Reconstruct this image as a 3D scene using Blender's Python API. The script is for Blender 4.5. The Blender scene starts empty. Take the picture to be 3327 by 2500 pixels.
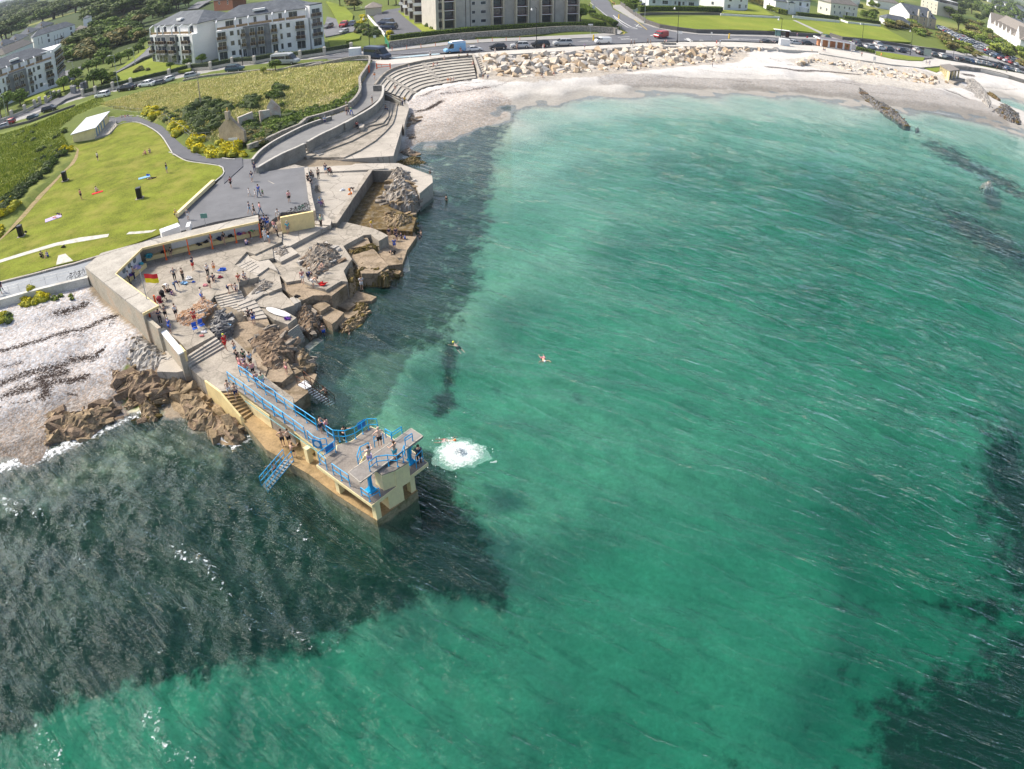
import bpy,bmesh,math,random
import numpy as np
from mathutils import Vector,Matrix,noise
from mathutils.geometry import delaunay_2d_cdt
random.seed(7);RNG=np.random.default_rng(7)
SC=bpy.context.scene;COL=SC.collection
CAMZ=37.0
FPX=2474.0;PITCH=math.radians(35.4);ROLL=math.radians(-0.19)
cd=bpy.data.cameras.new('camera');cam=bpy.data.objects.new('camera',cd);COL.objects.link(cam)
cd.type='PANO'
cd.sensor_fit='HORIZONTAL';cd.sensor_width=36.0;cd.sensor_height=27.0
cd.panorama_type='FISHEYE_EQUISOLID'
cd.fisheye_lens=36.0*FPX/3327.0
cd.fisheye_fov=math.radians(180)
cam.matrix_world=Matrix.Translation((0,0,CAMZ))@Matrix.Rotation(math.pi/2-PITCH,4,'X')@Matrix.Rotation(ROLL,4,'Z')
cd.clip_start=0.1;cd.clip_end=30000.0
SC.camera=cam
SUN_EL=math.radians(46);SUN_AZ=math.radians(-70)
w=bpy.data.worlds.new('World');SC.world=w;w.use_nodes=True
nt=w.node_tree;nt.nodes.clear()
sky=nt.nodes.new('ShaderNodeTexSky');sky.sky_type='NISHITA';sky.sun_disc=False
sky.sun_elevation=SUN_EL;sky.sun_rotation=SUN_AZ
sky.air_density=1.0;sky.dust_density=3.0;sky.ozone_density=1.0;sky.altitude=10
bgn=nt.nodes.new('ShaderNodeBackground');bgn.inputs['Strength'].default_value=0.108
wo=nt.nodes.new('ShaderNodeOutputWorld')
hsv=nt.nodes.new('ShaderNodeHueSaturation');hsv.inputs['Saturation'].default_value=0.85;nt.links.new(sky.outputs[0],hsv.inputs['Color']);nt.links.new(hsv.outputs[0],bgn.inputs[0]);nt.links.new(bgn.outputs[0],wo.inputs[0])
sd=bpy.data.lights.new('sun','SUN');sd.energy=2.7;sd.angle=math.radians(7);sd.color=(1.0,0.91,0.78)
sun=bpy.data.objects.new('sun',sd);COL.objects.link(sun)
sdir=Vector((math.sin(SUN_AZ)*math.cos(SUN_EL),math.cos(SUN_AZ)*math.cos(SUN_EL),math.sin(SUN_EL)))
sun.rotation_euler=sdir.to_track_quat('Z','Y').to_euler();sun.location=(-60,0,120)
SC.view_settings.view_transform='Standard';SC.view_settings.look='None'
SC.view_settings.exposure=1.0;SC.view_settings.gamma=1.0;SC.view_settings.use_curve_mapping=False
SC.cycles.max_bounces=6;SC.cycles.transparent_max_bounces=8;SC.cycles.volume_bounces=0
SC.cycles.diffuse_bounces=3;SC.cycles.glossy_bounces=2;SC.cycles.transmission_bounces=3
SC.cycles.caustics_reflective=False;SC.cycles.caustics_refractive=False
SC.cycles.use_denoising=True
SC.cycles.sample_clamp_indirect=2.0;SC.cycles.sample_clamp_direct=2.6;SC.cycles.blur_glossy=0.3
FR=dict(a=(0,0,.25),b=(500,0,.25),c=(1000,0,.25),d=(1500,0,.43646),e=(2000,0,.43646),f=(2500,0,.43646),g=(2774,0,.43646),h=(700,380,.43646),i=(250,700,.43646),j=(700,650,.43646),k=(950,480,.43646),l=(550,950,.43646),m=(0,1000,.43646),n=(400,1050,.43646),o=(700,1250,.43646),p=(0,600,.43646),t=(1000,1350,.2346),u=(0,400,.3843),v=(250,750,.3165),w=(0,0,.3843),q=(800,0,.3843),r=(1600,0,.3843),s=(2400,0,.4191),x=(700,400,.3617),y=(600,850,.3617),z=(0,0,1.504),F=(0,0,1),k2=(1200,250,.22604),N=(3027,0,.13562),R=(2700,100,.28345),Wd=(0,1500,.6017),We=(1000,1600,.5414),Wf=(2300,1500,.6017),Wg=(2300,500,.6017))
def P(s):
 out=[];fr=FR['F']
 for tk in s.split():
  if tk in FR:fr=FR[tk]
  else:
   a,b=tk.split(',');out.append((fr[0]+float(a)*fr[2],fr[1]+float(b)*fr[2]))
 return out
_cp,_sp=math.cos(PITCH),math.sin(PITCH)
def ray(px,py):
 x=px-1663.5;y=1250-py;r=math.hypot(x,y)+1e-9;th=2*math.asin(min(1,r/2/FPX))
 d=(math.sin(th)*x/r,math.sin(th)*y/r,math.cos(th))
 c,s=math.cos(-ROLL),math.sin(-ROLL);X=c*d[0]-s*d[1];Y=s*d[0]+c*d[1]
 return(X,d[2]*_cp+Y*_sp,Y*_cp-d[2]*_sp)
def gp(pt,z=0.0):
 r=ray(*pt);t=(z-CAMZ)/min(r[2],-1e-4);return Vector((r[0]*t,r[1]*t,z))
def G(s,z=0.0):
 return[gp(p,z)for p in P(s)]
def G1(s,z=0.0):return G(s,z)[0]
MATS={}
def _n(nt,t,**kw):
 n=nt.nodes.new(t)
 for k_,v_ in kw.items():
  if k_ in n.inputs:n.inputs[k_].default_value=v_
  else:setattr(n,k_,v_)
 return n
def srgb(h):
 h=h.lstrip('#');v=[int(h[i:i+2],16)/255 for i in(0,2,4)]
 return tuple(((c+0.055)/1.055)**2.4 if c>0.04045 else c/12.92 for c in v)
def mat(name,col,rough=0.85,spec=0.3,var=0.25,scale=1.5,fine=12.0,bump=0.0,metal=0.0,stain=None,stain_amt=0.0,stain_scale=0.35,obj=False,bdist=0.03,crack=0.0):
 """plain material: base colour broken up by two noises, optional stains and relief"""
 if name in MATS:return MATS[name]
 m=bpy.data.materials.new(name);m.use_nodes=True;nt=m.node_tree;nt.nodes.clear()
 out=_n(nt,'ShaderNodeOutputMaterial');b=_n(nt,'ShaderNodeBsdfPrincipled');nt.links.new(b.outputs[0],out.inputs[0])
 b.inputs['Roughness'].default_value=rough;b.inputs['Metallic'].default_value=metal;b.inputs['Specular IOR Level'].default_value=spec
 c4=(*col,1)
 if var<=0 and not stain:
  b.inputs['Base Color'].default_value=c4
 if var>0 or stain or bump>0:
  tc=_n(nt,'ShaderNodeTexCoord')if obj else _n(nt,'ShaderNodeNewGeometry')
  src=tc.outputs['Object']if obj else tc.outputs['Position']
  n1=_n(nt,'ShaderNodeTexNoise',Scale=scale,Detail=4.0,Roughness=0.6);nt.links.new(src,n1.inputs['Vector'])
  n2=_n(nt,'ShaderNodeTexNoise',Scale=fine,Detail=3.0,Roughness=0.65);nt.links.new(src,n2.inputs['Vector'])
  mx=_n(nt,'ShaderNodeMath',operation='ADD');nt.links.new(n1.outputs[0],mx.inputs[0]);nt.links.new(n2.outputs[0],mx.inputs[1])
  mr=_n(nt,'ShaderNodeMapRange');mr.inputs[1].default_value=0.7;mr.inputs[2].default_value=1.3
  mr.inputs[3].default_value=1-var;mr.inputs[4].default_value=1+var;nt.links.new(mx.outputs[0],mr.inputs[0])
  vm=_n(nt,'ShaderNodeVectorMath',operation='SCALE');vm.inputs[0].default_value=col;nt.links.new(mr.outputs[0],vm.inputs['Scale'])
  last=vm.outputs[0]
  if stain:
   n3=_n(nt,'ShaderNodeTexNoise',Scale=stain_scale,Detail=6.0,Roughness=0.7);nt.links.new(src,n3.inputs['Vector'])
   cr=_n(nt,'ShaderNodeMapRange');cr.inputs[1].default_value=0.48;cr.inputs[2].default_value=0.68;cr.inputs[4].default_value=stain_amt
   nt.links.new(n3.outputs[0],cr.inputs[0])
   mxx=_n(nt,'ShaderNodeMix',data_type='RGBA');nt.links.new(cr.outputs[0],mxx.inputs['Factor'])
   nt.links.new(last,mxx.inputs['A']);mxx.inputs['B'].default_value=(*stain,1);last=mxx.outputs['Result']
  if crack:
   vm2=_n(nt,'ShaderNodeVectorMath',operation='MULTIPLY_ADD');nt.links.new(n1.outputs['Color'],vm2.inputs[0]);vm2.inputs[1].default_value=(1.1,1.1,.3);nt.links.new(src,vm2.inputs[2])
   vc=_n(nt,'ShaderNodeTexVoronoi',Scale=crack,feature='DISTANCE_TO_EDGE');nt.links.new(vm2.outputs[0],vc.inputs['Vector'])
   cm=_n(nt,'ShaderNodeMapRange');cm.inputs[1].default_value=0.006;cm.inputs[2].default_value=0.022;cm.inputs[3].default_value=.5;cm.inputs[4].default_value=0.0;nt.links.new(vc.outputs['Distance'],cm.inputs[0])
   cx=_n(nt,'ShaderNodeMix',data_type='RGBA');nt.links.new(cm.outputs[0],cx.inputs['Factor']);nt.links.new(last,cx.inputs['A']);cx.inputs['B'].default_value=(*[c*.22 for c in col],1);last=cx.outputs['Result']
  nt.links.new(last,b.inputs['Base Color'])
  if bump>0:
   bp=_n(nt,'ShaderNodeBump',Strength=min(1.0,bump),Distance=bdist);nt.links.new(mx.outputs[0],bp.inputs['Height']);nt.links.new(bp.outputs[0],b.inputs['Normal'])
 MATS[name]=m;return m
def paint(name,col,rough=0.5,spec=0.4):
 return mat(name,col,rough,spec,var=0.06,scale=2,fine=9,obj=True)
def tag(o,label=None,cat=None,group=None,kind=None):
 if label:o['label']=label
 if cat:o['category']=cat
 if group:o['group']=group
 if kind:o['kind']=kind
 return o
def empty(name,loc,rz=0.0,label=None,cat=None,group=None,kind=None):
 o=bpy.data.objects.new(name,None);COL.objects.link(o);o.location=loc;o.rotation_euler=(0,0,rz);o.empty_display_size=0.3
 return tag(o,label,cat,group,kind)
class MB:
 def __init__(s):s.v=[];s.f=[];s.m=[];s.cur=0
 def mat(s,i):s.cur=i;return s
 def add(s,vs,fs):
  o=len(s.v);s.v+=[tuple(p)for p in vs]
  for f in fs:s.f.append([i+o for i in f]);s.m.append(s.cur)
  return s
 def box(s,c,d,rz=0.0,taper=1.0,M=None):
  hx,hy,hz=d[0]/2,d[1]/2,d[2]/2;ca,sa=math.cos(rz),math.sin(rz);vs=[]
  for z,k in((-hz,1.0),(hz,taper)):
   for x,y in((-hx,-hy),(hx,-hy),(hx,hy),(-hx,hy)):
    X,Y=x*k,y*k;p=Vector((c[0]+ca*X-sa*Y,c[1]+sa*X+ca*Y,c[2]+z));vs.append(M@p if M else p)
  return s.add(vs,[(3,2,1,0),(4,5,6,7),(0,1,5,4),(1,2,6,5),(2,3,7,6),(3,0,4,7)])
 def bar(s,a,b,wd,ht):
  """box beam from a to b, wd wide (horizontal), ht high"""
  a,b=Vector(a),Vector(b);d=(b-a).normalized();u=Vector((-d.y,d.x,0))
  u=u.normalized()if u.length>1e-6 else Vector((1,0,0));w_=d.cross(u)
  vs=[p+u*i*wd/2+w_*j*ht/2 for p in(a,b)for i,j in((-1,-1),(1,-1),(1,1),(-1,1))]
  return s.add(vs,[(3,2,1,0),(4,5,6,7),(0,1,5,4),(1,2,6,5),(2,3,7,6),(3,0,4,7)])
 def prism(s,poly,z0,z1,bottom=False):
  """poly: list of xy(z ignored); z0/z1 scalars or lists"""
  n=len(poly);pts=[(p[0],p[1])for p in poly]
  if sum(pts[i][0]*pts[(i+1)%n][1]-pts[(i+1)%n][0]*pts[i][1]for i in range(n))<0:
   pts=pts[::-1]
   if not np.isscalar(z1):z1=list(z1)[::-1]
   if not np.isscalar(z0):z0=list(z0)[::-1]
  Z0=[z0]*n if np.isscalar(z0)else z0;Z1=[z1]*n if np.isscalar(z1)else z1
  vs=[(p[0],p[1],Z0[i])for i,p in enumerate(pts)]+[(p[0],p[1],Z1[i])for i,p in enumerate(pts)]
  fs=[(i,(i+1)%n,n+(i+1)%n,n+i)for i in range(n)]
  res=delaunay_2d_cdt([Vector(p)for p in pts],[(i,(i+1)%n)for i in range(n)],[list(range(n))],1,1e-5)
  if len(res[0])==n:
   mp={}
   for i,q in enumerate(res[0]):
    mp[i]=res[3][i][0]if res[3][i]else i
   tri=[[mp[i]for i in f]for f in res[2]]
  else:tri=[list(range(n))]
  fs+=[[n+i for i in f]for f in tri]
  if bottom:fs+=[list(reversed(f))for f in tri]
  return s.add(vs,fs)
 def tube(s,pts,r,n=6,cap=True):
  pts=[Vector(p)for p in pts];N=len(pts);R=[r]*N if np.isscalar(r)else list(r);o=[];prev=None
  for i,p in enumerate(pts):
   d=(pts[min(i+1,N-1)]-pts[max(i-1,0)]).normalized()
   u=d.orthogonal().normalized()if prev is None else(prev-d*prev.dot(d))
   if u.length<1e-6:u=d.orthogonal()
   u.normalize();prev=u;v_=d.cross(u)
   o+=[p+(u*math.cos(2*math.pi*k_/n)+v_*math.sin(2*math.pi*k_/n))*R[i]for k_ in range(n)]
  fs=[(i*n+k_,i*n+(k_+1)%n,(i+1)*n+(k_+1)%n,(i+1)*n+k_)for i in range(N-1)for k_ in range(n)]
  if cap:fs+=[tuple(range(n-1,-1,-1)),tuple((N-1)*n+k_ for k_ in range(n))]
  return s.add(o,fs)
 def lathe(s,c,prof,n=12,sx=1.0,sy=1.0):
  vs=[(c[0]+r*math.cos(2*math.pi*k_/n)*sx,c[1]+r*math.sin(2*math.pi*k_/n)*sy,c[2]+z)for r,z in prof for k_ in range(n)]
  fs=[(i*n+k_,i*n+(k_+1)%n,(i+1)*n+(k_+1)%n,(i+1)*n+k_)for i in range(len(prof)-1)for k_ in range(n)]
  fs+=[tuple(range(n-1,-1,-1)),tuple((len(prof)-1)*n+k_ for k_ in range(n))]
  return s.add(vs,fs)
 def blob(s,c,r,seed=0,amp=0.25,n=8,m=6,sc=1.0,flat=0.0):
  r=(r,r,r)if np.isscalar(r)else r;vs=[];rows=[]
  for j in range(m+1):
   ph=math.pi*j/m;ring=[]
   for k_ in range(n if 0<j<m else 1):
    th=2*math.pi*k_/n;d=Vector((math.sin(ph)*math.cos(th),math.sin(ph)*math.sin(th),math.cos(ph)))
    q=1+amp*noise.noise(d*sc*1.7+Vector((seed*3.1,seed*1.7,seed)))*2
    z=d.z*q
    if flat and z<-flat:z=-flat
    ring.append(len(vs));vs.append((c[0]+d.x*q*r[0],c[1]+d.y*q*r[1],c[2]+z*r[2]))
   rows.append(ring)
  fs=[]
  for j in range(m):
   A,B=rows[j],rows[j+1]
   for k_ in range(n):
    a0,a1=A[k_%len(A)],A[(k_+1)%len(A)];b0,b1=B[k_%len(B)],B[(k_+1)%len(B)]
    if a0==a1:fs.append((a0,b0,b1))
    elif b0==b1:fs.append((a0,b0,a1))
    else:fs.append((a0,b0,b1,a1))
  return s.add(vs,fs)
 def mesh(s,name,mats,smooth=False):
  me=bpy.data.meshes.new(name);me.from_pydata(s.v,[],s.f)
  for m_ in(mats if isinstance(mats,(list,tuple))else[mats]):me.materials.append(m_)
  if max(s.m,default=0)>0:me.polygons.foreach_set('material_index',s.m)
  if smooth:me.polygons.foreach_set('use_smooth',[True]*len(s.f))
  me.update();return me
 def build(s,name,mats,parent=None,smooth=False,world=False):
  o=bpy.data.objects.new(name,s.mesh(name,mats,smooth));COL.objects.link(o)
  if parent:
   o.parent=parent
   if world:o.matrix_parent_inverse=wmat(parent).inverted()
  return o
def wmat(o):
 return Matrix.Translation(o.location)@o.rotation_euler.to_matrix().to_4x4()@Matrix.Diagonal((*o.scale,1))
def copy_tree(o,parent=None):
 c=o.copy();COL.objects.link(c)
 if parent is not None:c.parent=parent;
 for ch in KIDS.get(o.name,[]):copy_tree(ch,c)
 return c
KIDS={}
def kids(o,*chs):
 KIDS.setdefault(o.name,[]).extend(chs)
def inpoly(X,Y,poly):
 inside=np.zeros(X.shape,bool);n=len(poly)
 for i in range(n):
  x1,y1=poly[i][0],poly[i][1];x2,y2=poly[(i+1)%n][0],poly[(i+1)%n][1]
  if y1==y2:continue
  c=((y1>Y)!=(y2>Y))&(X<(x2-x1)*(Y-y1)/(y2-y1)+x1);inside^=c
 return inside
def distline(X,Y,pl):
 d=np.full(X.shape,1e9)
 for a,b in zip(pl[:-1],pl[1:]):
  ax,ay,bx,by=a[0],a[1],b[0],b[1];L=(bx-ax)**2+(by-ay)**2+1e-9
  t=np.clip(((X-ax)*(bx-ax)+(Y-ay)*(by-ay))/L,0,1);d=np.minimum(d,np.hypot(X-ax-t*(bx-ax),Y-ay-t*(by-ay)))
 return d
def vnoise(X,Y,s,seed=0):
 """cheap smooth value noise on arrays"""
 x=X/s+seed*17.3;y=Y/s-seed*9.7;xi=np.floor(x).astype(int);yi=np.floor(y).astype(int);fx=x-xi;fy=y-yi
 fx=fx*fx*(3-2*fx);fy=fy*fy*(3-2*fy)
 def h(a,b):
  v=np.sin(a*127.1+b*311.7+seed*74.7)*43758.5453;return v-np.floor(v)
 return(h(xi,yi)*(1-fx)+h(xi+1,yi)*fx)*(1-fy)+(h(xi,yi+1)*(1-fx)+h(xi+1,yi+1)*fx)*fy
def smooth_line(pts,n=4,closed=False):
 pts=[Vector(p)for p in pts];N=len(pts);out=[]
 rng=range(N if closed else N-1)
 for i in rng:
  p0=pts[(i-1)%N]if closed or i>0 else pts[i];p1=pts[i];p2=pts[(i+1)%N];p3=pts[(i+2)%N]if closed or i+2<N else p2
  for k_ in range(n):
   t=k_/n;out.append(0.5*((2*p1)+(p2-p0)*t+(2*p0-5*p1+4*p2-p3)*t*t+(3*p1-p0-3*p2+p3)*t**3))
 if not closed:out.append(pts[-1])
 return out
CTRL=[]
def ctl(z,s,zp=None):
 for p in G(s,z if zp is None else zp):CTRL.append((p.x,p.y,z))
COAST_L='F 0,1500 100,1478 200,1440 290,1395 380,1355 440,1325 500,1310'
COAST_R='F 1330,492 1399,474 1500,430 1622,373 1660,352 1750,330 1900,314 2100,305 2300,305 2500,310 2674,327 2831,349 2918,360 3079,373 3210,401 3290,428'
ctl(0,COAST_L);ctl(0,COAST_R);ctl(0,'F 560,1340 650,1385 740,1425')
for a_,b_ in((0.0,0.5),):
 pass
ctl(0,'F 3245,323 3300,331');ctl(-0.6,'F 3290,350')
ctl(3.0,'F 0,985 100,965 200,940 280,905');ctl(2.3,'F 20,1120 200,1080 330,1000 400,1090');ctl(1.4,'F 0,1290 150,1250 300,1190');ctl(0.6,'F 20,1420 150,1380 230,1330')
ctl(0.9,'F 330,1260 420,1230 520,1180');ctl(0.3,'F 480,1260 600,1300')
ctl(1.7,'F 1587,249 1700,252 1762,251 1850,246 1936,236 2080,225 2218,218 2320,212 2393,201');ctl(0.8,'F 1650,300 1800,290 2000,280 2300,268 2500,270 2650,275')
ctl(1.9,'F 1340,300 1400,285 1470,268 1530,258');ctl(1.2,'F 1370,360 1450,330 1540,310');ctl(0.4,'F 1340,430 1420,420 1550,370')
ctl(2.6,'F 2440,190 2500,186 2600,186');ctl(1.9,'F 2500,225 2650,228 2780,245 2849,257 2950,272 3024,284 3100,290');ctl(3.3,'F 2660,185 2760,195 2850,205 2950,222 3050,235')
ctl(0.9,'F 2850,300 3000,320 3150,335 3250,360');ctl(1.6,'F 3132,284 3210,275 3324,297');ctl(2.3,'F 3167,246 3250,262 3324,279');ctl(0.7,'F 3150,300 3200,300 3270,306')
ctl(-1.1,'F 40,1600 200,1540 350,1470 460,1400 560,1430 690,1480');ctl(-0.6,'F 1480,520 1600,450 1750,380 1950,350 2200,345 2450,345 2650,360');ctl(-0.9,'F 2960,420 3100,430 3230,460')
ctl(-2.2,'F 60,1750 300,1680 560,1600 800,1560');ctl(-1.5,'F 1560,620 1700,520 1900,450 2150,430 2400,440 2600,470 2800,480 3000,500 3200,540')
ctl(-3.4,'F 200,1900 500,1850 800,1750 1000,1800');ctl(-3.0,'F 1100,1320 1060,1400 1100,1250 1250,1100 1350,950 1420,820 1480,700');ctl(-1.4,'F 1000,1230 1080,1120 1190,1040 1300,930 1370,800 1400,700 1420,620 1400,520')
ctl(-2.6,'F 1500,900 1700,750 2000,600');ctl(-3.6,'F 2300,600 2600,650');ctl(-5.2,'F 2800,720 3000,780 3200,780 3300,900 2700,1000');ctl(-4.2,'F 1500,1300 1800,1100 2200,900 2600,900 3000,950 3327,1000 1400,1700 1700,1500 2200,1300 2700,1300 3200,1400')
ctl(-5.8,'F 0,2200 500,2200 1000,2200 1500,2200 2000,2000 2500,2000');ctl(-7.9,'F 3000,1900 3327,2000 2900,2400 3327,2480 3327,1600');ctl(-6.8,'F 0,2480 1000,2480 2000,2480 -300,2300')
ctl(-1.5,'F 1250,1600 900,1470 1050,1560');CTRL+=[(0,-60,-6),(-150,-40,-6),(150,-40,-6),(330,60,-6),(420,160,-5),(260,120,-5),(500,250,-3)]
ctl(3.6,'F 100,900 250,860');ctl(3.75,'F 30,820 200,780 400,760 100,700 500,700 300,600 450,500 600,560 650,620 400,430 700,520 560,480');ctl(3.4,'F 780,680 950,720 900,600 720,760')
ctl(2.6,'F 560,830 700,800 800,900 640,960 760,1000 500,1000 600,1080 680,1120 460,960');ctl(1.0,'F 900,900 950,1000 860,1050 900,1120 850,1180 950,1150 760,1250 1000,880 1080,850 1150,800 1200,760');ctl(0.2,'F 1000,980 1100,930 1180,880 1240,800 950,1090')
ctl(-1.0,'F 1230,640 1300,560 1150,680');ctl(-.6,'F 1380,545 1400,560 1360,540');ctl(2.4,'F 1060,560 1120,600 1050,650 1000,600');ctl(2.6,'F 1100,480 1220,480 1250,400 1150,400 1280,300')
ctl(3.2,'F 850,480 950,430 1050,380 1120,320 1180,260 1210,220 1250,200');ctl(2.6,'F 1330,260 1400,240 1500,230')
ctl(3.3,'F 1300,185 1500,172 1700,160 1900,154 2100,150 2300,150 2500,160 2650,165');ctl(3.4,'F 2800,170 2950,195 3100,215 3250,240 3320,262')
ctl(4.6,'F 420,300 600,270 800,240 1000,230 1150,210 700,330 900,300 550,360 700,380 350,330 200,400 100,480 30,560 60,640 250,380')
ctl(4.3,'F 0,400 100,370 300,300 500,255 700,225 900,200 1100,170 150,200 300,150 500,100 700,40 900,120 1150,100 1300,60 1600,20 1500,110 1800,60')
ctl(3.9,'F 1900,100 2100,60 2300,90 2500,60 2700,60 2900,100 3000,60 2800,120 3100,150 3250,190 3320,210 3100,80 3200,60 2300,20');CTRL+=[(-300,500,7),(0,600,7),(300,700,7),(800,1200,9),(-800,1200,9),(600,500,5),(900,700,6),(-500,300,5),(-300,150,4),(-150,60,3.5),(-220,100,4)]
CT=np.array(CTRL)
def idw(X,Y):
 out=np.zeros(X.size);xs,ys=X.ravel(),Y.ravel()
 for i in range(0,xs.size,20000):
  d2=(xs[i:i+20000,None]-CT[None,:,0])**2+(ys[i:i+20000,None]-CT[None,:,1])**2
  wt=1/(d2+0.6)**1.9;out[i:i+20000]=(wt*CT[None,:,2]).sum(1)/wt.sum(1)
 return out.reshape(X.shape)
def axis(lo,hi,step,lo2,hi2,step2,lo3,hi3,g=1.18):
 a=list(np.arange(lo,hi,step));s_=step
 x=lo;left=[]
 while x>lo3:
  s_=step2 if x>lo2 else s_*g if s_>=step2 else step2;x-=s_;left.append(x)
 s_=step;x=a[-1];right=[]
 while x<hi3:
  s_=step2 if x<hi2 else s_*g if s_>=step2 else step2;x+=s_;right.append(x)
 return np.array(left[::-1]+a+right)
gx=axis(-48,12,0.42,-210,215,1.15,-9000,9000);gy=axis(26,112,0.42,0,330,1.15,-300,14000)
GX,GY=np.meshgrid(gx,gy);GZ=idw(GX,GY)
far_=np.clip((np.hypot(GX,GY)-500)/2500,0,1);GZ=GZ*(1-far_)+far_*(6+vnoise(GX,GY,900,3)*14)
sea_far=(GY<0.29*(GX-250)+60)&(GX>120);GZ=np.where(sea_far&(np.hypot(GX,GY)>330),-6,GZ)
GZ+=np.where(GZ<3.0,(vnoise(GX,GY,2.3,1)-0.5)*0.18+(vnoise(GX,GY,7,2)-0.5)*0.3*np.clip(-GZ,0,1),0)
def hgt(x,y):
 i=min(max(np.searchsorted(gx,x)-1,0),len(gx)-2);j=min(max(np.searchsorted(gy,y)-1,0),len(gy)-2)
 fx=(x-gx[i])/(gx[i+1]-gx[i]);fy=(y-gy[j])/(gy[j+1]-gy[j])
 return float((GZ[j,i]*(1-fx)+GZ[j,i+1]*fx)*(1-fy)+(GZ[j+1,i]*(1-fx)+GZ[j+1,i+1]*fx)*fy)
SHEETS=[]
def lvl(x,y):
 best=hgt(x,y)
 for pl,z,bb in SHEETS:
  if bb[0]<=x<=bb[1]and bb[2]<=y<=bb[3]and z>best and inpoly(np.array([x]),np.array([y]),pl)[0]:best=z
 return best
def reg(pts,z):
 xs=[p[0]for p in pts];ys=[p[1]for p in pts];SHEETS.append(([(p[0],p[1])for p in pts],z if np.isscalar(z)else sum(z)/len(z),(min(xs),max(xs),min(ys),max(ys))))
def settle():
 """dig the ground out under the laid surfaces"""
 global GZ
 for pl,z,bb in SHEETS:
  i0,i1=np.searchsorted(gx,bb[0]-1.5),np.searchsorted(gx,bb[1]+1.5);j0,j1=np.searchsorted(gy,bb[2]-1.5),np.searchsorted(gy,bb[3]+1.5)
  if i1<=i0 or j1<=j0:continue
  X,Y=GX[j0:j1,i0:i1],GY[j0:j1,i0:i1];mk=inpoly(X,Y,pl)|(distline(X,Y,pl+[pl[0]])<0.55)
  sub=GZ[j0:j1,i0:i1];sub[mk]=np.minimum(sub[mk],z-.22)
 ground.data.vertices.foreach_set('co',np.stack([GX,GY,GZ],-1).astype(np.float32).ravel());ground.data.update()
def on_ground(pt,z0=3.5):
 p=gp(pt,z0)
 for _ in range(6):p=gp(pt,lvl(p.x,p.y))
 return p
C=np.zeros(GX.shape+(4,),np.float32);WD=np.zeros(GX.shape,np.float32)
def setc(mask,rgb,peb=0.0):C[mask]=(*rgb,peb)
C[:]=(0.115,0.15,0.032,0.06)
farv=np.hypot(GX,GY)>420;vn=vnoise(GX,GY,60,5);setc(inpoly(GX,GY,G('F 0,200 0,0 900,0 560,60 480,120 300,190 210,250 130,150',5)),(.05,.075,.022),.1)
setc(farv&(vn>0.55),(0.05,0.085,0.025),.05);setc(farv&(vn<=0.3),(0.2,0.22,0.06),.05)
setc(GZ<0.0,(0.60,0.58,0.42),.08);sh_=np.clip((GZ+2.6)/2.0,0,1)*(GX>0);C[(GZ<0),:3]+=(np.array([.1,.11,.16])*sh_[...,None])[GZ<0];lf_=inpoly(GX,GY,G('F -400,1300 560,1250 1200,1500 1100,1750 500,2000 -600,2200',-2))&(GZ<-.35);C[lf_]=(.27,.25,.18,.35)
rbeach=inpoly(GX,GY,G('F 1250,560 1290,300 1340,255 1560,240 2390,195 2440,170 2660,165 2780,175 3050,225 3160,238 3400,290 3400,470 3200,440 2900,400 2500,360 2000,330 1700,340 1690,375 1620,420 1500,470 1400,560',1.0))
t_=np.clip(GZ/1.6,0,1)
bc=np.stack([0.38+0.18*t_,0.365+0.18*t_,0.33+0.19*t_,0.10+0*t_],-1);C[rbeach&(GZ>-0.1)]=bc[rbeach&(GZ>-0.1)]
pebr=inpoly(GX,GY,G('F 1330,330 1450,300 1600,290 1670,320 1650,370 1500,450 1380,510 1320,510',0.7));C[pebr&(GZ>-0.6),3]=0.42
C[pebr&(GZ>-0.6),:3]*=np.array([1.0,.97,.95])
wet=rbeach&(GZ<0.45)&(GZ>-0.2);C[wet,:3]*=0.82
band=inpoly(GX,GY,G('F 1950,255 2300,262 2600,272 2900,285 3080,318 3250,360 3300,430 3000,368 2850,335 2600,305 2300,290 1950,282',0.5));C[band,:3]*=0.72;C[band,3]=0.3
bcs=C.copy()
lbeach=inpoly(GX,GY,G('F -200,1040 0,940 265,870 300,960 400,1045 460,1080 420,1140 360,1200 400,1270 600,1300 620,1420 400,1420 0,1560 -200,1600',2.0))&(GZ>-0.4)
t_=np.clip((GZ-0.4)/1.2,0,1);bl=np.stack([0.25+0.22*t_,0.222+0.242*t_,0.19+0.27*t_,0.5-0.08*t_],-1);C[lbeach]=bl[lbeach]
weedA=G('F 1625,370 1700,378 1690,410 1645,480 1625,560 1610,650 1605,760 1590,860 1560,960 1500,1060 1460,1130 1300,1150 1000,1250 900,1300 1000,1000 1330,500 1500,430',-2.2)
weedB=G('F 1395,1480 1440,1520 1500,1590 1560,1680 1600,1790 1635,1940 1570,1925 1500,1920 1330,1950 1200,1985 1060,2030 850,2090 650,2150 380,2180 150,2260 0,2310 -300,2400 -500,1700 0,1560 300,1480 600,1400 900,1400 1200,1500',-3.6)
weedC=G('F 1440,1080 1490,1090 1500,1200 1495,1330 1420,1360 1370,1330 1410,1250',-3.6)
def soft(poly,e):
 pl=[(p[0],p[1])for p in poly]+[(poly[0][0],poly[0][1])];d=distline(GX,GY,pl);s_=inpoly(GX,GY,poly)
 return np.clip(0.5+np.where(s_,d,-d)/e,0,1)
WD=np.maximum(WD,soft(weedA,4)*0.72);WD=np.maximum(WD,soft(weedB,4.0)*np.clip((-GZ+.6)/3.0,.55,.97));WD=np.maximum(WD,soft(weedC,2.5)*0.7)
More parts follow.
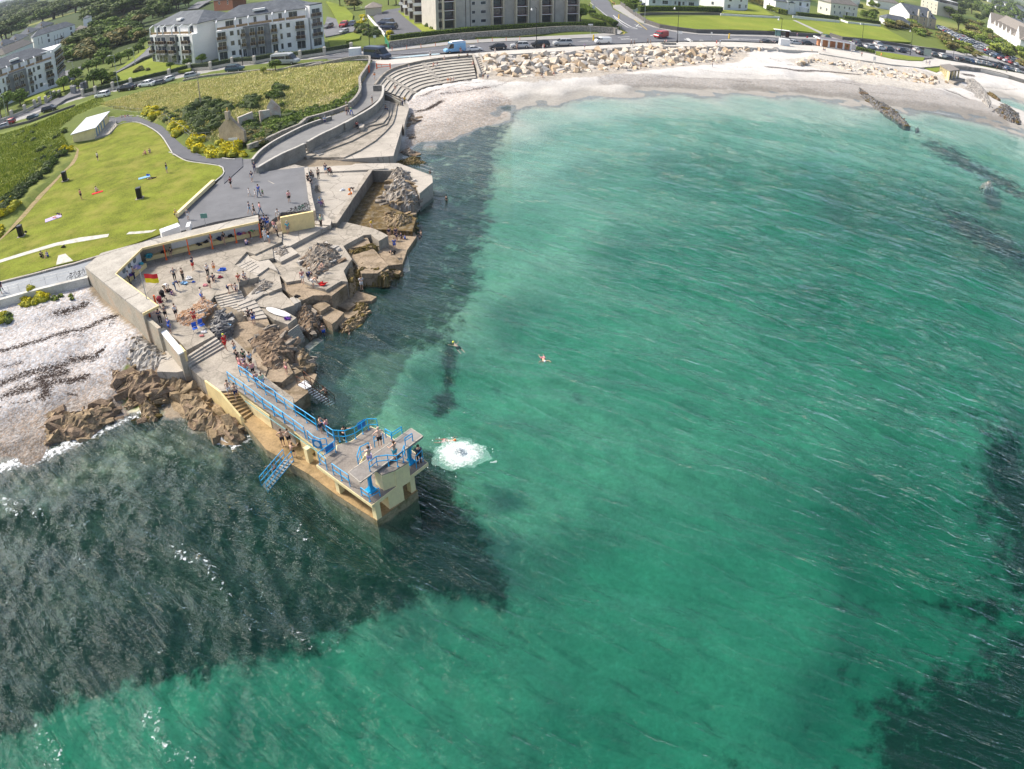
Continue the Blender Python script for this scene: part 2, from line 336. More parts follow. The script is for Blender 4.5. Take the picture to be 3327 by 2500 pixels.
for s_,e,k_ in(('F 2700,1890 2850,1880 2860,1960 2740,1960',3,.75),('F 2720,2070 2830,2060 2850,2180 2740,2180',3,.75),('F 3000,1880 3140,1850 3327,1800 3500,1950 3200,2000',4,.75),('F 2900,2200 3000,2120 3150,2080 3327,1950 3500,1900 3500,2700 2850,2700 2860,2350',5,.95),('F 3150,1350 3327,1400 3600,1500 3600,2000 3327,1900 3230,1700 3180,1500',6,.9),('F 2300,2440 2400,2410 2460,2500 2300,2560',2.5,.8),('F 2200,2330 2250,2310 2270,2360 2200,2370',3,.5),('F 2600,2250 2750,2260 2750,2330 2620,2330',3,.6),('F 3040,680 3150,700 3327,800 3400,880 3327,880 3200,810 3060,730',6,.95),('F 3000,500 3100,530 3200,590 3327,660 3400,740 3300,700 3180,640 3060,580 2980,520',6,.85)):
 WD=np.maximum(WD,soft(G(s_,-4.5),e*2.0)*k_*.92)
setc((GZ<0)&(WD>0.9)&~lbeach&~rbeach,(0.35,0.33,0.22),.1)
WR=np.zeros(GX.shape,np.float32)
for s_,wd_,k_ in(('m 0,560 130,515 240,480 330,455 430,440 510,400 600,375 720,370',1.0,.95),('m 60,640 160,610 250,590 330,560 420,540 520,525 640,500',.9,1),('m 330,640 360,580 300,520 400,480 480,470',1.1,1.05),('m 0,680 40,640 110,600 200,560',.9,.9),('m 0,370 80,360 160,330 260,300 380,270 480,240 560,215 650,200 740,160 800,130 880,115',.85,.95),('m 430,110 520,90 600,60 660,30',1.0,.95),('m 650,250 560,250 480,280 430,320',.5,.8),('m 880,120 830,190',.5,.8),('m 220,90 300,80 380,70',.4,.75),('m 300,155 340,150',.4,.9),('m 40,460 120,450 200,425 240,400',.5,.85),('m 730,350 790,335',.45,1.2),('m 690,270 640,310',.3,.7),('m 500,600 570,600',.3,.9),('m 0,740 20,730',.3,1),('m 80,700 170,685 250,665',.25,.9),('m 700,200 800,225',.3,.6),('m 20,420 90,400',.5,.6),('k2 735,320 790,310 840,290 940,245 1060,215',.7,.9),('k2 1050,270 1200,240 1400,215 1560,185 1700,150 1780,140',.7,.95),('k2 1200,130 1300,105 1480,95',.9,1.2),('k2 980,160 1050,150',1.0,1.1),('k2 1160,190 1300,155 1480,130 1640,112 1740,90',.6,.8),('k2 710,490 800,470 860,460 920,430 1000,380 1070,335',.9,1.15),('r 0,740 200,690 430,660 600,655 900,640 1100,620',.7,.7),('r 1400,655 1600,655 1850,665 2212,690',.8,.7),('r 1650,600 1900,625 2100,640 2212,640',.8,.6),('r 1850,575 2000,572 2100,600 2212,600',.8,.7),('f 0,530 100,540 200,550 300,560 420,565 560,580 680,590',1.3,1.1),('f 0,480 90,500',1.0,.8),('f 150,520 330,525',.8,.8),('f 0,575 200,590 400,600 600,615',.8,.6),('f 0,620 200,635 450,645',.7,.55),('f 480,620 600,635 700,650',.9,.8),('f 780,700 1000,725 1267,755',.8,.6),('g 80,690 300,710 500,725 650,740',1.0,.6),('g 830,590 900,600',2,1),('g 690,700 780,720 860,750',1.6,.9),('g 880,650 1000,665 1267,700',1.2,.7)):
 WR=np.maximum(WR,np.exp(-(distline(GX,GY,G(s_,1.2))/wd_)**2)*k_)
def zone(s_,z,rgb,peb=.06):setc(inpoly(GX,GY,G(s_,z)),rgb,peb)
FIELD_R='F 330,330 420,305 520,275 700,250 860,222 1000,215 1180,185 1200,200 1180,240 1165,290 1140,330 1050,370 900,390 760,410 700,440 560,400 470,350 380,345'
zone(FIELD_R,4.6,(0.27,0.27,0.085),.1)
zone('F -200,480 0,420 100,390 210,345 330,300 350,330 250,370 160,440 100,560 0,650 -200,800',4.5,(0.16,0.2,0.045),.1)
zone('F 500,340 640,345 700,330 900,300 1000,330 1100,330 1060,370 940,400 800,420 640,450 540,400',4.6,(0.10,0.13,0.03),.1)
zone('F -200,650 0,560 110,540 190,520 250,440 270,470 150,580 60,680 0,760 -200,900',4.2,(0.19,0.22,0.05),.08)
zone('F 250,860 420,780 560,760 700,700 860,560 900,480 1000,400 1060,330 1180,280 1230,230 1330,240 1320,500 1440,560 1400,900 1100,1400 900,1440 560,1340 300,1000',2,(0.27,0.225,0.165),.15)
C[lbeach]=bl[lbeach];C[rbeach&(GZ>-0.1)]=bcs[rbeach&(GZ>-0.1)]
zone('F 1540,172 1700,160 1950,150 2200,150 2440,158 2440,190 2390,201 1936,238 1750,252 1560,250',2.5,(.42,.39,.34),.3);zone('F 2560,200 2660,190 2760,200 2950,235 3130,265 3150,290 3000,290 2800,262',2.5,(.5,.48,.43),.3)
def ground_mesh(name,X,Y,Z,mats,attrs):
 ny,nx=X.shape;me=bpy.data.meshes.new(name);me.vertices.add(nx*ny)
 me.vertices.foreach_set('co',np.stack([X,Y,Z],-1).astype(np.float32).ravel())
 i=np.arange(ny*nx).reshape(ny,nx);q=np.stack([i[:-1,:-1],i[:-1,1:],i[1:,1:],i[1:,:-1]],-1).reshape(-1,4)
 me.loops.add(q.size);me.loops.foreach_set('vertex_index',q.ravel().astype(np.int32));me.polygons.add(len(q))
 me.polygons.foreach_set('loop_start',(np.arange(len(q))*4).astype(np.int32));me.polygons.foreach_set('loop_total',np.full(len(q),4,np.int32))
 me.polygons.foreach_set('use_smooth',np.ones(len(q),bool));me.update(calc_edges=True)
 for an,(tp,arr)in attrs.items():
  at=me.attributes.new(an,tp,'POINT');at.data.foreach_set('color' if tp=='FLOAT_COLOR' else 'value',np.ascontiguousarray(arr,np.float32).ravel())
 for m_ in mats:me.materials.append(m_)
 o=bpy.data.objects.new(name,me);COL.objects.link(o);return o
def ground_mat():
 m=bpy.data.materials.new('ground');m.use_nodes=True;nt=m.node_tree;nt.nodes.clear();L=nt.links.new
 out=_n(nt,'ShaderNodeOutputMaterial');b=_n(nt,'ShaderNodeBsdfPrincipled');L(b.outputs[0],out.inputs[0]);b.inputs['Roughness'].default_value=0.9;b.inputs['Specular IOR Level'].default_value=0.15
 geo=_n(nt,'ShaderNodeNewGeometry');pos=geo.outputs['Position']
 at=_n(nt,'ShaderNodeAttribute',attribute_name='Col');wd_=_n(nt,'ShaderNodeAttribute',attribute_name='weed');wr=_n(nt,'ShaderNodeAttribute',attribute_name='wrack')
 vo=_n(nt,'ShaderNodeTexVoronoi',Scale=5.5);L(pos,vo.inputs['Vector']);sp=_n(nt,'ShaderNodeSeparateColor');L(vo.outputs['Color'],sp.inputs[0])
 vo2=_n(nt,'ShaderNodeTexVoronoi',Scale=2.1);L(pos,vo2.inputs['Vector']);sp2=_n(nt,'ShaderNodeSeparateColor');L(vo2.outputs['Color'],sp2.inputs[0])
 n1=_n(nt,'ShaderNodeTexNoise',Scale=0.25,Detail=7.0,Roughness=0.68);L(pos,n1.inputs['Vector'])
 n2=_n(nt,'ShaderNodeTexNoise',Scale=2.2,Detail=5.0,Roughness=0.7);L(pos,n2.inputs['Vector'])
 def mth(op,a,b_=None,c=None):
  n=_n(nt,'ShaderNodeMath',operation=op)
  for i_,v_ in enumerate((a,b_,c)):
   if v_ is None:continue
   if isinstance(v_,(int,float)):n.inputs[i_].default_value=v_
   else:L(v_,n.inputs[i_])
  return n.outputs[0]
 s1=mth('SUBTRACT',mth('ADD',mth('MULTIPLY',sp.outputs[0],0.65),mth('MULTIPLY',sp2.outputs[0],0.35)),0.5)
 f1=mth('MULTIPLY_ADD',mth('MULTIPLY',s1,at.outputs['Alpha']),2.0,1.0)
 f2=mth('MULTIPLY_ADD',mth('SUBTRACT',n1.outputs[0],0.5),0.55,1.0);f3=mth('MULTIPLY_ADD',mth('SUBTRACT',n2.outputs[0],0.5),0.7,1.0)
 f=mth('MULTIPLY',mth('MULTIPLY',f1,f2),f3)
 vm=_n(nt,'ShaderNodeVectorMath',operation='SCALE');L(at.outputs['Color'],vm.inputs[0]);L(f,vm.inputs['Scale'])
 hs=_n(nt,'ShaderNodeMix',data_type='RGBA',blend_type='MULTIPLY');L(mth('MULTIPLY',at.outputs['Alpha'],1.6),hs.inputs['Factor']);L(vm.outputs[0],hs.inputs['A'])
 cr=_n(nt,'ShaderNodeValToRGB');cr.color_ramp.elements[0].color=(0.78,0.62,0.5,1);cr.color_ramp.elements[1].color=(0.92,1.0,1.12,1);L(sp.outputs[1],cr.inputs[0]);L(cr.outputs[0],hs.inputs['B'])
 nw=_n(nt,'ShaderNodeTexNoise',Scale=0.55,Detail=8.0,Roughness=0.72);L(pos,nw.inputs['Vector'])
 wf=_n(nt,'ShaderNodeMapRange',interpolation_type='SMOOTHSTEP');L(mth('ADD',wd_.outputs['Fac'],mth('MULTIPLY',mth('SUBTRACT',nw.outputs[0],0.5),1.7)),wf.inputs[0]);wf.inputs[1].default_value=0.30;wf.inputs[2].default_value=0.74
 mx=_n(nt,'ShaderNodeMix',data_type='RGBA');L(wf.outputs[0],mx.inputs['Factor']);L(hs.outputs['Result'],mx.inputs['A'])
 wc=_n(nt,'ShaderNodeVectorMath',operation='SCALE');wc.inputs[0].default_value=(0.026,0.032,0.014);L(mth('MULTIPLY_ADD',n2.outputs[0],3.4,-0.6),wc.inputs['Scale']);L(wc.outputs[0],mx.inputs['B'])
 nk=_n(nt,'ShaderNodeTexNoise',Scale=3.6,Detail=8.0,Roughness=0.85);L(pos,nk.inputs['Vector'])
 wf2=_n(nt,'ShaderNodeMapRange');L(mth('ADD',wr.outputs['Fac'],mth('MULTIPLY',mth('SUBTRACT',nk.outputs[0],0.5),4.2)),wf2.inputs[0]);wf2.inputs[1].default_value=0.66;wf2.inputs[2].default_value=0.86
 mx2=_n(nt,'ShaderNodeMix',data_type='RGBA');L(wf2.outputs[0],mx2.inputs['Factor']);L(mx.outputs['Result'],mx2.inputs['A']);mx2.inputs['B'].default_value=(0.022,0.013,0.010,1)
 L(mx2.outputs['Result'],b.inputs['Base Color'])
 bp=_n(nt,'ShaderNodeBump',Strength=0.5,Distance=0.08);L(mth('ADD',mth('MULTIPLY',mth('MULTIPLY',vo.outputs['Distance'],at.outputs['Alpha']),-2.0),n2.outputs[0]),bp.inputs['Height']);L(bp.outputs[0],b.inputs['Normal'])
 return m
WD=np.where(GZ>-0.05,0,WD)
ground=ground_mesh('ground',GX,GY,GZ,[ground_mat()],{'Col':('FLOAT_COLOR',C),'weed':('FLOAT',WD),'wrack':('FLOAT',WR)});tag(ground,kind='structure')
def sea():
 x=axis(-46,46,0.3,-46,46,0.3,-190,700,1.035);y=axis(9,75,0.3,9,75,0.3,-60,560,1.035)
 X,Y=np.meshgrid(x,y);dx=np.gradient(x)[None,:];dy=np.gradient(y)[:,None];sp=np.maximum(dx,dy)+0*X
 rg=np.random.default_rng(3);H=np.zeros(X.shape)
 wx=X+(vnoise(X,Y,9,1)-.5)*4;wy=Y+(vnoise(X,Y,11,2)-.5)*4
 for i in range(46):
  lam=0.9*(9.5/0.9)**(i/45.0)*rg.uniform(.93,1.07);a=math.radians(58+rg.normal()*(26 if lam<3 else 13));k_=2*math.pi/lam
  s_=np.sin(k_*(wx*math.cos(a)+wy*math.sin(a))+rg.uniform(0,6.28));amp=0.0058*lam**0.82
  env=0.35+1.3*vnoise(X+i*31,Y,lam*5,i)
  H+=amp*env*(np.exp(1.1*s_)-1.3)*np.clip((lam/sp-2.2)/2,0,1)
 lee=inpoly(X,Y,G('F 600,1400 1000,1500 1250,1700 1450,2000 2300,2600 4200,2600 4200,300 1300,300 1200,900'));dl=distline(X,Y,G('F 600,1400 1000,1500 1250,1700 1450,2000 2300,2600'))
 chop=np.where(lee,0.42+0.58*np.exp(-dl/9),1.0);chop=np.where(lee&(X>8),np.maximum(chop,np.clip(0.42+(X-8)/45,0,1.0)),chop)
 shore=np.clip(-idw(X[::2,::2],Y[::2,::2]),0,1.6)/1.6;sh=np.repeat(np.repeat(shore,2,0),2,1)[:X.shape[0],:X.shape[1]]
 H*=chop*(0.15+0.85*sh)*1.15;H*=np.where(lee,1.0,1.0+.8*np.clip(dl/8,0,1))
 sd_=H[(~lee)&(Y<60)].std();foam=np.clip((H/sd_-1.25)/1.3,0,1)*.86*np.where(lee,0,1)*sh*(.35+1.0*vnoise(X,Y,14,8))  # crest streaks: bright wave glints painted white, sharing the shore foam mask
 for s_,wd_,k_ in(('F 0,1508 60,1495 120,1478 180,1455 250,1425 320,1398',1.3,1),('F 330,1395 420,1350 480,1320 560,1290',1.0,.85),('F 520,1280 545,1250 560,1300',.9,.9),('F 690,1390 720,1420 760,1440 790,1420',1.1,.95),('F 650,1360 680,1340',.7,.9),('F 1500,436 1560,412 1622,375',.8,.6),('F 1680,345 1800,327 2000,318 2200,314 2400,316 2550,322 2700,333',.9,.5),('F 2490,335 2530,338',1.2,1),('F 2960,366 3050,376 3150,392 3250,420',1.2,.85),('F 3240,328 3327,342',1.2,.7),('F 870,1440 905,1465',.5,.8),('F 1590,1498 1610,1500',.2,1)):
  foam=np.maximum(foam,np.exp(-(distline(X,Y,G(s_,0))/wd_)**2)*k_)
 bob=(H<-9)
 m=bpy.data.materials.new('sea_water');m.use_nodes=True;nt=m.node_tree;nt.nodes.clear();L=nt.links.new
 out=_n(nt,'ShaderNodeOutputMaterial');geo=_n(nt,'ShaderNodeNewGeometry');pos=geo.outputs['Position']
 def nz(rot,sx,sy,scale,det,rough=0.6,dist=0.0):
  m0=_n(nt,'ShaderNodeMapping');m0.inputs['Rotation'].default_value=(0,0,rot);L(pos,m0.inputs[0]);mp=_n(nt,'ShaderNodeMapping');mp.inputs['Scale'].default_value=(sx,sy,1);L(m0.outputs[0],mp.inputs[0])
  t=_n(nt,'ShaderNodeTexNoise',Scale=scale,Detail=det,Roughness=rough,Distortion=dist);L(mp.outputs[0],t.inputs['Vector']);return t.outputs[0]
 a1=nz(math.radians(35),0.20,1.0,1.15,3.0,.55,.6);a2=nz(math.radians(22),0.42,1.0,2.6,2.0,.5,1.0);a3=nz(math.radians(36),0.22,1.0,0.36,3.0);a4=nz(math.radians(60),0.6,1.0,7.5,1.0,.5,.5)
 def mth(op,a,b_=None,c=None):
  n=_n(nt,'ShaderNodeMath',operation=op)
  for i_,v_ in enumerate((a,b_,c)):
   if v_ is None:continue
   if isinstance(v_,(int,float)):n.inputs[i_].default_value=v_
   else:L(v_,n.inputs[i_])
  return n.outputs[0]
 ch=_n(nt,'ShaderNodeAttribute',attribute_name='chop')
 h12=mth('ADD',mth('MULTIPLY',a1,0.62),mth('MULTIPLY',a2,0.15));hgt_=mth('ADD',mth('ADD',h12,mth('MULTIPLY',a4,0.012)),mth('MULTIPLY',a3,0.55))
 bp=_n(nt,'ShaderNodeBump',Distance=1.0);L(mth('MULTIPLY_ADD',ch.outputs['Fac'],0.80,0.15),bp.inputs['Strength']);L(hgt_,bp.inputs['Height'])
 fr=_n(nt,'ShaderNodeFresnel',IOR=1.33);L(bp.outputs[0],fr.inputs['Normal'])
 gl=_n(nt,'ShaderNodeBsdfGlossy',Roughness=0.03);gl.inputs['Color'].default_value=(1,1,1,1);L(bp.outputs[0],gl.inputs['Normal'])
 tr=_n(nt,'ShaderNodeBsdfTransparent');tm=_n(nt,'ShaderNodeMapRange');L(h12,tm.inputs[0]);tm.inputs[1].default_value=0.19;tm.inputs[2].default_value=0.38;tm.inputs[3].default_value=0.45;tm.inputs[4].default_value=1.0
 tmx=_n(nt,'ShaderNodeMix',data_type='FLOAT');L(ch.outputs['Fac'],tmx.inputs['Factor']);tmx.inputs['A'].default_value=.97;L(tm.outputs[0],tmx.inputs['B']);L(tmx.outputs['Result'],tr.inputs[0])  # ripple light and dark painted into the clear tint by wave height
 df=_n(nt,'ShaderNodeBsdfDiffuse');df.inputs['Color'].default_value=(0.014,0.13,0.11,1);L(bp.outputs[0],df.inputs['Normal'])
 body=_n(nt,'ShaderNodeMixShader');body.inputs[0].default_value=0.13;L(tr.outputs[0],body.inputs[1]);L(df.outputs[0],body.inputs[2])
 sf=_n(nt,'ShaderNodeMixShader');fm_=_n(nt,'ShaderNodeMapRange');fm_.inputs[1].default_value=.02;fm_.inputs[2].default_value=.34;fm_.inputs[3].default_value=.009;fm_.inputs[4].default_value=.5;L(fr.outputs[0],fm_.inputs[0]);L(fm_.outputs[0],sf.inputs[0]);L(body.outputs[0],sf.inputs[1]);L(gl.outputs[0],sf.inputs[2])
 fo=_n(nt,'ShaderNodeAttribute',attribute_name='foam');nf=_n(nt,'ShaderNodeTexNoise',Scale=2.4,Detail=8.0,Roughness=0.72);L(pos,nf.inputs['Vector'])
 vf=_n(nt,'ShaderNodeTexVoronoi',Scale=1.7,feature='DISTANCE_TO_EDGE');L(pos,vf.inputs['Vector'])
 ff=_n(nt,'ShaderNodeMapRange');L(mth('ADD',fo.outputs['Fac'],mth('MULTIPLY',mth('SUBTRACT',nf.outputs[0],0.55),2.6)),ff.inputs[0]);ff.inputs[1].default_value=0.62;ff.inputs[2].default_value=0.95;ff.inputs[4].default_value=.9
 fm=_n(nt,'ShaderNodeBsdfDiffuse');fm.inputs['Color'].default_value=(0.75,0.78,0.8,1)  # matte white for shore foam and for the painted crest glints
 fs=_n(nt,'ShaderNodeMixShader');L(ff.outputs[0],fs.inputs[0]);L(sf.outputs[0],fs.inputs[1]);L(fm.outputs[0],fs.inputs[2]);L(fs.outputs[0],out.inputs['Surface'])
 va=_n(nt,'ShaderNodeVolumeAbsorption');va.inputs['Color'].default_value=(0.08,0.71,0.65,1);va.inputs['Density'].default_value=0.232;L(va.outputs[0],out.inputs['Volume'])
 o=ground_mesh('sea_water',X,Y,H,[m],{'chop':('FLOAT',chop*(0.25+.75*sh)),'foam':('FLOAT',foam)});tag(o,kind='structure')  # foam attribute holds shore foam plus painted crest glints
 bm=bmesh.new();bm.from_mesh(o.data);bm.verts.ensure_lookup_table();ny,nx=X.shape
 rim=[i for i in range(nx)]+[j*nx+nx-1 for j in range(1,ny)]+[(ny-1)*nx+i for i in range(nx-2,-1,-1)]+[j*nx for j in range(ny-2,0,-1)]
 rv=[bm.verts[i]for i in rim];low=[bm.verts.new((v.co.x,v.co.y,-12.0))for v in rv];n=len(rim)
 for q in range(n):bm.faces.new((rv[q],low[q],low[(q+1)%n],rv[(q+1)%n]))
 c4=bm.faces.new(list(reversed(low)));bm.to_mesh(o.data);bm.free()
 return o
sea_obj=sea()
CONC=mat('concrete',(0.34,0.305,0.255),var=.30,scale=.6,fine=7,bump=.35,stain=(0.17,0.155,0.125),stain_amt=.85,stain_scale=.45,crack=.42)
CONC_L=mat('concrete_pale',(0.42,0.385,0.335),var=.24,scale=.7,fine=8,bump=.3,stain=(0.24,0.225,0.195),stain_amt=.7,stain_scale=.35,crack=.3)
CONC_B=mat('concrete_brown',(0.30,0.235,0.165),var=.35,scale=.8,fine=6,bump=.4,stain=(0.11,0.08,0.04),stain_amt=.9,stain_scale=.5,crack=.5)
CONC_D=mat('concrete_dark',(0.185,0.175,0.155),var=.35,scale=.8,fine=7,bump=.4,stain=(0.08,0.07,0.055),stain_amt=.7,stain_scale=.6)
CREAM=mat('cream_paint',(0.82,0.66,0.33),rough=.7,var=.07,scale=.8,fine=5,bump=.1,stain=(0.5,0.36,0.2),stain_amt=.35,stain_scale=1.2)
CREAM_P=mat('cream_paint_pale',(0.85,0.72,0.41),rough=.7,var=.06,scale=.8,fine=5,bump=.1,stain=(0.5,0.4,0.24),stain_amt=.3,stain_scale=.9)
WHITE=mat('white_paint',(0.78,0.79,0.8),rough=.7,var=.06,scale=.8,fine=5,stain=(0.55,0.55,0.54),stain_amt=.3)
BLUE=mat('blue_enamel',(0.01,0.36,0.72),rough=.35,var=.12,scale=3,fine=14,stain=(0.03,0.3,0.5),stain_amt=.4,stain_scale=4)
ORANGE=mat('orange_enamel',(0.85,0.13,0.02),rough=.4,var=.08)
ASPH=mat('asphalt',(0.155,0.16,0.172),var=.16,scale=.35,fine=14,bump=.15,stain=(0.10,0.105,0.115),stain_amt=.6,stain_scale=.2)
ASPH_D=mat('asphalt_dark',(0.105,0.11,0.125),var=.16,scale=.5,fine=14,bump=.15)
def slabs(name,rows,mats,kind='structure',**kw):
 m=MB()
 for r_ in rows:
  s_,z,mi=r_[0],r_[1],r_[2];dep=r_[3]if len(r_)>3 else 2.6;zz=z if np.isscalar(z)else z
  pts=[gp(p,(z if np.isscalar(z)else z[i]))for i,p in enumerate(P(s_))]
  reg(pts,z);m.mat(mi).prism(pts,(min(z)if not np.isscalar(z)else z)-dep,zz)
 o=m.build(name,mats);return tag(o,kind=kind,**kw)
TM=[CONC,CONC_L,CONC_B,CONC_D]
slabs('bathing_terrace',[('i 150,330 390,215 480,175 j 0,130 330,95 345,270 505,222 500,300 300,392 240,372 150,468 330,560 j 180,600 v 1670,588 1415,650 1330,760 1260,900 1420,1052 1130,1205 1060,1120 870,960 650,830 400,600 200,450',3.0,0,3),('j 507,215 750,172 868,175 562,332 525,330 500,300',2.82,1),('j 562,333 622,385 492,450 430,415 415,345 500,302',2.66,1),('j 300,394 500,303 430,345 440,420 330,440 260,410',2.8,0),('j 150,470 240,375 262,412 330,442 400,430 440,470 470,520 400,490 300,560 250,530',2.72,1),('j 565,338 870,188 1010,228 1110,255 958,335 1022,432 960,520 990,600 940,595 830,660 760,640 640,585 532,602 478,545 400,490 445,425 492,452 624,387',2.32,0,2.2),('j 532,604 642,588 790,650 850,700 730,702 640,745 560,690 480,640 500,610',2.02,2,2),('j 655,650 760,640 830,662 870,710 780,690',1.72,2,2),('j 830,662 948,592 982,622 870,706 800,690',1.98,2,2.2),('j 300,560 400,492 480,545 500,640 400,680 330,612',2.52,0,2),('j 250,760 360,690 480,655 598,770 500,800 380,790 300,775',2.22,0,2),('j 555,720 600,705 640,745 590,765',2.34,1,2),('j 240,700 330,612 400,682 360,690 250,762 190,790 160,770',2.42,1,2),('j 300,790 385,795 480,790 607,866 540,915 440,880 400,850',2.06,0,2),('n 250,345 300,215 345,150 425,222 470,262 500,330 400,350',2.0,1,1.6),('n 500,322 755,165 1000,330 1085,410 1267,545 n 1267,790 845,482 710,495 605,415',2.25,0,2.4),('v 1540,1190 1440,1070 1590,1000 1600,930 1960,890 1990,960 1750,1110 1830,1200 1960,1400 1900,1560 1700,1400',2.05,2,2),('n 700,25 800,80 985,262 1000,330 900,300 760,165',2.12,0,2),('n 1000,310 1210,255 1267,360 1180,430 1060,420',1.92,2,2),('n 1060,425 1267,340 1267,400 1120,465',1.62,2,1.8),('l 770,700 985,575 1035,735 905,835 830,790',1.25,2,1.8),('l 985,575 1100,600 1060,700 1035,735',0.35,2,1),('l 690,640 960,560 985,578 745,690',1.56,2,2),('j 850,755 1020,655 1205,715 1165,745 1075,750 990,812',0.42,2,1.5),('j 725,780 800,738 860,775 785,822',1.32,2,2),('j 775,852 862,788 960,830 905,890 870,915',0.85,2,2),('j 905,890 985,812 1075,752 1120,800 1000,900 940,950',0.18,2,1.5),('k 430,745 540,725 600,735 720,870 640,930 520,930 470,850 400,800',1.55,2,2),('k 610,735 650,712 740,760 825,862 722,872',0.95,2,2),('k 650,690 720,650 860,620 915,625 935,652 860,760 825,862 740,760 655,712',0.4,2,2),('k 740,740 865,765 880,915 830,935 760,900',-0.28,1,1),('k 380,725 530,645 560,650 600,735 540,725 430,745 400,760',1.8,2,2),('k 330,545 400,545 620,598 720,650 650,690 590,640 530,645 380,725 300,650 215,640',2.12,0,2),('l 800,560 640,590 700,520 860,500 960,560',1.5,2,2),('l 1005,400 1090,330 1150,345 1045,425',-.1,1,1),],TM)
slabs('slipway_terrace',[('k 112,140 210,165 545,153 590,165 345,545 235,560 225,500 170,470',[3.0,2.6,2.45,2.4,2.35,2.4,2.45,2.5],1,2.2),('h 690,365 1267,345 1267,380 1165,385 790,405 690,400',2.72,1,2),('k 480,112 800,110 1050,205 1055,255 955,338 935,300 850,165 775,165 595,158 540,155 300,175',2.05,1,2.6),('k 175,480 230,480 300,530 290,570 175,560',2.95,1,2),('h 290,440 330,420 600,345 690,365 690,492 440,487',[3.62,3.6,3.0,2.8,3.3,3.66],1,1.5),('k 800,405 945,395 930,490 870,500 800,455 715,430',0.35,2,1.5)],TM)
slabs('tidal_pool_floor',[('k 610,205 730,205 700,300 760,400 720,430 930,520 900,620 620,600 400,545 430,480',1.0,0,2)],[mat('pool_weed',(0.10,0.065,0.018),var=.75,scale=1.2,fine=9,bump=.9,stain=(0.25,0.21,0.15),stain_amt=.8,stain_scale=1.6)])
def flight(m,tl,tr,bl,br,zt,zb,n,dep=1.2):
 tl,tr=G1(tl,zt),G1(tr,zt);bl,br=G1(bl,zb),G1(br,zb)
 for k_ in range(n):
  a,b=k_/n,(k_+1)/n;z=zt-(zt-zb)*(k_+1)/(n+1)if n>1 else(zt+zb)/2
  m.prism([tl.lerp(bl,a),tr.lerp(br,a),tr.lerp(br,b),tl.lerp(bl,b)],z-dep,z)
 return m
m=MB()
flight(m,'v 1415,652','v 1690,590','v 1560,905','v 1790,850',2.98,2.06,10)
flight(m,'v 1640,720','v 1800,650','v 1790,905','v 1960,880',2.7,2.07,6)
flight(m,'n 440,240','n 690,80','n 495,320','n 758,168',2.98,2.26,4)
flight(m,'j 155,470','j 260,425','j 250,530','j 330,480',2.96,2.73,4)
flight(m,'j 740,692','j 800,660','j 850,752','j 905,712',1.95,0.43,4)
flight(m,'l 840,300','l 960,215','l 950,375','l 1010,330',1.9,0.3,7)
flight(m,'k 175,260','k 210,262','k 182,300','k 222,325',3.6,2.6,4)
tag(m.build('terrace_steps',CONC_L),kind='structure')
ROCK_G=mat('rock_grey',(0.26,0.225,0.185),var=.55,scale=1.4,fine=7,bump=.9,stain=(0.07,0.065,0.06),stain_amt=.8,stain_scale=1.3,bdist=.08)
ROCK_B=mat('rock_brown',(0.215,0.155,0.105),var=.5,scale=1.2,fine=7,bump=.9,stain=(0.09,0.06,0.03),stain_amt=.8,stain_scale=1.0,bdist=.08)
ROCK_T=mat('rock_tan',(0.275,0.205,0.125),var=.45,scale=1.0,fine=6,bump=.9,stain=(0.10,0.075,0.035),stain_amt=.75,stain_scale=.7,bdist=.08)
ROCK_K=mat('rock_black',(0.10,0.10,0.105),rough=.45,var=.7,scale=1.6,fine=8,bump=.9,stain=(0.32,0.31,0.3),stain_amt=.6,stain_scale=2.0,bdist=.08)
ROCK_W=mat('rock_weed',(0.13,0.095,0.025),var=.6,scale=1.6,fine=10,bump=.9,stain=(0.05,0.035,0.012),stain_amt=.8,stain_scale=1.2,bdist=.06)
ROCK_L=mat('rock_pale',(0.42,0.40,0.37),var=.45,scale=1.2,fine=8,bump=.8,stain=(0.12,0.11,0.1),stain_amt=.8,stain_scale=1.4,bdist=.07)
def rockblock(m,c,r,rg,az):
 """one angular boulder: a cube cut by random planes, smeared along the strata"""
 bm=bmesh.new();bmesh.ops.create_cube(bm,size=2.0)
 for _ in range(7):
  d=Vector((rg.normal(),rg.normal(),rg.normal()*0.8+.35)).normalized();k_=rg.uniform(.62,.95)
  g_=bm.verts[:]+bm.edges[:]+bm.faces[:]
  res=bmesh.ops.bisect_plane(bm,geom=g_,plane_co=d*k_,plane_no=d,clear_outer=True)
  ed=[e for e in res['geom_cut']if isinstance(e,bmesh.types.BMEdge)]
  if ed:
   try:bmesh.ops.edgeloop_fill(bm,edges=ed)
   except Exception:pass
 R=Matrix.Rotation(az+rg.normal()*.25,3,'Z')@Matrix.Rotation(rg.normal()*.28,3,'X')@Matrix.Rotation(rg.normal()*.28,3,'Y')
 bm.verts.index_update();vs=[R@Vector((v.co.x*r[0],v.co.y*r[1],v.co.z*r[2]))+Vector(c)for v in bm.verts]
 m.add(vs,[[v.index for v in f.verts]for f in bm.faces]);bm.free()
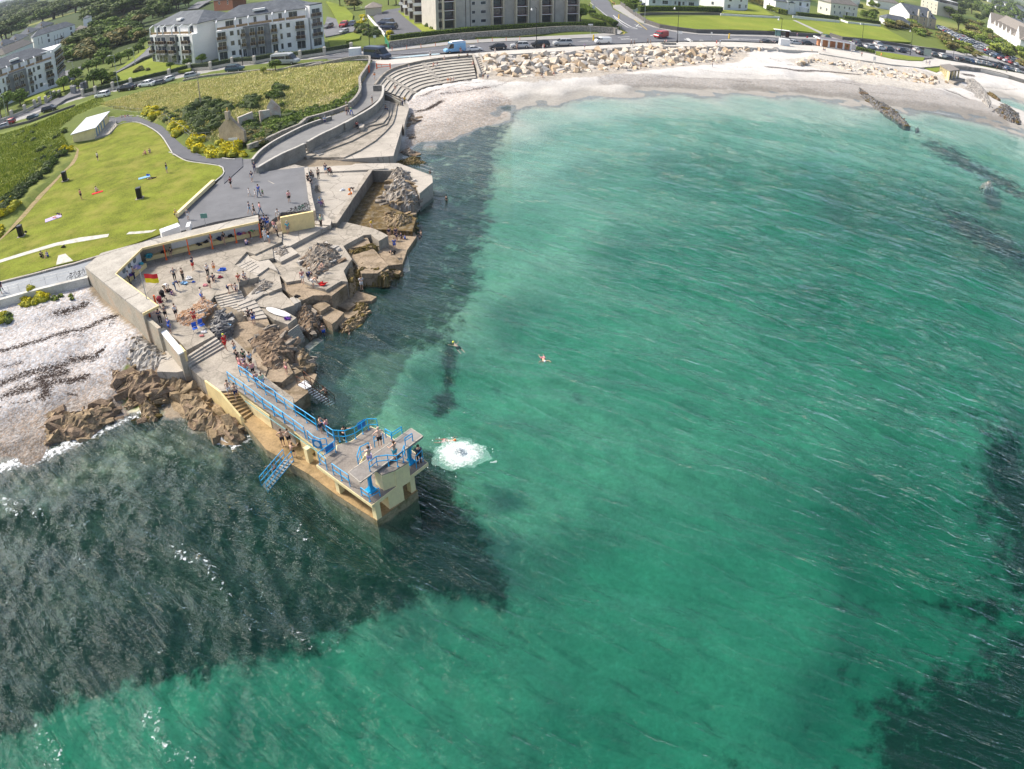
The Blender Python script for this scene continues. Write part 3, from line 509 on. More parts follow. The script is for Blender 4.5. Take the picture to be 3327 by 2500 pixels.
def outcrop(s_,z,zl,zh,size,n,mats,label,seed=1,az=0.6,el=1.8,name='rock_outcrop'):
 rg=np.random.default_rng(seed);poly=G(s_,z);xs=[p.x for p in poly];ys=[p.y for p in poly];m=MB();k_=0;tries=0
 cl=[(p.x,p.y)for p in poly]+[(poly[0].x,poly[0].y)]
 X,Y=np.meshgrid(np.arange(min(xs)-.3,max(xs)+.3,size*.2),np.arange(min(ys)-.3,max(ys)+.3,size*.2))
 ins=inpoly(X,Y,poly);d=distline(X,Y,cl)*np.where(ins,1,-1)
 ca,sa=math.cos(az),math.sin(az);U=X*ca+Y*sa;V=-X*sa+Y*ca
 f=vnoise(U/2.4,V,size*1.1,seed)*.55+(1-abs(2*vnoise(U/2.6,V,size*.5,seed+5)-1))*.3+vnoise(U/2,V,size*.22,seed+9)*.2;f=np.round(f*7)/7*.6+f*.4
 Z=zl+(zh-zl)*np.clip(d/(size*1.6),0,1)**.6*(.35+.9*f)-np.where(d<0,.8,0)
 ny,nx=X.shape;keep=d>-size*.5;idx=-np.ones(X.shape,int);idx[keep]=np.arange(keep.sum());vs=np.stack([X[keep],Y[keep],Z[keep]],-1);fs=[]
 vs[:,0]+=rg.normal(size=len(vs))*size*.06;vs[:,1]+=rg.normal(size=len(vs))*size*.06;vs[:,2]+=rg.normal(size=len(vs))*size*.07
 for j in range(ny-1):
  for i in range(nx-1):
   q=(idx[j,i],idx[j,i+1],idx[j+1,i+1],idx[j+1,i])
   if min(q)>=0:fs+=[(q[0],q[1],q[2]),(q[0],q[2],q[3])]
 m.add([tuple(v)for v in vs],fs);m.m=[0 if rg.random()<.8 or len(mats)<2 else 1 for _ in fs]
 n=int(n*1.3)
 while k_<n and tries<n*20:
  tries+=1;x,y=rg.uniform(min(xs),max(xs)),rg.uniform(min(ys),max(ys));pa=np.array([[x]]),np.array([[y]])
  if not inpoly(*pa,poly)[0,0]:continue
  dd=distline(*pa,cl)[0,0];ff=min(1,dd/(size*1.5))**.5;r_=size*rg.choice([.18,.26,.34,.44,.6])*rg.uniform(.8,1.2)
  zz=zl+(zh-zl)*ff*rg.uniform(.45,.85);m.mat(int(rg.integers(len(mats))));rockblock(m,(x,y,zz-r_*.25),(r_*el*.95,r_*.62,r_*rg.uniform(.28,.52)),rg,az);k_+=1
 o=m.build(name,mats);return tag(o,label,'rocks',group='rock outcrops round the terraces')
outcrop('v 400,960 480,980 620,900 700,970 900,1180 1060,1260 1130,1370 1000,1400 820,1400 700,1380 560,1330 420,1250 330,1180 320,1080',1.6,.9,2.3,1.1,60,[ROCK_L,ROCK_G,ROCK_T],'pale jointed rock at the foot of the outer shelter wall, beside the shingle',11)
outcrop('m 790,330 870,440 1010,480 1150,440 1260,470 1267,560 1240,640 1150,640 1080,610 960,630 870,560 800,480',1.0,.4,2.3,1.3,45,[ROCK_B,ROCK_T],'tall brown rock face between the pale rock and the shingle',12,az=1.0)
outcrop('m 640,500 740,520 870,600 900,620 800,640 700,570',.7,.3,1.1,.7,20,[ROCK_T,ROCK_G],'small low brown rock running down into the shingle',13)
outcrop('m 360,740 450,720 620,740 730,690 850,620 910,640 870,720 820,800 760,860 700,900 650,951 560,930 500,951 390,951 300,980 235,920 290,870 280,810',.4,-.2,1.35,1.3,50,[ROCK_T,ROCK_B,ROCK_B],'long brown rock ridge at the edge of the waves on the left beach',14,az=.5)
outcrop('m 915,650 1000,650 1010,700 940,730',.3,0,.9,.6,7,[ROCK_T,ROCK_B],'small brown boulder between two bigger rocks in the foam',15)
outcrop('n 110,590 130,545 220,535 265,600 255,690 180,705 120,660',.3,-.3,1.3,.9,12,[ROCK_T,ROCK_B,ROCK_W],'square brown boulder standing alone in the foam',16)
outcrop('n 190,340 320,360 420,350 500,340 600,420 650,520 700,560 800,620 880,710 910,800 840,860 760,850 640,760 520,740 430,640 380,560 300,500 210,480',.8,-.4,1.9,1.5,75,[ROCK_T,ROCK_B,ROCK_T],'big ochre rock cliff below the cream pier wall',17,az=-.9)
outcrop('n 0,200 60,330 150,440 100,480 0,440',.9,.3,2.0,1.2,14,[ROCK_B,ROCK_G],'dark cracked rock under the pale jointed rock',18)
outcrop('v 1450,740 1530,780 1590,880 1570,960 1500,1000 1410,1020 1350,940 1400,830',3.2,2.5,3.45,.6,55,[ROCK_K,ROCK_K,ROCK_L],'black shiny rock heap beside the wide terrace stairs',19)
outcrop('j 700,350 820,320 900,350 945,400 920,470 850,500 800,540 740,580 690,500 640,440 660,415',2.4,2.2,3.2,.9,55,[ROCK_G,ROCK_B,ROCK_L],'grey layered rock hump left bare in the middle of the terrace',20,az=.9)
outcrop('j 430,345 530,335 560,380 500,405 450,390',2.7,2.6,2.95,.5,18,[ROCK_G,ROCK_L],'little heap of grey stones beside two seated people',21)
outcrop('j 290,650 350,580 420,600 430,640 330,670 270,690',2.5,2.45,2.85,.5,20,[ROCK_G,ROCK_L],'cracked grey rock patch between broken slabs above the long stairs',22)
outcrop('v 2000,930 2210,1080 2212,1200 2100,1400 1960,1400 1830,1250 1760,1120 1850,1000',2.1,1.7,2.7,.9,60,[ROCK_B,ROCK_B,ROCK_G],'reddish brown layered rock beside the walkway crowd',23,az=.7)
outcrop('l 760,350 900,340 1000,400 1060,450 1050,520 960,540 900,470 800,440',1.2,.7,1.9,.9,30,[ROCK_T,ROCK_G],'ochre rock mass between the small stairs and the flat slab',24)
outcrop('j 600,760 760,770 780,850 740,920 700,951 620,900 560,860',1.2,.4,1.8,.8,30,[ROCK_B,ROCK_G],'steep dark rock below the paddle board slab',25,az=-.9)
outcrop('j 940,470 1040,440 1060,500 1050,600 1000,660 960,600 950,540',1.5,.6,2.25,.7,30,[ROCK_T,ROCK_W],'weedy ochre rock edge above the wet slab',26,az=1.2)
outcrop('j 980,760 1060,745 1150,760 1110,840 1020,920 930,951 960,890 1060,820',.3,-.1,.8,.6,35,[ROCK_W,ROCK_T],'weed covered rocks beside the bather in white',27)
outcrop('k 700,180 800,170 900,190 950,280 950,360 900,400 780,400 700,370 670,330 720,260',1.8,1.0,2.9,1.0,75,[ROCK_G,ROCK_L,ROCK_T],'grey rock hump between the tidal pool and the round pier head',28,az=.2)
outcrop('k 820,480 890,480 930,520 920,560 840,600 700,600 640,560 680,480 760,450',.9,.2,1.7,.9,40,[ROCK_T,ROCK_W],'brown weedy rock barrier on the sea side of the tidal pool',29,az=.3)
outcrop('k 400,730 440,710 480,745 440,800 400,780',1.9,1.3,2.1,.5,14,[ROCK_T,ROCK_W],'small weedy rock in a notch of the terrace',30)
outcrop('k 440,740 540,700 600,680 640,705 560,735 470,760',2.0,1.5,1.95,.4,20,[ROCK_W],'brown weed covered gully across the slabs',31)
outcrop('k 470,850 560,820 590,870 640,870 720,890 700,940 560,930 450,930',1.5,.9,1.8,.6,35,[ROCK_W,ROCK_T],'dark weed covered rocks at the seaward edge of the slabs',32)
outcrop('k 710,900 760,870 825,870 835,930 740,940',.4,-.2,.8,.6,16,[ROCK_T,ROCK_W],'ochre rocks just above the water beside the crouching diver',33)
outcrop('k 770,95 900,60 975,60 960,85 1030,100 850,118',.2,-.2,.6,.7,22,[ROCK_W,ROCK_T],'low dark rocks beyond the corner of the curved terrace',34)
outcrop('c 1320,1310 1390,1320 1370,1400 1460,1480 1440,1560 1330,1600 1290,1640 1310,1420',1.2,.5,1.8,1.2,40,[ROCK_G,ROCK_B],'grey brown rocks under the curved terrace beside the pebbles',35)
outcrop('k2 560,790 690,800 680,860 600,870 530,860',.7,.2,.9,.9,10,[ROCK_G,ROCK_B],'dark boulder on the pebbles near the terrace wall',36)
outcrop('k2 490,1020 560,1010 670,1030 690,1080 600,1090 490,1060',.5,0,.8,.8,10,[ROCK_G,ROCK_B],'flat dark boulder at the foot of the terrace corner',37)
outcrop('y 1110,400 1230,440 1200,560 1120,580 1060,520',1.0,0,1.8,.7,18,[ROCK_B,ROCK_G],'brown rock pillar at the water between slabs',38)
outcrop('y 1440,560 1540,470 1640,420 1620,500 1500,590 1400,610',.3,-.2,.7,.5,18,[ROCK_T,ROCK_W],'row of ochre stones pointing at the standing bather',39)
outcrop('F 3195,600 3225,590 3235,615 3205,620',0,-.6,.5,1.2,6,[ROCK_L,ROCK_T],'single pale boulder breaking the water far out on the right',40)
outcrop('v 1240,690 1300,640 1400,700 1420,740 1330,800 1240,960 1080,960 1000,900 1040,800 1160,760',3.06,2.92,3.14,.55,30,[mat('rock_orange',(0.42,0.25,0.14),var=.4,scale=1.2,fine=7,bump=.8,stain=(0.25,0.22,0.19),stain_amt=.7,stain_scale=1.2),ROCK_L],'flat orange tinted rock showing through the terrace beside the lifeguard in red',41)
outcrop('y 940,790 1100,800 1140,850 1080,930 980,900',1.2,.4,1.4,.7,16,[ROCK_T,ROCK_B],'rounded brown rock block just above the rusty steps',42)
MB0=lambda:MB()
T0=G1('t 700,700',2.35)
tower=empty('diving_tower',(T0.x,T0.y,.75),label='cream and blue concrete diving tower at the seaward end of the pier',cat='diving tower')
def part(mb,name,mats,par,**kw):
 o=mb.build(name,mats,par,world=True);tag(o,**kw);return o
DECK='t 120,665 875,1225 1650,645 1400,452 1160,308 970,190 865,145 740,235 600,345 400,395 385,505 245,585'
dk=G(DECK,2.35);m=MB();m.mat(0).prism(dk,2.32,2.35);part(m,'deck_surface',[mat('deck_concrete',(0.24,0.215,0.19),var=.3,scale=.8,fine=9,bump=.3,stain=(0.13,0.11,0.09),stain_amt=.6,stain_scale=.6)],tower)
m=MB();c0=sum(dk,Vector())/len(dk);m.prism([p+(p-c0).normalized()*.06 for p in dk],2.07,2.335,bottom=True);part(m,'deck_slab',CREAM_P,tower)
def column(base,top,w=.42,d=.42,zb=.75,zt=2.07,az=None,mt=CREAM_P,name='column'):
 p=G1(base,zb);m=MB();m.box((p.x,p.y,(zb+zt)/2),(w,d,zt-zb),rz=az);part(m,name,mt,tower)
ex=(G1('t 875,1225',2.35)-G1('t 120,665',2.35)).normalized();AZ=math.atan2(ex.y,ex.x);ey=Vector((-ex.y,ex.x,0))
for s_ in('t 955,1400','t 445,1035','t 1430,1030','t 960,810','o 700,560'):column(s_,None,az=AZ)
w0=G1('t 1125,1290',.75);w1=G1('t 1330,1165',.75);dirw=(w1-w0).normalized();nin=Vector((-dirw.y,dirw.x,0))
m=MB();m.prism([w0,w1,w1+nin*1.5,w0+nin*1.5],.75,2.07);part(m,'tower_wall',CREAM_P,tower)
u0=G1('t 1165,1000',2.36)+(-dirw)*0.05;u1=u0+dirw*1.12
UP=G('t 1195,755 1400,600 1340,545 1060,668',3.78);cu=G1('t 1195,755',3.78)
m=MB();blk=[cu,cu+dirw*1.2,cu+dirw*1.2+nin*1.15,cu+nin*1.15];m.prism(blk,2.07,3.72);m.prism([blk[0]-dirw*.9+nin*.25,blk[0]-dirw*.9+nin*1.15,blk[3],blk[0]+nin*.05],2.36,3.72)
part(m,'upper_block',CREAM_P,tower)
m=MB();m.prism([blk[0]-dirw*.0,blk[1],blk[2],blk[3]-dirw*.9,blk[0]-dirw*.9+nin*.25],3.72,3.80);part(m,'upper_floor',MATS['deck_concrete'],tower)
bA,bB=G('t 555,775',3.95)[0],G('t 715,915',3.95)[0];bC,bD=G1('t 1588,272',4.1),G1('t 1425,165',4.1)
m=MB();m.mat(0).prism([bA,bB,bC,bD],3.86,[3.96,3.96,4.05,4.05],bottom=True)
for a,b in((bA,bD),(bB,bC),(bA,bB),(bC,bD)):
 m.mat(1).bar(Vector((a.x,a.y,3.93+(.09 if a in(bC,bD)else 0))),Vector((b.x,b.y,3.93+(.09 if b in(bC,bD)else 0))),.07,.09)
part(m,'diving_board',[mat('board_grey',(0.22,0.205,0.19),var=.2,scale=2,fine=9,stain=(0.42,0.41,0.4),stain_amt=.4),CONC_L],tower)
for s_,zb,zt,tp in(('t 870,1025',2.35,3.85,'t 840,830'),('t 1410,640',2.35,3.9,'t 1370,430')):
 p=G1(s_,zb);m=MB();m.box((p.x,p.y,zb+.05),(.62,.62,.1),rz=AZ);m.box((p.x,p.y,zb+.22),(.5,.5,.26),rz=AZ,taper=.55);m.box((p.x,p.y,(zb+zt)/2+.1),(.22,.22,zt-zb-.3),rz=AZ,taper=.9);m.box((p.x,p.y,zt-.05),(.5,.16,.1),rz=AZ)
 part(m,'board_support',BLUE,tower)
def rail(pts,par,z=None,h=1.05,mid=.52,r=.038,posts=True,mt=BLUE,name='railing',up=None):
 """pts: list of base points; bent top tube, mid tube and posts"""
 m=MB();top=[p+Vector((0,0,h))for p in pts]
 m.tube([pts[0]]+[pts[0]+Vector((0,0,h*.9))]+top[0:1]+top[1:-1]+top[-1:]+[pts[-1]+Vector((0,0,h*.9))]+[pts[-1]],r,5)
 m.tube([p+Vector((0,0,mid))for p in pts],r*.85,5)
 L=0
 for a,b in zip(pts[:-1],pts[1:]):
  n=max(1,round((b-a).length/1.5))
  for k_ in range(0 if a is not pts[0]else 1,n):
   q=a.lerp(b,k_/n);m.tube([q,q+Vector((0,0,h))],r*.9,5);m.lathe((q.x,q.y,q.z),[(.07,0),(.07,.03)],6)
 o=m.build(name,mt,par,world=True);return o
def rail_s(s_,z,par,**kw):return rail(G(s_,z),par,**kw)
rail_s('t 355,810 465,890 578,968',2.35,tower);rail_s('t 742,1100 850,1178 992,1108',2.35,tower,h=.75,mid=.38);rail_s('t 262,738 165,660 385,502',2.35,tower)
rail_s('t 970,195 840,190 760,245 660,310 530,355 440,350 372,345',2.35,tower);rail_s('t 1500,722 1590,635',2.35,tower);rail_s('t 1430,520 1440,430',2.35,tower);
rail_s('t 700,700 740,580 860,520',3.0,tower,h=1.0);rail_s('t 860,790 960,708 1115,690 1240,700 1320,640 1345,560',3.82,tower,h=.95);rail_s('t 1350,425 1450,360',3.95,tower,h=.75);rail_s('t 1160,360 1305,265',3.9,tower,h=.75)
rail_s('t 925,430 1050,380',3.3,tower,h=.9);rail_s('t 1080,300 1165,345',3.4,tower,h=.8)
for s_ in('t 215,545 300,465 290,570','t 690,225 740,135 745,240'):
 m=MB();q=G(s_,2.6);m.box((q[1].x,q[1].y,2.75),(.75,.03,.6),rz=AZ+math.pi/2)
 part(m,'blue_panel',paint('panel_blue',(0.01,0.16,0.5)),tower)
q0=G1('t 720,640',2.6);q1=G1('t 830,560',3.4);m=MB()
for k_ in range(8):
 a=q0.lerp(q1,k_/8);z=2.4+k_*.18;m.box((a.x,a.y,z/2+1.1),(.16,.55,z-2.2),rz=math.atan2(q1.y-q0.y,q1.x-q0.x))
part(m,'board_stair',CREAM_P,tower)
pier=empty('pier',(G1('o 300,300',.75).x,G1('o 300,300',.75).y,0),label='weed stained concrete pier with walkway, side stairs and blue handrails leading to the diving tower',cat='pier')
PB=mat('pier_ochre',(0.34,0.235,0.115),rough=.6,var=.3,scale=.7,fine=6,bump=.3,stain=(0.12,0.085,0.03),stain_amt=.85,stain_scale=.5)
PBG=mat('pier_side',(0.30,0.26,0.17),rough=.6,var=.3,scale=.8,fine=6,bump=.4,stain=(0.09,0.085,0.02),stain_amt=.85,stain_scale=.9)
base=G('n 890,712',.75)+G('o 200,262 375,472 t 0,792 400,1092 945,1445 1512,1030',.75)
back=G('t 1100,500 865,200 600,400',.75)+G('o 740,430 620,300 500,215',.75)+G('n 1160,640 1000,560',.75)
m=MB();m.mat(0).prism(base+back,.7,.75);m.mat(1).prism([p for p in base+back],-3.6,.712);part(m,'pier_base',[PB,PBG],pier)
Lw=[G1('n 845,482',2.25),G1('o 430,215',2.25),G1('o 800,500',2.25)];Rw=[G1('n 1090,520',2.25),G1('o 600,205',2.25),G1('o 905,410',2.25)]
m=MB();m.prism([Lw[0],G1('n 1267,790',2.25),Lw[2],G1('t 245,585',2.25),G1('t 385,505',2.25),G1('t 400,395',2.25),Rw[2],Rw[1],G1('n 1225,625',2.25),G1('n 1085,410',2.25)],2.0,2.245,bottom=True)
m.prism([G1('n 845,482',2.25),G1('n 1100,740',1.2),G1('n 1200,600',1.2),G1('n 1000,470',2.25)],.75,2.02)
Ld=(Lw[2]-Lw[0]).normalized();Ln=Vector((-Ld.y,Ld.x,0));tot=(Lw[2]-Lw[0]).length
for f_ in(.47,.62,.775,.93):
 c_=Lw[0]+Ld*tot*f_+Ln*.9;m.box((c_.x,c_.y,1.38),(1.15,1.5,1.26),rz=math.atan2(Ld.y,Ld.x))
part(m,'walkway_support',CREAM_P,pier)
m=MB();m.prism([G1('n 845,482',2.25),G1('n 1267,790',2.25),Lw[2],G1('t 245,585',2.25),G1('t 385,505',2.25),G1('t 400,395',2.25),Rw[2],Rw[1],G1('n 1225,625',2.25),G1('n 1085,410',2.25)],2.24,2.29)
part(m,'walkway_deck',mat('walk_concrete',(0.215,0.195,0.175),var=.3,scale=.8,fine=9,bump=.3,stain=(0.33,0.31,0.28),stain_amt=.5,stain_scale=.8),pier)
m=MB();flight(m,'n 712,495','n 842,490','n 895,712','n 978,655',2.25,.76,8);part(m,'side_stairs',PB,pier)
m=MB();a,b=G1('n 605,417',2.3),G1('n 715,500',2.3);c_,d_=G1('n 870,690',1.2),G1('n 895,725',.8);wd=Ln*.16
for p,q,z0_,z1_ in((a,b,2.32,2.32),(b,c_,2.32,1.25),(c_,d_,1.25,.9)):m.prism([p,q,q+wd,p+wd],-.5,[z0_,z1_,z1_,z0_])
part(m,'stair_wall',CREAM,pier)
rail_s('n 790,425 845,470 910,515 985,572 1050,625 1125,680 1200,735',2.29,pier);rail_s('o 360,165 440,220 515,275 590,330 670,390',2.29,pier);rail_s('n 875,378 935,420 1000,470 1065,522 1145,575',2.29,pier)
rail_s('o 455,120 525,170 600,222 680,275 757,330',2.29,pier);rail_s('o 785,330 835,380 885,415',2.29,pier);rail_s('o 695,415 745,460 790,480 835,475',2.29,pier)
m=MB();g0,g1_=G1('t 75,440',2.32),G1('t 205,470',2.32);m.bar(Vector((g0.x,g0.y,2.85)),Vector((g1_.x,g1_.y,2.85)),.03,.7);m.add([],[])
part(m,'sign_panel',paint('panel_blue2',(0.01,0.25,0.6)),pier)
m=MB();gm=(g0+g1_)/2;dd=(g1_-g0).normalized();up=Vector((0,0,1));nn=dd.cross(up);vs=[Vector((gm.x,gm.y,2.85))+dd*.24*math.cos(t)+up*.24*math.sin(t)+nn*.03 for t in np.linspace(0,6.28,17)[:-1]];m.add(vs,[tuple(range(16))]);m.add([v-nn*.06 for v in vs],[tuple(range(15,-1,-1))])
part(m,'sign_disc',WHITE,pier)
m=MB();h0,h1=G1('n 915,555',2.2),G1('o 620,400',2.0);m.tube([Vector((h0.x,h0.y,2.1))-Ln*.12,Lw[2]-Ln*.12-Vector((0,0,.1))],.03,5);part(m,'wall_handrail',mat('teal_enamel',(.16,.38,.4)),pier)
lad=empty('sea_ladder',(G1('o 540,560',.75).x,G1('o 540,560',.75).y,.75),label='blue railed ladder going down from the pier ledge into the sea',cat='ladder')
tA,tB=G1('o 515,545',.8),G1('o 578,560',.8);bA_,bB_=G1('o 340,745',-.6),G1('o 385,790',-.6)
for a,b in((tA,bA_),(tB,bB_)):
 m=MB()
 for h_ in(.0,.45,.9):m.tube([a+Vector((0,0,.05+h_)),b+Vector((0,0,.05+h_))],.03,5)
 for f_ in np.linspace(0,1,7):q=a.lerp(b,f_);m.tube([q+Vector((0,0,-.05)),q+Vector((0,0,.95))],.025,5)
 part(m,'ladder_rail',BLUE,lad)
m=MB()
for f_ in np.linspace(.03,.95,11):m.bar(tA.lerp(bA_,f_),tB.lerp(bB_,f_),.2,.04)
part(m,'tread',mat('ladder_tread',(.35,.33,.3),rough=.5),lad)
rs=empty('rusty_sea_steps',(G1('l 1000,680',1.3).x,G1('l 1000,680',1.3).y,1.25),label='white painted sea steps with rusty brown handrails, running down into the green water',cat='steps')
a0,a1,c0_,c1_=G1('l 955,680',1.32),G1('l 1010,642',1.32),G1('l 1060,690',1.3),G1('l 1015,712',1.3);m=MB();m.prism([a0,a1,c0_,c1_],1.22,1.32,bottom=True);part(m,'platform',WHITE,rs)
e0,e1=G1('l 1190,838',-.35),G1('l 1235,815',-.35)
for k_ in range(10):
 f0,f1=k_/10,(k_+.62)/10;z=1.25-1.6*(k_+1)/10;A0,A1=c1_.lerp(e0,f0),c1_.lerp(e0,f1);B0,B1=c0_.lerp(e1,f0),c0_.lerp(e1,f1);m=MB();m.prism([A0,B0,B1,A1],z-.07,z,bottom=True);part(m,'tread',WHITE,rs)
RUST=mat('rust',(.13,.055,.03),var=.4,fine=12)
for a,b,c_ in((a0,c1_,e0),(a1,c0_,e1)):
 m=MB();pts=[Vector((a.x,a.y,2.2)),Vector((b.x,b.y,2.2)),Vector((c_.x,c_.y,.5))];m.tube(pts,.03,5);m.tube([p-Vector((0,0,.45))for p in pts],.025,5)
 for p in(pts[0],pts[1],pts[1].lerp(pts[2],.33),pts[1].lerp(pts[2],.66),pts[2]):m.tube([p,p-Vector((0,0,.95))],.027,5)
 part(m,'handrail',RUST,rs)
ph=empty('pier_head_rail',G1('k 1000,170',2.05),label='thin metal handrail with a rusty post on the round pier head',cat='railing')
rail_s('k 968,172 1035,195 1062,205',2.05,ph,mt=mat('galv',(.35,.36,.37),rough=.4,metal=.4),name='rail',r=.025);m=MB();q=G1('k 1035,190',2.05);m.lathe(q,[(.14,0),(.14,.5),(.1,.55)],8);part(m,'bollard',RUST,ph)
RT,RF=5.12,3.0
OUT=G('p 637,592 760,490 1050,415',RT)+G('j 325,100',RT);INN=G('j 330,147',RT)+G('p 1065,455 865,645 1182,885',RT);TIP=G('p 1065,942',RT)
sh=empty('bathing_shelter',(OUT[0].x,OUT[0].y,RF),label='long bent bathing shelter with flat roof, cream bench and orange posts beside the shingle',cat='shelter')
roofm=mat('shelter_roof',(0.40,0.375,0.33),var=.28,scale=.5,fine=6,bump=.3,stain=(0.24,0.225,0.195),stain_amt=.6,stain_scale=.3,crack=.16)
m=MB();poly=OUT+INN+TIP;m.prism(poly,4.9,RT,bottom=True);part(m,'roof',roofm,sh)
m=MB()
for a,b in zip(INN[:-1],INN[1:]):m.bar(Vector((a.x,a.y,5.0)),Vector((b.x,b.y,5.0)),.1,.27)
m.bar(Vector((INN[-1].x,INN[-1].y,5.0)),Vector((TIP[0].x,TIP[0].y,5.0)),.1,.27);part(m,'fascia',CREAM,sh)
OUTW=mat('outer_wall',(0.42,0.385,0.31),var=.3,scale=.5,fine=6,bump=.3,stain=(0.40,0.22,0.12),stain_amt=.45,stain_scale=.5)
def off(a,b,d):
 u=(b-a).normalized();return Vector((-u.y,u.x,0))*d
m=MB();wl=[OUT[3],OUT[2],OUT[1],OUT[0],TIP[0]]
for a,b,lo in((OUT[0],TIP[0],1.2),(OUT[1],OUT[0],2),(OUT[2],OUT[1],2.5),(OUT[3],OUT[2],2.5)):
 n=off(a,b,.35)if(a is OUT[0])else off(a,b,-.35)*-1
 if a is OUT[0]:n=off(a,b,.35)
 m.prism([a,b,b+n,a+n],lo,4.9)
part(m,'back_wall',OUTW,sh)
m=MB();K=INN
def inner(a,b,dep,z0,z1,th=.12,e0=0,e1=0):
 u=(b-a).normalized();n=Vector((-u.y,u.x,0));
 return[a+n*dep-u*e0,b+n*dep+u*e1,b+n*(dep+th)+u*e1,a+n*(dep+th)-u*e0]
dL=1.55
for(a,b,s_)in((K[1],K[0],1),(K[2],K[1],1),(K[3],K[2],-1)):
 pass
ia,ib=K[1],K[0];m.prism(inner(ia,ib,dL,0,0),RF,4.9);m.prism(inner(K[2],K[1],.5,0,0),RF,4.9);part(m,'inner_wall',WHITE,sh)
m=MB();q=inner(ia,ib,dL-.62,0,0,.6);m.prism(q,RF,3.5);part(m,'bench',CREAM,sh)
b0,b1=G1('p 940,705',3.45),G1('p 1095,570',3.45);n_=off(b0,b1,-.6);m=MB();m.prism([b0,b1,b1-n_,b0-n_],RF,3.47);part(m,'bench',CREAM,sh)
for s_ in('j 345,268','j 165,306','i 1018,235','i 845,275','i 673,315'):
 p=G1(s_,RF);m=MB();m.lathe((p.x,p.y,RF),[(.14,0),(.13,.12),(.075,.16),(.07,1.9)],8);part(m,'post',ORANGE,sh)
for s_ in('i 603,690','i 545,725'):
 p=G1(s_,RF+.2);m=MB();m.lathe((p.x,p.y,RF),[(.12,0),(.1,1.9)],8);part(m,'post',ORANGE,sh)
GLASSD=mat('dark_glass',(0.03,0.04,0.05),rough=.08,spec=.6,var=.3,scale=1.3)
u=(K[1]-K[2]).normalized();nrm=Vector((-u.y,u.x,0))
for s_ in('p 920,623','p 960,585','p 999,548'):
 c_=G1(s_,4.25);t_=(c_-K[2]).dot(u);c_=K[2]+u*t_+nrm*.485;c_.z=4.3;m=MB()
 for r_,off_,mi in((.36,0,0),(.29,-.02,1)):
  vs=[c_+u*r_*math.cos(a)+Vector((0,0,1))*r_*math.sin(a)+nrm*off_ for a in np.linspace(0,2*math.pi,19)[:-1]];m.mat(mi).add(vs,[tuple(range(18)),]);m.add([v+nrm*.002 for v in vs],[tuple(range(17,-1,-1))])
 part(m,'porthole',[mat('port_frame',(.12,.17,.2)),mat('port_glass',(.2,.25,.27),rough=.15)],sh)
m=MB();c_=K[0]+(K[1]-K[0]).normalized()*2.6;bx=off(K[1],K[0],dL-.03);m.bar(Vector((c_.x,c_.y,4.55))+bx,Vector((c_.x,c_.y,4.55))+bx+(K[1]-K[0]).normalized()*.55,.04,.35);part(m,'wooden_plaque',mat('plaque',(.5,.27,.08)),sh)
m=MB();pa=G('i 490,730 620,828',4.35)+G('n 270,30',3.95)+G('n 415,215',3.9)+G('n 472,188',3.9)+G('i 640,800 520,720',4.4)
p1,p2,p3=G1('i 487,728',4.4),G1('i 605,838',4.2),G1('n 285,48',3.95);p4=G1('n 418,216',3.9);w_=off(p1,p4,.62)
wallp=empty('sea_parapet',(p3.x,p3.y,2.5),label='low sea wall with white end and cream corner beside the pier steps',cat='wall')
m.mat(0).prism([p1,p2,p2+w_*.6,p1+w_*.6],.8,[4.4,4.35,4.35,4.4]);m.prism([p2,p3,p3+w_,p2+w_],.8,[4.2,3.95,3.95,4.2]);part(m,'wall',OUTW,wallp)
m=MB();m.prism([p3,p4,p4+w_,p3+w_],1.0,3.80);part(m,'end_block',OUTW,wallp);part(MB().prism([p3-w_*.06,p4-w_*.06,p4+w_*.9,p3+w_*.9],3.80,3.93),'white_top',WHITE,wallp);m=MB();q=p4+w_*1.02;e_=(p4-p3).normalized();m.prism([p4+w_*.75+e_*.01,p4+w_*.75+e_*.02,q+e_*.03,q-e_*1.4,q-e_*1.4-w_*.05],2.9,3.945);m.box((q.x-e_.x*.7,q.y-e_.y*.7,3.4),(1.4,.12,1.0),rz=math.atan2(e_.y,e_.x));part(m,'corner',CREAM,wallp)
LAWN=mat('lawn_grass',(0.16,0.188,0.024),rough=.95,spec=.1,var=.42,scale=.35,fine=5,bump=.5,stain=(0.27,0.25,0.06),stain_amt=.75,stain_scale=.22)
LAWN_F=mat('lawn_far',(0.17,0.215,0.032),rough=.95,spec=.1,var=.2,scale=.08,fine=1.2,bump=.2,stain=(0.3,0.3,0.06),stain_amt=.5,stain_scale=.06)
def sheet(name,s_,z,mt,dep=.5,kind='structure',pts=None):
 m=MB();p=pts or[gp(q,z)for q in P(s_)];reg(p,z);m.prism(p,z-dep,z);return tag(m.build(name,mt),kind=kind)
sheet('plaza','j 330,95 345,200 h 330,840 500,700 740,690 690,480 440,487 340,432 332,330 250,330 160,295 0,285 h 20,480 75,380 u 1490,760 1390,900 i 480,175 380,215 j 0,150',3.70,ASPH)
sheet('lawn','u 640,165 830,130 w 960,1110 1010,1040 1060,1022 1130,1015 1200,1025 1290,1070 1360,1125 1410,1190 1440,1240 1470,1290 1540,1335 u 1480,240 1560,290 1640,315 1860,345 1895,375 1895,410 1830,470 1500,760 1520,820 1390,908 1180,985 1000,1045 830,1103 560,1160 0,1320 -200,1380 -200,1020 0,960 150,860 270,680 450,480 610,330 670,250 650,190',3.86,LAWN,.8)
sheet('cracked_footpath','u 0,1130 300,1040 470,990 680,945 930,915 920,940 780,965 480,1015 200,1095 0,1155',3.88,mat('path_pale',(.52,.5,.46),var=.25,scale=1.5,fine=8,bump=.3,stain=(.2,.22,.08),stain_amt=.5,stain_scale=1.1),.1)
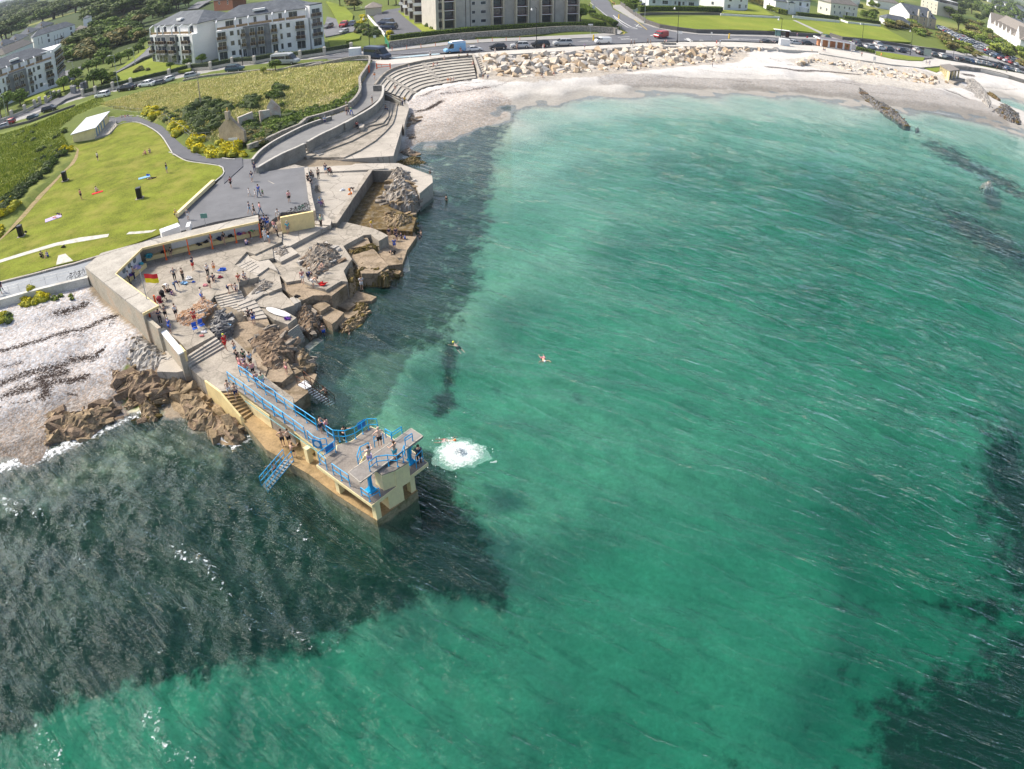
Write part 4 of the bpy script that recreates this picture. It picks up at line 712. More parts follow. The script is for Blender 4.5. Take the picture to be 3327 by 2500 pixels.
sheet('cracked_footpath','u 1075,920 1100,900 1290,888 1330,880 1290,905 1180,915',3.88,MATS['path_pale'],.1)
sheet('worn_earth','u 600,330 640,270 665,200 640,170 680,200 670,270 640,320 560,390 440,520 320,650 200,790 100,880 0,975 -60,1020 60,900 200,740 330,590 470,460',3.885,mat('earth',(.27,.2,.1),var=.4,scale=1.5,fine=7,stain=(.18,.2,.04),stain_amt=.8,stain_scale=.8),.1)
sheet('bare_patch','u 500,1095 560,1080 625,1140 480,1175',3.885,MATS['path_pale'],.1)
PATHP='w 935,975 1010,968 1100,962 1200,970 1290,1000 1380,1045 1440,1100 1500,1160 1560,1215 1650,1260 1720,1300 u 1650,250 1760,270 1990,290 h 120,300 210,290 215,355 75,480 u 1895,425 1905,375 1860,335 1640,300 1560,280 1480,232 w 1540,1325 1480,1280 1450,1230 1420,1180 1370,1115 1300,1060 1200,1012 1130,1003 1050,1010 1000,1025 930,1060'
sheet('asphalt_path',PATHP,3.80,ASPH_D,.6)
KERB=mat('kerb',(.5,.49,.45),var=.2,scale=2,fine=9)
def kerb(name,s_,z,wd=.16,ht=.12,mt=None,n=1):
 pts=G(s_,z);m=MB();pts=smooth_line(pts,n)if n>1 else pts
 for a,b in zip(pts[:-1],pts[1:]):m.bar(Vector((a.x,a.y,z-ht/2)),Vector((b.x,b.y,z-ht/2)),wd,ht)
 return tag(m.build(name,mt or KERB),kind='structure')
kerb('kerb','w 1010,1035 1060,1018 1130,1009 1200,1018 1300,1066 1375,1125 1420,1190 1450,1240 1480,1290',3.93,n=2)
kerb('kerb','u 1440,225 1480,240 1560,288 1640,310 1862,342 1900,376 1898,415 1830,472',3.93,n=2);kerb('kerb','w 935,968 1010,962 1100,955 1200,962 1290,995',3.93,n=2);kerb('kerb','h 60,290 110,297 155,300',3.93)
pw=G('u 1815,478 1505,762',4.15);lw=tag(MB().bar(pw[0],pw[1],.5,.5).build('low_wall',CREAM_P),'low cream painted wall along the plaza edge of the lawn','wall')
LP=[3.72]*6
sheet('coast_path','p 700,525 740,500 640,590 660,640 655,672 370,740 0,830 -200,880 -200,770 0,705 350,610',3.74,mat('path_blue',(.27,.29,.31),var=.15,scale=.5,fine=9,stain=(.4,.42,.44),stain_amt=.4),2.2)
a_,b_='p 0,700 250,640 400,600 550,565 735,510',3.98;kerb('kerb',a_,b_,.35,.3,CONC_L)
m=MB();pts=G('p 660,668 500,705 250,765 0,832 -150,870',3.95)
for a,b in zip(pts[:-1],pts[1:]):m.bar(Vector((a.x,a.y,3.0)),Vector((b.x,b.y,3.0)),.55,2.0)
tag(m.build('sea_wall',mat('sea_wall',(.55,.54,.5),var=.25,scale=.6,fine=7,bump=.3,stain=(.3,.28,.24),stain_amt=.6)),'low pale sea wall between the coast path and the shingle','wall')
rl=empty('path_railing',pts[1],label='thin grey tube railing along the coast path above the yellow gorse',cat='railing');rail(G('p 640,655 530,675 345,712 245,740 150,765 0,800 -100,825',3.9),rl,mt=mat('galv',(.35,.36,.37),rough=.4,metal=.4),name='rail',r=.022,h=.9)
kb=G('u 1400,870 1400,935 1525,905',4.3);p=G1('i 715,130',3.8);q=(G1('i 772,110',3.8)-p);o=MB();e_=q.normalized()*1.25;n_=Vector((-e_.y,e_.x,0)).normalized()*.85
o.prism([p-e_,p+e_,p+e_+n_,p-e_+n_],3.7,[4.55,4.55,4.75,4.75]);tag(o.build('white_bench_box',WHITE),'white painted concrete block behind the shelter roof at the lawn corner','block')
p=G1('i 845,95',3.75);o=MB();o.box((p.x,p.y,4.15),(.5,1.5,.75),rz=.25);tag(o.build('white_bench',WHITE),'white slatted board standing on the plaza behind the shelter','board')
WALLC=mat('render_wall',(0.26,0.25,0.225),var=.28,scale=.5,fine=5,bump=.3,stain=(0.13,0.125,0.115),stain_amt=.7,stain_scale=.35)
WCAP=mat('wall_cap',(0.43,0.415,0.38),var=.22,scale=.9,fine=7)
STONE=mat('stone_wall',(0.33,0.31,0.275),var=.6,scale=2.2,fine=6,bump=1.0,stain=(0.1,0.095,0.085),stain_amt=.85,stain_scale=2.4,bdist=.12)
STONE_D=mat('stone_wall_dark',(0.15,0.145,0.14),var=.5,scale=2.0,fine=6,bump=1.0,stain=(0.07,0.065,0.06),stain_amt=.7,stain_scale=2.0,bdist=.12)
def wall(name,s_,ztop,zbot,th,mt,label,cap=None,n=3,cat='wall',zt2=None,group=None):
 raw=P(s_);N=len(raw);zs=ztop if not np.isscalar(ztop)else[ztop]*N
 pts=[gp(p,z)for p,z in zip(raw,zs)];pts=smooth_line(pts,n)if n>1 else pts;zs=[p.z for p in pts];m=MB();mc=MB()
 L,R_=[],[]
 for i,p in enumerate(pts):
  d=(pts[min(i+1,len(pts)-1)]-pts[max(i-1,0)]);d.z=0;d.normalize();nn=Vector((-d.y,d.x,0));L.append(p+nn*th/2);R_.append(p-nn*th/2)
 def strip(mb,w,z0f,dz):
  vs=[];fs=[]
  for i in range(len(pts)):
   c_=(L[i]+R_[i])/2;l=c_+(L[i]-c_)*w;r=c_+(R_[i]-c_)*w;zb=z0f if z0f is not None else zs[i]
   zb=zb if dz is None else zs[i]
   vs+=[(l.x,l.y,zb),(l.x,l.y,zs[i]+(dz or 0)),(r.x,r.y,zs[i]+(dz or 0)),(r.x,r.y,zb)]
  for i in range(len(pts)-1):
   a=i*4;b=a+4
   for k_ in range(4):fs.append((a+k_,a+(k_+1)%4,b+(k_+1)%4,b+k_))
  fs+=[(3,2,1,0),tuple(len(vs)-4+k_ for k_ in range(4))];mb.add(vs,fs)
 strip(m,1,zbot,None)
 if cap:
  e=empty(name,(pts[0].x,pts[0].y,zbot),label=label,cat=cat,group=group);part(m,'wall_body',mt,e);strip(mc,1.15,None,.1);part(mc,'coping',cap,e);return e
 return tag(m.build(name,mt),label,cat,group)
sheet('ramp_road','h 290,318 480,180 860,0 c 0,1600 200,1545 480,1440 640,1300 700,1130 820,930 850,810 1100,830 1480,800 1180,870 1020,965 900,1100 1000,1110 990,1240 880,1330 640,1480 330,1660 h 700,185 520,262 320,380 330,425',3.71,mat('ramp_asphalt',(.19,.19,.19),var=.18,scale=.4,fine=12,stain=(.25,.25,.24),stain_amt=.5,stain_scale=.2),1.6)
wall('ramp_wall','h 285,308 340,245 430,180 560,110 700,45 820,5 c 190,1540 330,1500',4.3,3.2,.35,mat('old_wall',(.24,.23,.2),var=.5,scale=1.5,fine=6,bump=.6),'curved low lichened wall on the inland side of the ramp',cap=WCAP)
wall('ramp_wall','h 320,368 420,310 520,258 600,225 672,192',4.55,2.2,.4,WALLC,'grey retaining wall with paper notices at the foot of the ramp',cap=WCAP)
wall('ramp_wall','h 695,178 800,120 900,75 1040,0 c 500,1590 680,1490 850,1390 960,1290 1000,1200 1005,1105',[4.55,4.55,4.55,4.6,4.6,4.65,4.7,4.75,4.8,4.8],2.2,.4,WALLC,'tall curved grey retaining wall above the broad curved steps',cap=WCAP)
wall('ramp_wall','c 1005,1103 940,1103 875,1106',4.8,3.4,.35,WALLC,'short grey cross wall where the ramp bends',cap=WCAP,n=1)
wall('plaza_wall','h 685,368 700,480 715,590 738,690',4.15,2.6,.5,CONC_L,'low pale concrete wall beside the slipway terrace',n=1)
wall('pool_wall','k 595,162 500,298 400,445 322,560',2.75,.8,.5,CONC_D,'long straight dark wall of the tidal pool, landward side',n=1,cap=CONC);wall('pool_wall','k 597,160 680,163 775,166',2.72,.8,.4,CONC_D,'short wall at the head of the tidal pool',n=1)
m=MB();qn=G('h 455,318 485,305',4.0)
yw0,yw1=G1('j 490,118',4.85),G1('j 735,74',4.85);m=MB();m.bar(Vector((yw0.x,yw0.y,3.85)),Vector((yw1.x,yw1.y,3.85)),.35,2.0);tag(m.build('cream_wall',CREAM),'plain cream painted free standing wall hiding the parked bicycles','wall')
TT=[WALLC,CONC,CONC_L]
WL_='c 1005,1290 960,1390 860,1480 760,1560 x 1330,10 1100,105 850,205 720,250'
slabs('curved_terrace',[('x 725,262 835,298 1150,318 1612,290 1700,0 c 1270,1660 1290,1560 1340,1400 1320,1335 1195,1335 '+WL_,2.22,2,2.4),('x 722,262 840,297 1165,300 1310,235 1450,150 1540,70 1605,0 c 1140,1560 1165,1480 1185,1370 1195,1338 '+WL_,2.45,1,2),('x 722,260 838,296 1240,150 1440,45 c 1050,1600 1110,1480 1130,1345 '+WL_,2.68,1,2),('x 720,258 800,268 1200,120 1400,15 c 1000,1590 1070,1500 1095,1310 '+WL_,2.92,1,2),('x 718,255 830,225 1100,118 1350,8 c 900,1560 1000,1450 1050,1330 '+WL_,3.14,1,2)],TT)
m=MB();
for s_,z in(('x 830,225 870,207 900,215 860,232',3.0),('x 880,250 920,232 945,240 905,257',2.8),('x 915,272 960,255 985,262 940,280',2.6)):m.prism(G(s_,z),z-.5,z)
tag(m.build('terrace_steps',CONC_L),kind='structure')
tb=tag(MB().prism(G('c 680,1600 720,1595 760,1612 740,1645 690,1650',3.4),2.5,3.42).build('concrete_block',CONC_L),'square pale concrete block beside two people seated on the curved steps','block')
sheet('plaza','h 180,300 290,300 345,400 700,360 700,500 500,700 400,600 100,480',3.64,ASPH,.5)
top_s='c 895,1110 1020,965 1180,880 1480,805 1800,760 2165,730';bot_s='c 1325,1290 1395,1200 1560,1120 1800,1075 2000,1040 2212,1010'
tl=smooth_line(G(top_s,3.72),5);bl=smooth_line(G(bot_s,1.9),5);m=MB();NS=8;N=len(tl)
am=empty('seating_steps',(bl[10].x,bl[10].y,1.8),label='long curved grey concrete seating steps overlooking the head of the beach',cat='steps')
reg(tl+bl[::-1],1.7)
for k_ in range(NS):
 a,b=k_/NS,(k_+1)/NS;z=3.7-(3.7-1.9)*(k_+.9)/NS;zb=.8
 inn=[tl[i].lerp(bl[i],a)for i in range(N)];ou=[tl[i].lerp(bl[i],b)for i in range(N)]
 for i in range(N-1):
  q=[inn[i],inn[i+1],ou[i+1],ou[i]];o_=len(m.v);m.v+=[(p.x,p.y,z)for p in q]+[(ou[i+1].x,ou[i+1].y,zb),(ou[i].x,ou[i].y,zb)]
  m.f+=[[o_,o_+1,o_+2,o_+3][::-1],[o_+3,o_+2,o_+4,o_+5][::-1]];m.m+=[1,0]
part(m,'treads',[CONC_D,mat('tread_concrete',(.40,.375,.33),var=.25,scale=.5,fine=6,stain=(.22,.2,.17),stain_amt=.5)],am)
m=MB()
for i in range(N-1):m.bar(Vector((tl[i].x,tl[i].y,3.75)),Vector((tl[i+1].x,tl[i+1].y,3.75)),.35,.7)
part(m,'top_wall',CONC,am)
for(t0,t1)in(('c 1030,990','c 1420,1195'),('c 1520,815','c 1760,1075')):
 A,B=G1(t0,3.5),G1(t1,1.95);m=MB();d=(B-A);d.z=0;
 for k_ in range(16):
  p=A.lerp(B,(k_+.5)/16);z=3.72-(3.7-1.9)*(k_+1)/16-.02;m.box((p.x,p.y,z-.3),(d.length/16*1.02,1.1,.6),rz=math.atan2(d.y,d.x))
 part(m,'stair',CONC_L,am)
m=MB();a,b=G1('d 100,400',3.9),G1('d 152,560',2.2);c_,d_=G1('d 145,398',3.9),G1('d 205,528',2.2)
for p,q in((a,b),(c_,d_)):n_=off(p,q,.25);m.prism([p-n_,q-n_,q+n_,p+n_],1.2,[4.0,2.5,2.5,4.0])
part(m,'side_wall',CONC_L,am);m=MB()
for k_ in range(10):m.prism([a.lerp(b,k_/10),c_.lerp(d_,k_/10),c_.lerp(d_,(k_+1)/10),a.lerp(b,(k_+1)/10)],1.2,3.6-.17*k_)
part(m,'side_stair',CONC_L,am)
wall('cross_wall','c 1015,1180 1120,1230 1240,1285',[3.9,3.3,2.9],1.6,.25,CONC,'upper slanting grey wall dividing the two sets of steps',n=1);wall('cross_wall','c 1010,1200 1120,1255 1235,1320',[3.6,3.3,2.9],1.6,.3,WALLC,'lower slanting grey wall beside the person in yellow',n=1)
PROMZ=3.62
PAVE=mat('promenade_paving',(.50,.48,.44),var=.12,scale=.3,fine=6,bump=.1,stain=(.38,.36,.33),stain_amt=.5,stain_scale=.12)
sheet('promenade','c 850,815 870,770 1100,765 1500,735 1800,705 2212,690 d 0,405 300,380 600,365 900,350 1267,335 e 300,325 600,322 900,325 1267,345 f 0,335 380,360 640,395 900,440 1160,470 1267,455 g 590,450 700,470 900,505 1100,545 1267,575 1500,650 1500,720 1267,615 1000,548 850,512 720,506 s 1640,530 1430,545 1200,520 930,480 640,430 f 380,400 150,385 0,380 e 1267,382 1000,365 600,355 200,355 0,362 d 1000,372 600,392 300,410 95,425 c 2165,735 1800,765 1480,808 1180,880 1000,850',PROMZ,PAVE,1.2)
ROAD=mat('road_asphalt',(.125,.13,.145),var=.12,scale=.2,fine=8,bump=.1,stain=(.17,.175,.19),stain_amt=.5,stain_scale=.12)
sheet('road','F -300,470 0,408 120,372 200,340 320,303 420,290 500,270 620,248 760,222 820,212 870,200 c 850,770 1100,762 1500,730 1800,700 2212,686 d 0,400 300,374 600,358 900,343 1267,327 e 300,318 600,314 900,317 1267,338 f 0,328 380,350 640,385 900,428 1160,458 1267,446 g 590,440 700,460 900,495 1100,535 1267,565 1500,640 1500,560 1267,520 1000,455 800,420 700,405 500,375 300,345 100,325 f 620,335 520,312 400,300 140,285 0,272 e 1200,285 900,275 600,262 400,235 200,180 0,75 F 1990,10 1960,-20 1920,-20 1930,10 1990,70 2050,110 d 1180,265 1000,290 700,300 300,315 0,330 c 1800,590 1100,665 700,700 F 1150,166 1000,190 800,205 650,235 500,262 400,285 300,285 200,305 100,350 0,375 -300,430',3.58,ROAD,.9)
PAVG=mat('pavement',(.33,.325,.315),var=.14,scale=.3,fine=7,stain=(.25,.25,.24),stain_amt=.5,stain_scale=.2)
sheet('pavement','F 1150,166 c 700,690 1100,660 1800,585 2212,545 d 0,325 300,310 700,295 1000,285 1190,262 1215,240 1180,225 1165,250 900,262 500,280 200,290 0,300 c 2212,500 1500,580 1100,600 600,650 F 1130,165',3.68,PAVG,.6)
sheet('pavement','F 1140,166 1140,162 980,182 800,200 650,222 500,246 400,272 300,300 a 1000,1200 700,1330 300,1480 F 0,398 -300,450 -300,470 0,415 a 300,1530 560,1400 F 230,330 280,312 400,287 500,268 650,240 800,215 1000,192',3.66,PAVG,.6)
sheet('pavement','e 0,60 150,150 300,210 480,250 640,268 900,280 1200,290 f 0,290 140,300 400,312 520,325 600,340 g 100,330 300,352 500,385 700,415 800,430 1000,465 1267,530 1267,520 1000,440 800,408 700,395 500,365 300,335 100,312 f 620,325 520,300 460,280 150,275 0,265 e 1200,275 900,265 700,258 500,240 300,195 180,120 60,40 e 0,45',3.70,PAVG,.6)
MARK=mat('road_paint',(.7,.7,.68),var=.12,fine=9);YEL=mat('road_paint_yellow',(.65,.48,.08),var=.15)
def strips(name,rows,z,mt):
 m=MB()
 for s_,wd_ in rows:
  pts=G(s_,z)
  for a,b in zip(pts[:-1],pts[1:]):n=off(a,b,wd_/2);m.prism([a-n,b-n,b+n,a+n],z-.01,z)
 return tag(m.build(name,mt),kind='structure')
strips('road_marking',[('c 1120,715 1500,670 1800,640',.12),('e 60,300 180,298',.25),('e 0,120 70,170 130,205 180,222',.3),('e 10,135 60,180 110,212 180,225',.2),('F 1925,10 1990,62',.15),('e 545,295 575,320',.5),('e 555,293 590,318',.3),('f 0,303 60,306',.2),('e 880,301 1090,308',.35),('e 640,312 670,314',.2),('e 160,190 215,212 170,205 190,188',.2),('d 895,310 960,308',.2),('d 880,315 985,312',.15),('d 1180,285 1267,278',.2),('d 1200,297 1267,293',.25),('e 275,272 310,270 330,276',.6),('r 1640,340 1690,360',.3),('r 1660,338 1710,358',.3),('a 260,1508 370,1468',.7),('r 1770,350 1800,354',.3),('r 1955,348 2100,350',.3)],3.586,MARK)
strips('road_marking',[('F 1975,-10 2060,60 2110,100',.2),('c 1110,655 1500,615 1800,588 2200,560',.1),('a 530,1440 560,1460',.3),('d 1190,262 1222,262 1230,250 1205,235',.15)],3.69,YEL)
m=MB();a,b=G1('q 1250,490',3.64),G1('q 1655,460',3.64)
strips('bay_marking',[('c 1110,750 1350,730 1600,712 1750,700',.12),('c 1340,725 1360,742',.12),('c 1590,695 1620,712',.12),('c 1130,738 1700,688 1750,700',.1)],3.640,MARK)
sheet('bay_paint','c 1110,752 1130,738 1600,697 1740,690 1752,702 1400,732',3.632,mat('bay_blue',(.30,.42,.48),var=.2,stain=(.45,.46,.45),stain_amt=.6,stain_scale=.6),.1)
GZL=4.62
sheet('car_park','c 880,205 1060,120 1240,95 1330,200 1540,435 1120,448 1000,380 920,290',GZL,ASPH_D,.5);sheet('car_park','c 235,380 280,200 430,240 450,300 660,330 620,400 260,462',GZL,ASPH,.5)
sheet('estate_road','a 1460,915 1620,850 1760,760 1900,640 1980,575 1990,680 1880,720 1700,830 1500,935',GZL,ASPH,.5);sheet('estate_road','a 700,1310 850,1230 950,1150 1100,1100 1020,1080 900,960 830,900 1040,840 1130,810 1040,880 960,950 1130,1080 1100,1180 880,1250 760,1330',GZL-.3,ASPH,.9)
sheet('estate_road','b 470,90 600,0 800,-30 700,20 610,80',GZL,ASPH,.5)
for s_,z in(('a 1420,960 1560,870 1700,760 1860,640 1880,600 1960,580 1900,650 1780,750 1650,830 1440,950',GZL+.05),('a 1420,980 2010,720 2212,790 2212,930 1990,940 1700,1020 1500,1060 1400,1010',GZL+.02),('a 340,1260 660,1130 950,1070 960,1110 700,1190 620,1250 350,1310',GZL-.1),('c 270,0 500,60 620,180 600,330 440,330 380,180',GZL+.04),('c 290,500 450,460 600,400 720,450 700,490 530,520 520,580 320,590',GZL-.2),('c 1205,140 1340,260 1560,430 1750,410 1680,340 1400,200 1240,110',GZL+.05),('a 1240,420 1400,330 1700,180 1790,130 1810,180 1600,280 1330,390 1250,440',GZL+.3),('a 240,150 380,90 350,150 270,190',GZL+.4),('a 540,30 600,10 590,60 560,80',GZL+.4),('d 900,190 930,140 1020,150 1100,185 1090,205 890,200',4.4),('b 0,800 420,830 540,820 500,880 0,940',GZL+.03)):
 sheet('estate_lawn',s_,z,LAWN_F,.6)
sheet('estate_lawn','e 250,140 800,130 1267,155 f 0,150 190,165 480,180 840,210 1070,335 900,325 700,300 560,290 440,270 200,240 0,238 e 1200,245 900,232 620,228 450,205 330,180',4.15,LAWN_F,.6);sheet('estate_lawn','e 810,85 990,95 1000,40 1080,60 1200,130 1000,118 810,108',4.3,LAWN_F,.6)
sheet('estate_path','f 190,165 215,167 420,262 400,268',4.17,PAVG,.1)
sheet('estate_lawn','g 180,400 300,415 440,440 545,450 530,472 430,470 300,455 180,425',3.85,LAWN_F,.4);sheet('estate_lawn','s 1430,545 1620,530 1640,545 1550,580',3.2,LAWN_F,1)
wall('bed_wall','g 25,388 180,420 440,470',3.9,3.4,.3,WALLC,'low dark wall round the grass bed on the promenade',n=1)
wall('stone_wall','c 1085,530 1500,478 1850,440 2212,415 F 1700,95 1800,88 1900,86 2000,92 2010,95',5.6,3.6,.5,STONE,'long grey stone wall in front of the concrete apartment block',n=2);wall('stone_wall','F -300,440 0,405 100,382 190,350 250,330',4.9,4.0,.45,STONE_D,'field wall of dark stone at the far left of the road',n=1)
wall('stone_wall','b 400,1010 640,960 900,930 1200,905 1420,880 1650,880 1900,820 2212,780 c 0,840 300,780 500,740 700,710 830,712',4.95,4.1,.6,STONE,'rough rubble wall between the tall grass field and the road',n=2)
wall('stone_wall','c 830,715 825,800 760,900 700,990 705,1080 700,1160 640,1250 560,1320',5.0,3.6,.5,STONE,'rough stone wall along the top of the ramp beside the grass field',n=2);wall('stone_wall','c 560,1340 400,1400 200,1460 0,1510 h 640,40 500,95 380,150 250,195',4.4,3.6,.6,STONE,'low white flecked stone wall under the clipped hedge',n=1)
wall('stone_wall','e 60,20 130,75 200,120 250,155 350,190 480,210 620,228 900,238 1200,248 f 0,246 200,258 440,272',4.95,3.7,.5,STONE_D,'dark stone wall with jagged top along the wide seaside lawn',n=1);wall('stone_wall','f 470,262 560,290 700,305 900,330 1100,365 1267,385 g 600,378 700,395',5.0,3.8,.5,STONE_D,'dark stone wall behind the row of cars at the far right',n=1)
wall('stone_wall','g 935,455 1267,535 1400,570',4.7,3.7,.5,STONE_D,'dark stone wall in front of the crowded car park',n=1);wall('stone_wall','e 200,105 400,102 800,108',4.9,4.0,.4,STONE_D,'low stone wall under the villa hedge',n=1)
wall('white_wall','e 800,112 1000,125 1240,138',4.9,4.1,.35,WHITE,'long low white garden wall above the seaside lawn',n=1);wall('white_wall','f 192,130 350,150 540,170',5.2,4.1,.3,WHITE,'white garden wall with regular gaps in front of the villa',n=1);wall('white_wall','f 550,160 600,178 845,205',5.0,4.1,.3,WHITE,'white garden wall that bends down beside the dark hedge',n=1)
wall('sea_wall','s 1640,530 1750,538 1900,555 2050,590 2212,640 2400,700',[3.9]*6,1.5,.6,WALLC,'grey sea wall curving away behind the small cream changing hut',n=1)
wall('garden_wall','c 810,180 900,280 1000,390 1030,430',5.3,4.3,.2,WHITE,'thin white wall beside the two dark cars',n=1);wall('timber_fence','c 610,640 800,600',4.5,3.6,.1,mat('old_timber',(.3,.22,.13),var=.4,scale=3,fine=10),'weathered picket fence by the gate pillar',n=1,cat='fence');wall('timber_fence','c 890,580 1080,560',4.5,3.6,.1,MATS['old_timber'],'weathered picket fence by the green gate',n=1,cat='fence')
wall('green_gate','c 1030,450 1082,555',[6.0,5.2],3.6,.08,paint('gate_green',(.02,.2,.12)),'tall green metal gate at the end of the stone wall',n=1,cat='gate')
for s_,w__,lb in(('h 465,315',.55,'larger white paper notice on the grey ramp wall'),('h 480,305',.3,'smaller white paper notice on the grey ramp wall')):
 p=G1(s_,3.95);rr=G1('h 520,258',4.55)-G1('h 420,310',4.55);rr.normalize();nn=Vector((rr.y,-rr.x,0));q=p+nn*.0;tag(MB().box((q.x,q.y,3.95),(w__,.05,w__*1.1),rz=math.atan2(rr.y,rr.x)).build('notice',WHITE),lb,'notice')
SLATE=mat('slate_roof',(0.095,0.11,0.13),var=.22,scale=.8,fine=6,bump=.3,stain=(0.22,0.235,0.25),stain_amt=.4,stain_scale=.4)
TILE_B=mat('brown_roof',(0.22,0.20,0.18),var=.2,scale=.8,fine=6,bump=.3)
REND_W=mat('white_render',(0.78,0.79,0.80),var=.06,scale=.5,fine=3,stain=(.6,.6,.58),stain_amt=.25,stain_scale=.25)
REND_C=mat('cream_render',(0.62,0.56,0.44),var=.1,scale=.5,fine=4);REND_S=mat('stone_render',(.50,.40,.29),var=.25,scale=2,fine=8)
PEBD=mat('pebbledash',(0.50,0.475,0.43),var=.12,scale=.5,fine=9,bump=.2,stain=(.36,.345,.31),stain_amt=.6,stain_scale=.3)
SLATEW=mat('slate_cladding',(0.20,0.21,0.22),var=.25,scale=1.2,fine=9,bump=.2,stain=(.3,.25,.22),stain_amt=.35,stain_scale=.6)
GLASSW=mat('window_glass',(0.045,0.055,0.07),rough=.12,spec=.8,var=.5,scale=.7,fine=2);BRONZE=mat('bronze_glass',(0.05,0.028,0.022),rough=.15,spec=.6,var=.2);RAILC=mat('rail_tan',(.5,.42,.3),rough=.5,var=.1)
FRAMEW=paint('frame_white',(.75,.76,.76));BALC=mat('balcony_grey',(.25,.265,.28),var=.12,fine=6);BRICK=mat('brick',(.22,.09,.055),var=.3,scale=2,fine=9,bump=.3);TERRA=mat('chimney_pot',(.45,.13,.05),var=.2)
class Fac:
 """a facade plane: u in metres along, v up, o outward"""
 def __init__(s,A,B,z0,par):
  s.A=Vector((A[0],A[1],z0));d=Vector((B[0]-A[0],B[1]-A[1],0));s.L=d.length;s.d=d/s.L;s.n=Vector((s.d.y,-s.d.x,0));s.par=par
 def p(s,u,v,o=0):return s.A+s.d*u+Vector((0,0,v))+s.n*o
 def quad(s,mb,u0,u1,v0,v1,o=.02,th=.06):
  a,b,c,d=s.p(u0,v0,o),s.p(u1,v0,o),s.p(u1,v1,o),s.p(u0,v1,o);e=[q-s.n*th for q in(a,b,c,d)]
  mb.add([a,b,c,d]+e,[(0,1,2,3),(1,0,4,5),(2,1,5,6),(3,2,6,7),(0,3,7,4),(7,6,5,4)])
 def window(s,u0,u1,v0,v1,bars=1,frame=None,name='window',o=0.0,trans=0):
  m=MB();s.quad(m.mat(0),u0-.07,u1+.07,v0-.07,v1+.07,o+.035,.06);w_=(u1-u0)
  n=bars+1;g_=.05
  for k_ in range(n):
   a=u0+w_*k_/n+(g_/2 if k_ else 0);b=u0+w_*(k_+1)/n-(g_/2 if k_<n-1 else 0)
   if trans:
    vm=v0+(v1-v0)*.5;s.quad(m.mat(1),a,b,v0,vm-g_/2,o+.045,.03);s.quad(m.mat(1),a,b,vm+g_/2,v1,o+.045,.03)
   else:s.quad(m.mat(1),a,b,v0,v1,o+.045,.03)
  return part(m,name,[frame or FRAMEW,GLASSW],s.par)
 def balcony(s,u0,u1,v,dep=1.1,h=1.0,slab=None,panes=2,rmat=None,slabh=.55):
  m=MB();m.mat(0)
  c_=s.p((u0+u1)/2,v-slabh/2+.1,dep/2);ang=math.atan2(s.d.y,s.d.x);m.box(c_,(u1-u0,dep,slabh),rz=ang)
  s.quad(m.mat(1),u0+.05,u1-.05,v+.15,v+h,dep-.03,.03)
  for uu in(u0+.02,u1-.02):m.mat(1).bar(s.p(uu,v+.55,0),s.p(uu,v+.55,dep),.03,.8)
  m.mat(2).bar(s.p(u0,v+h,dep),s.p(u1,v+h,dep),.06,.06)
  for k_ in range(panes+1):uu=u0+.03+(u1-u0-.06)*k_/panes;m.bar(s.p(uu,v,dep+.02),s.p(uu,v+h,dep+.02),.07,.07)
  return part(m,'balcony',[slab or BALC,BRONZE,rmat or RAILC],s.par)
def hip_roof(par,poly4,z,rise,mt=None,over=.35,ridge=None,name='roof'):
 """poly4: four corners, long side first (a-b); ridge parallel to a-b"""
 c=sum((Vector((p[0],p[1],0))for p in poly4),Vector())/4;q=[Vector((p[0],p[1],0))for p in poly4];q=[p+(p-c).normalized()*over*1.4 for p in q]
 a,b,c2,d=q;w_=(d-a).length;L=(b-a).length;k_=min(.48,w_/2/L)if ridge is None else ridge;e0,e1=(a+d)/2,(b+c2)/2;r0=e0.lerp(e1,k_);r1=e0.lerp(e1,1-k_)
 V=[Vector((p.x,p.y,z))for p in q]+[Vector((r0.x,r0.y,z+rise)),Vector((r1.x,r1.y,z+rise))]+[Vector((p.x,p.y,z-.15))for p in q]
 m=MB();m.add(V,[(0,1,5,4),(1,2,5),(2,3,4,5),(3,0,4),(6,7,1,0),(7,8,2,1),(8,9,3,2),(9,6,0,3),(9,8,7,6)])
 return part(m,name,mt or SLATE,par)
def gable_roof(par,poly4,z,rise,mt=None,over=.25,wallmat=None):
 q=[Vector((p[0],p[1],0))for p in poly4];a,b,c2,d=q;u=(b-a).normalized()*over;w_=(a-d).normalized()*over
 A,B,C2,D=a-u+w_,b+u+w_,c2+u-w_,d-u-w_;r0,r1=(A+D)/2,(B+C2)/2;m=MB();t=.14
 V=[Vector((p.x,p.y,z))for p in(A,B,C2,D)]+[Vector((p.x,p.y,z+rise))for p in(r0,r1)];V+=[v-Vector((0,0,t))for v in V]
 m.add(V,[(0,1,5,4),(2,3,4,5),(7,6,10,11),(9,8,11,10),(6,7,1,0),(8,9,3,2),(0,4,10,6),(4,3,9,10),(1,7,11,5),(5,11,8,2)])
 r=part(m,'roof',mt or SLATE,par)
 for p0,p1 in((a,d),(b,c2)):
  m=MB();mid=(p0+p1)/2;n_=(b-a).normalized()*(.15 if p0 is a else-.15);V=[Vector((p0.x,p0.y,z-.05)),Vector((p1.x,p1.y,z-.05)),Vector((mid.x,mid.y,z+rise-.14))];m.add(V+[v+n_ for v in V],[(0,1,2),(5,4,3),(0,3,4,1),(1,4,5,2),(2,5,3,0)]);part(m,'gable',wallmat or REND_W,par)
 return r
def rect(A,B,dep):
 d=(B-A);d.z=0;d.normalize();n=Vector((-d.y,d.x,0));return[Vector((A.x,A.y,0)),Vector((B.x,B.y,0)),Vector((B.x,B.y,0))+n*dep,Vector((A.x,A.y,0))+n*dep]
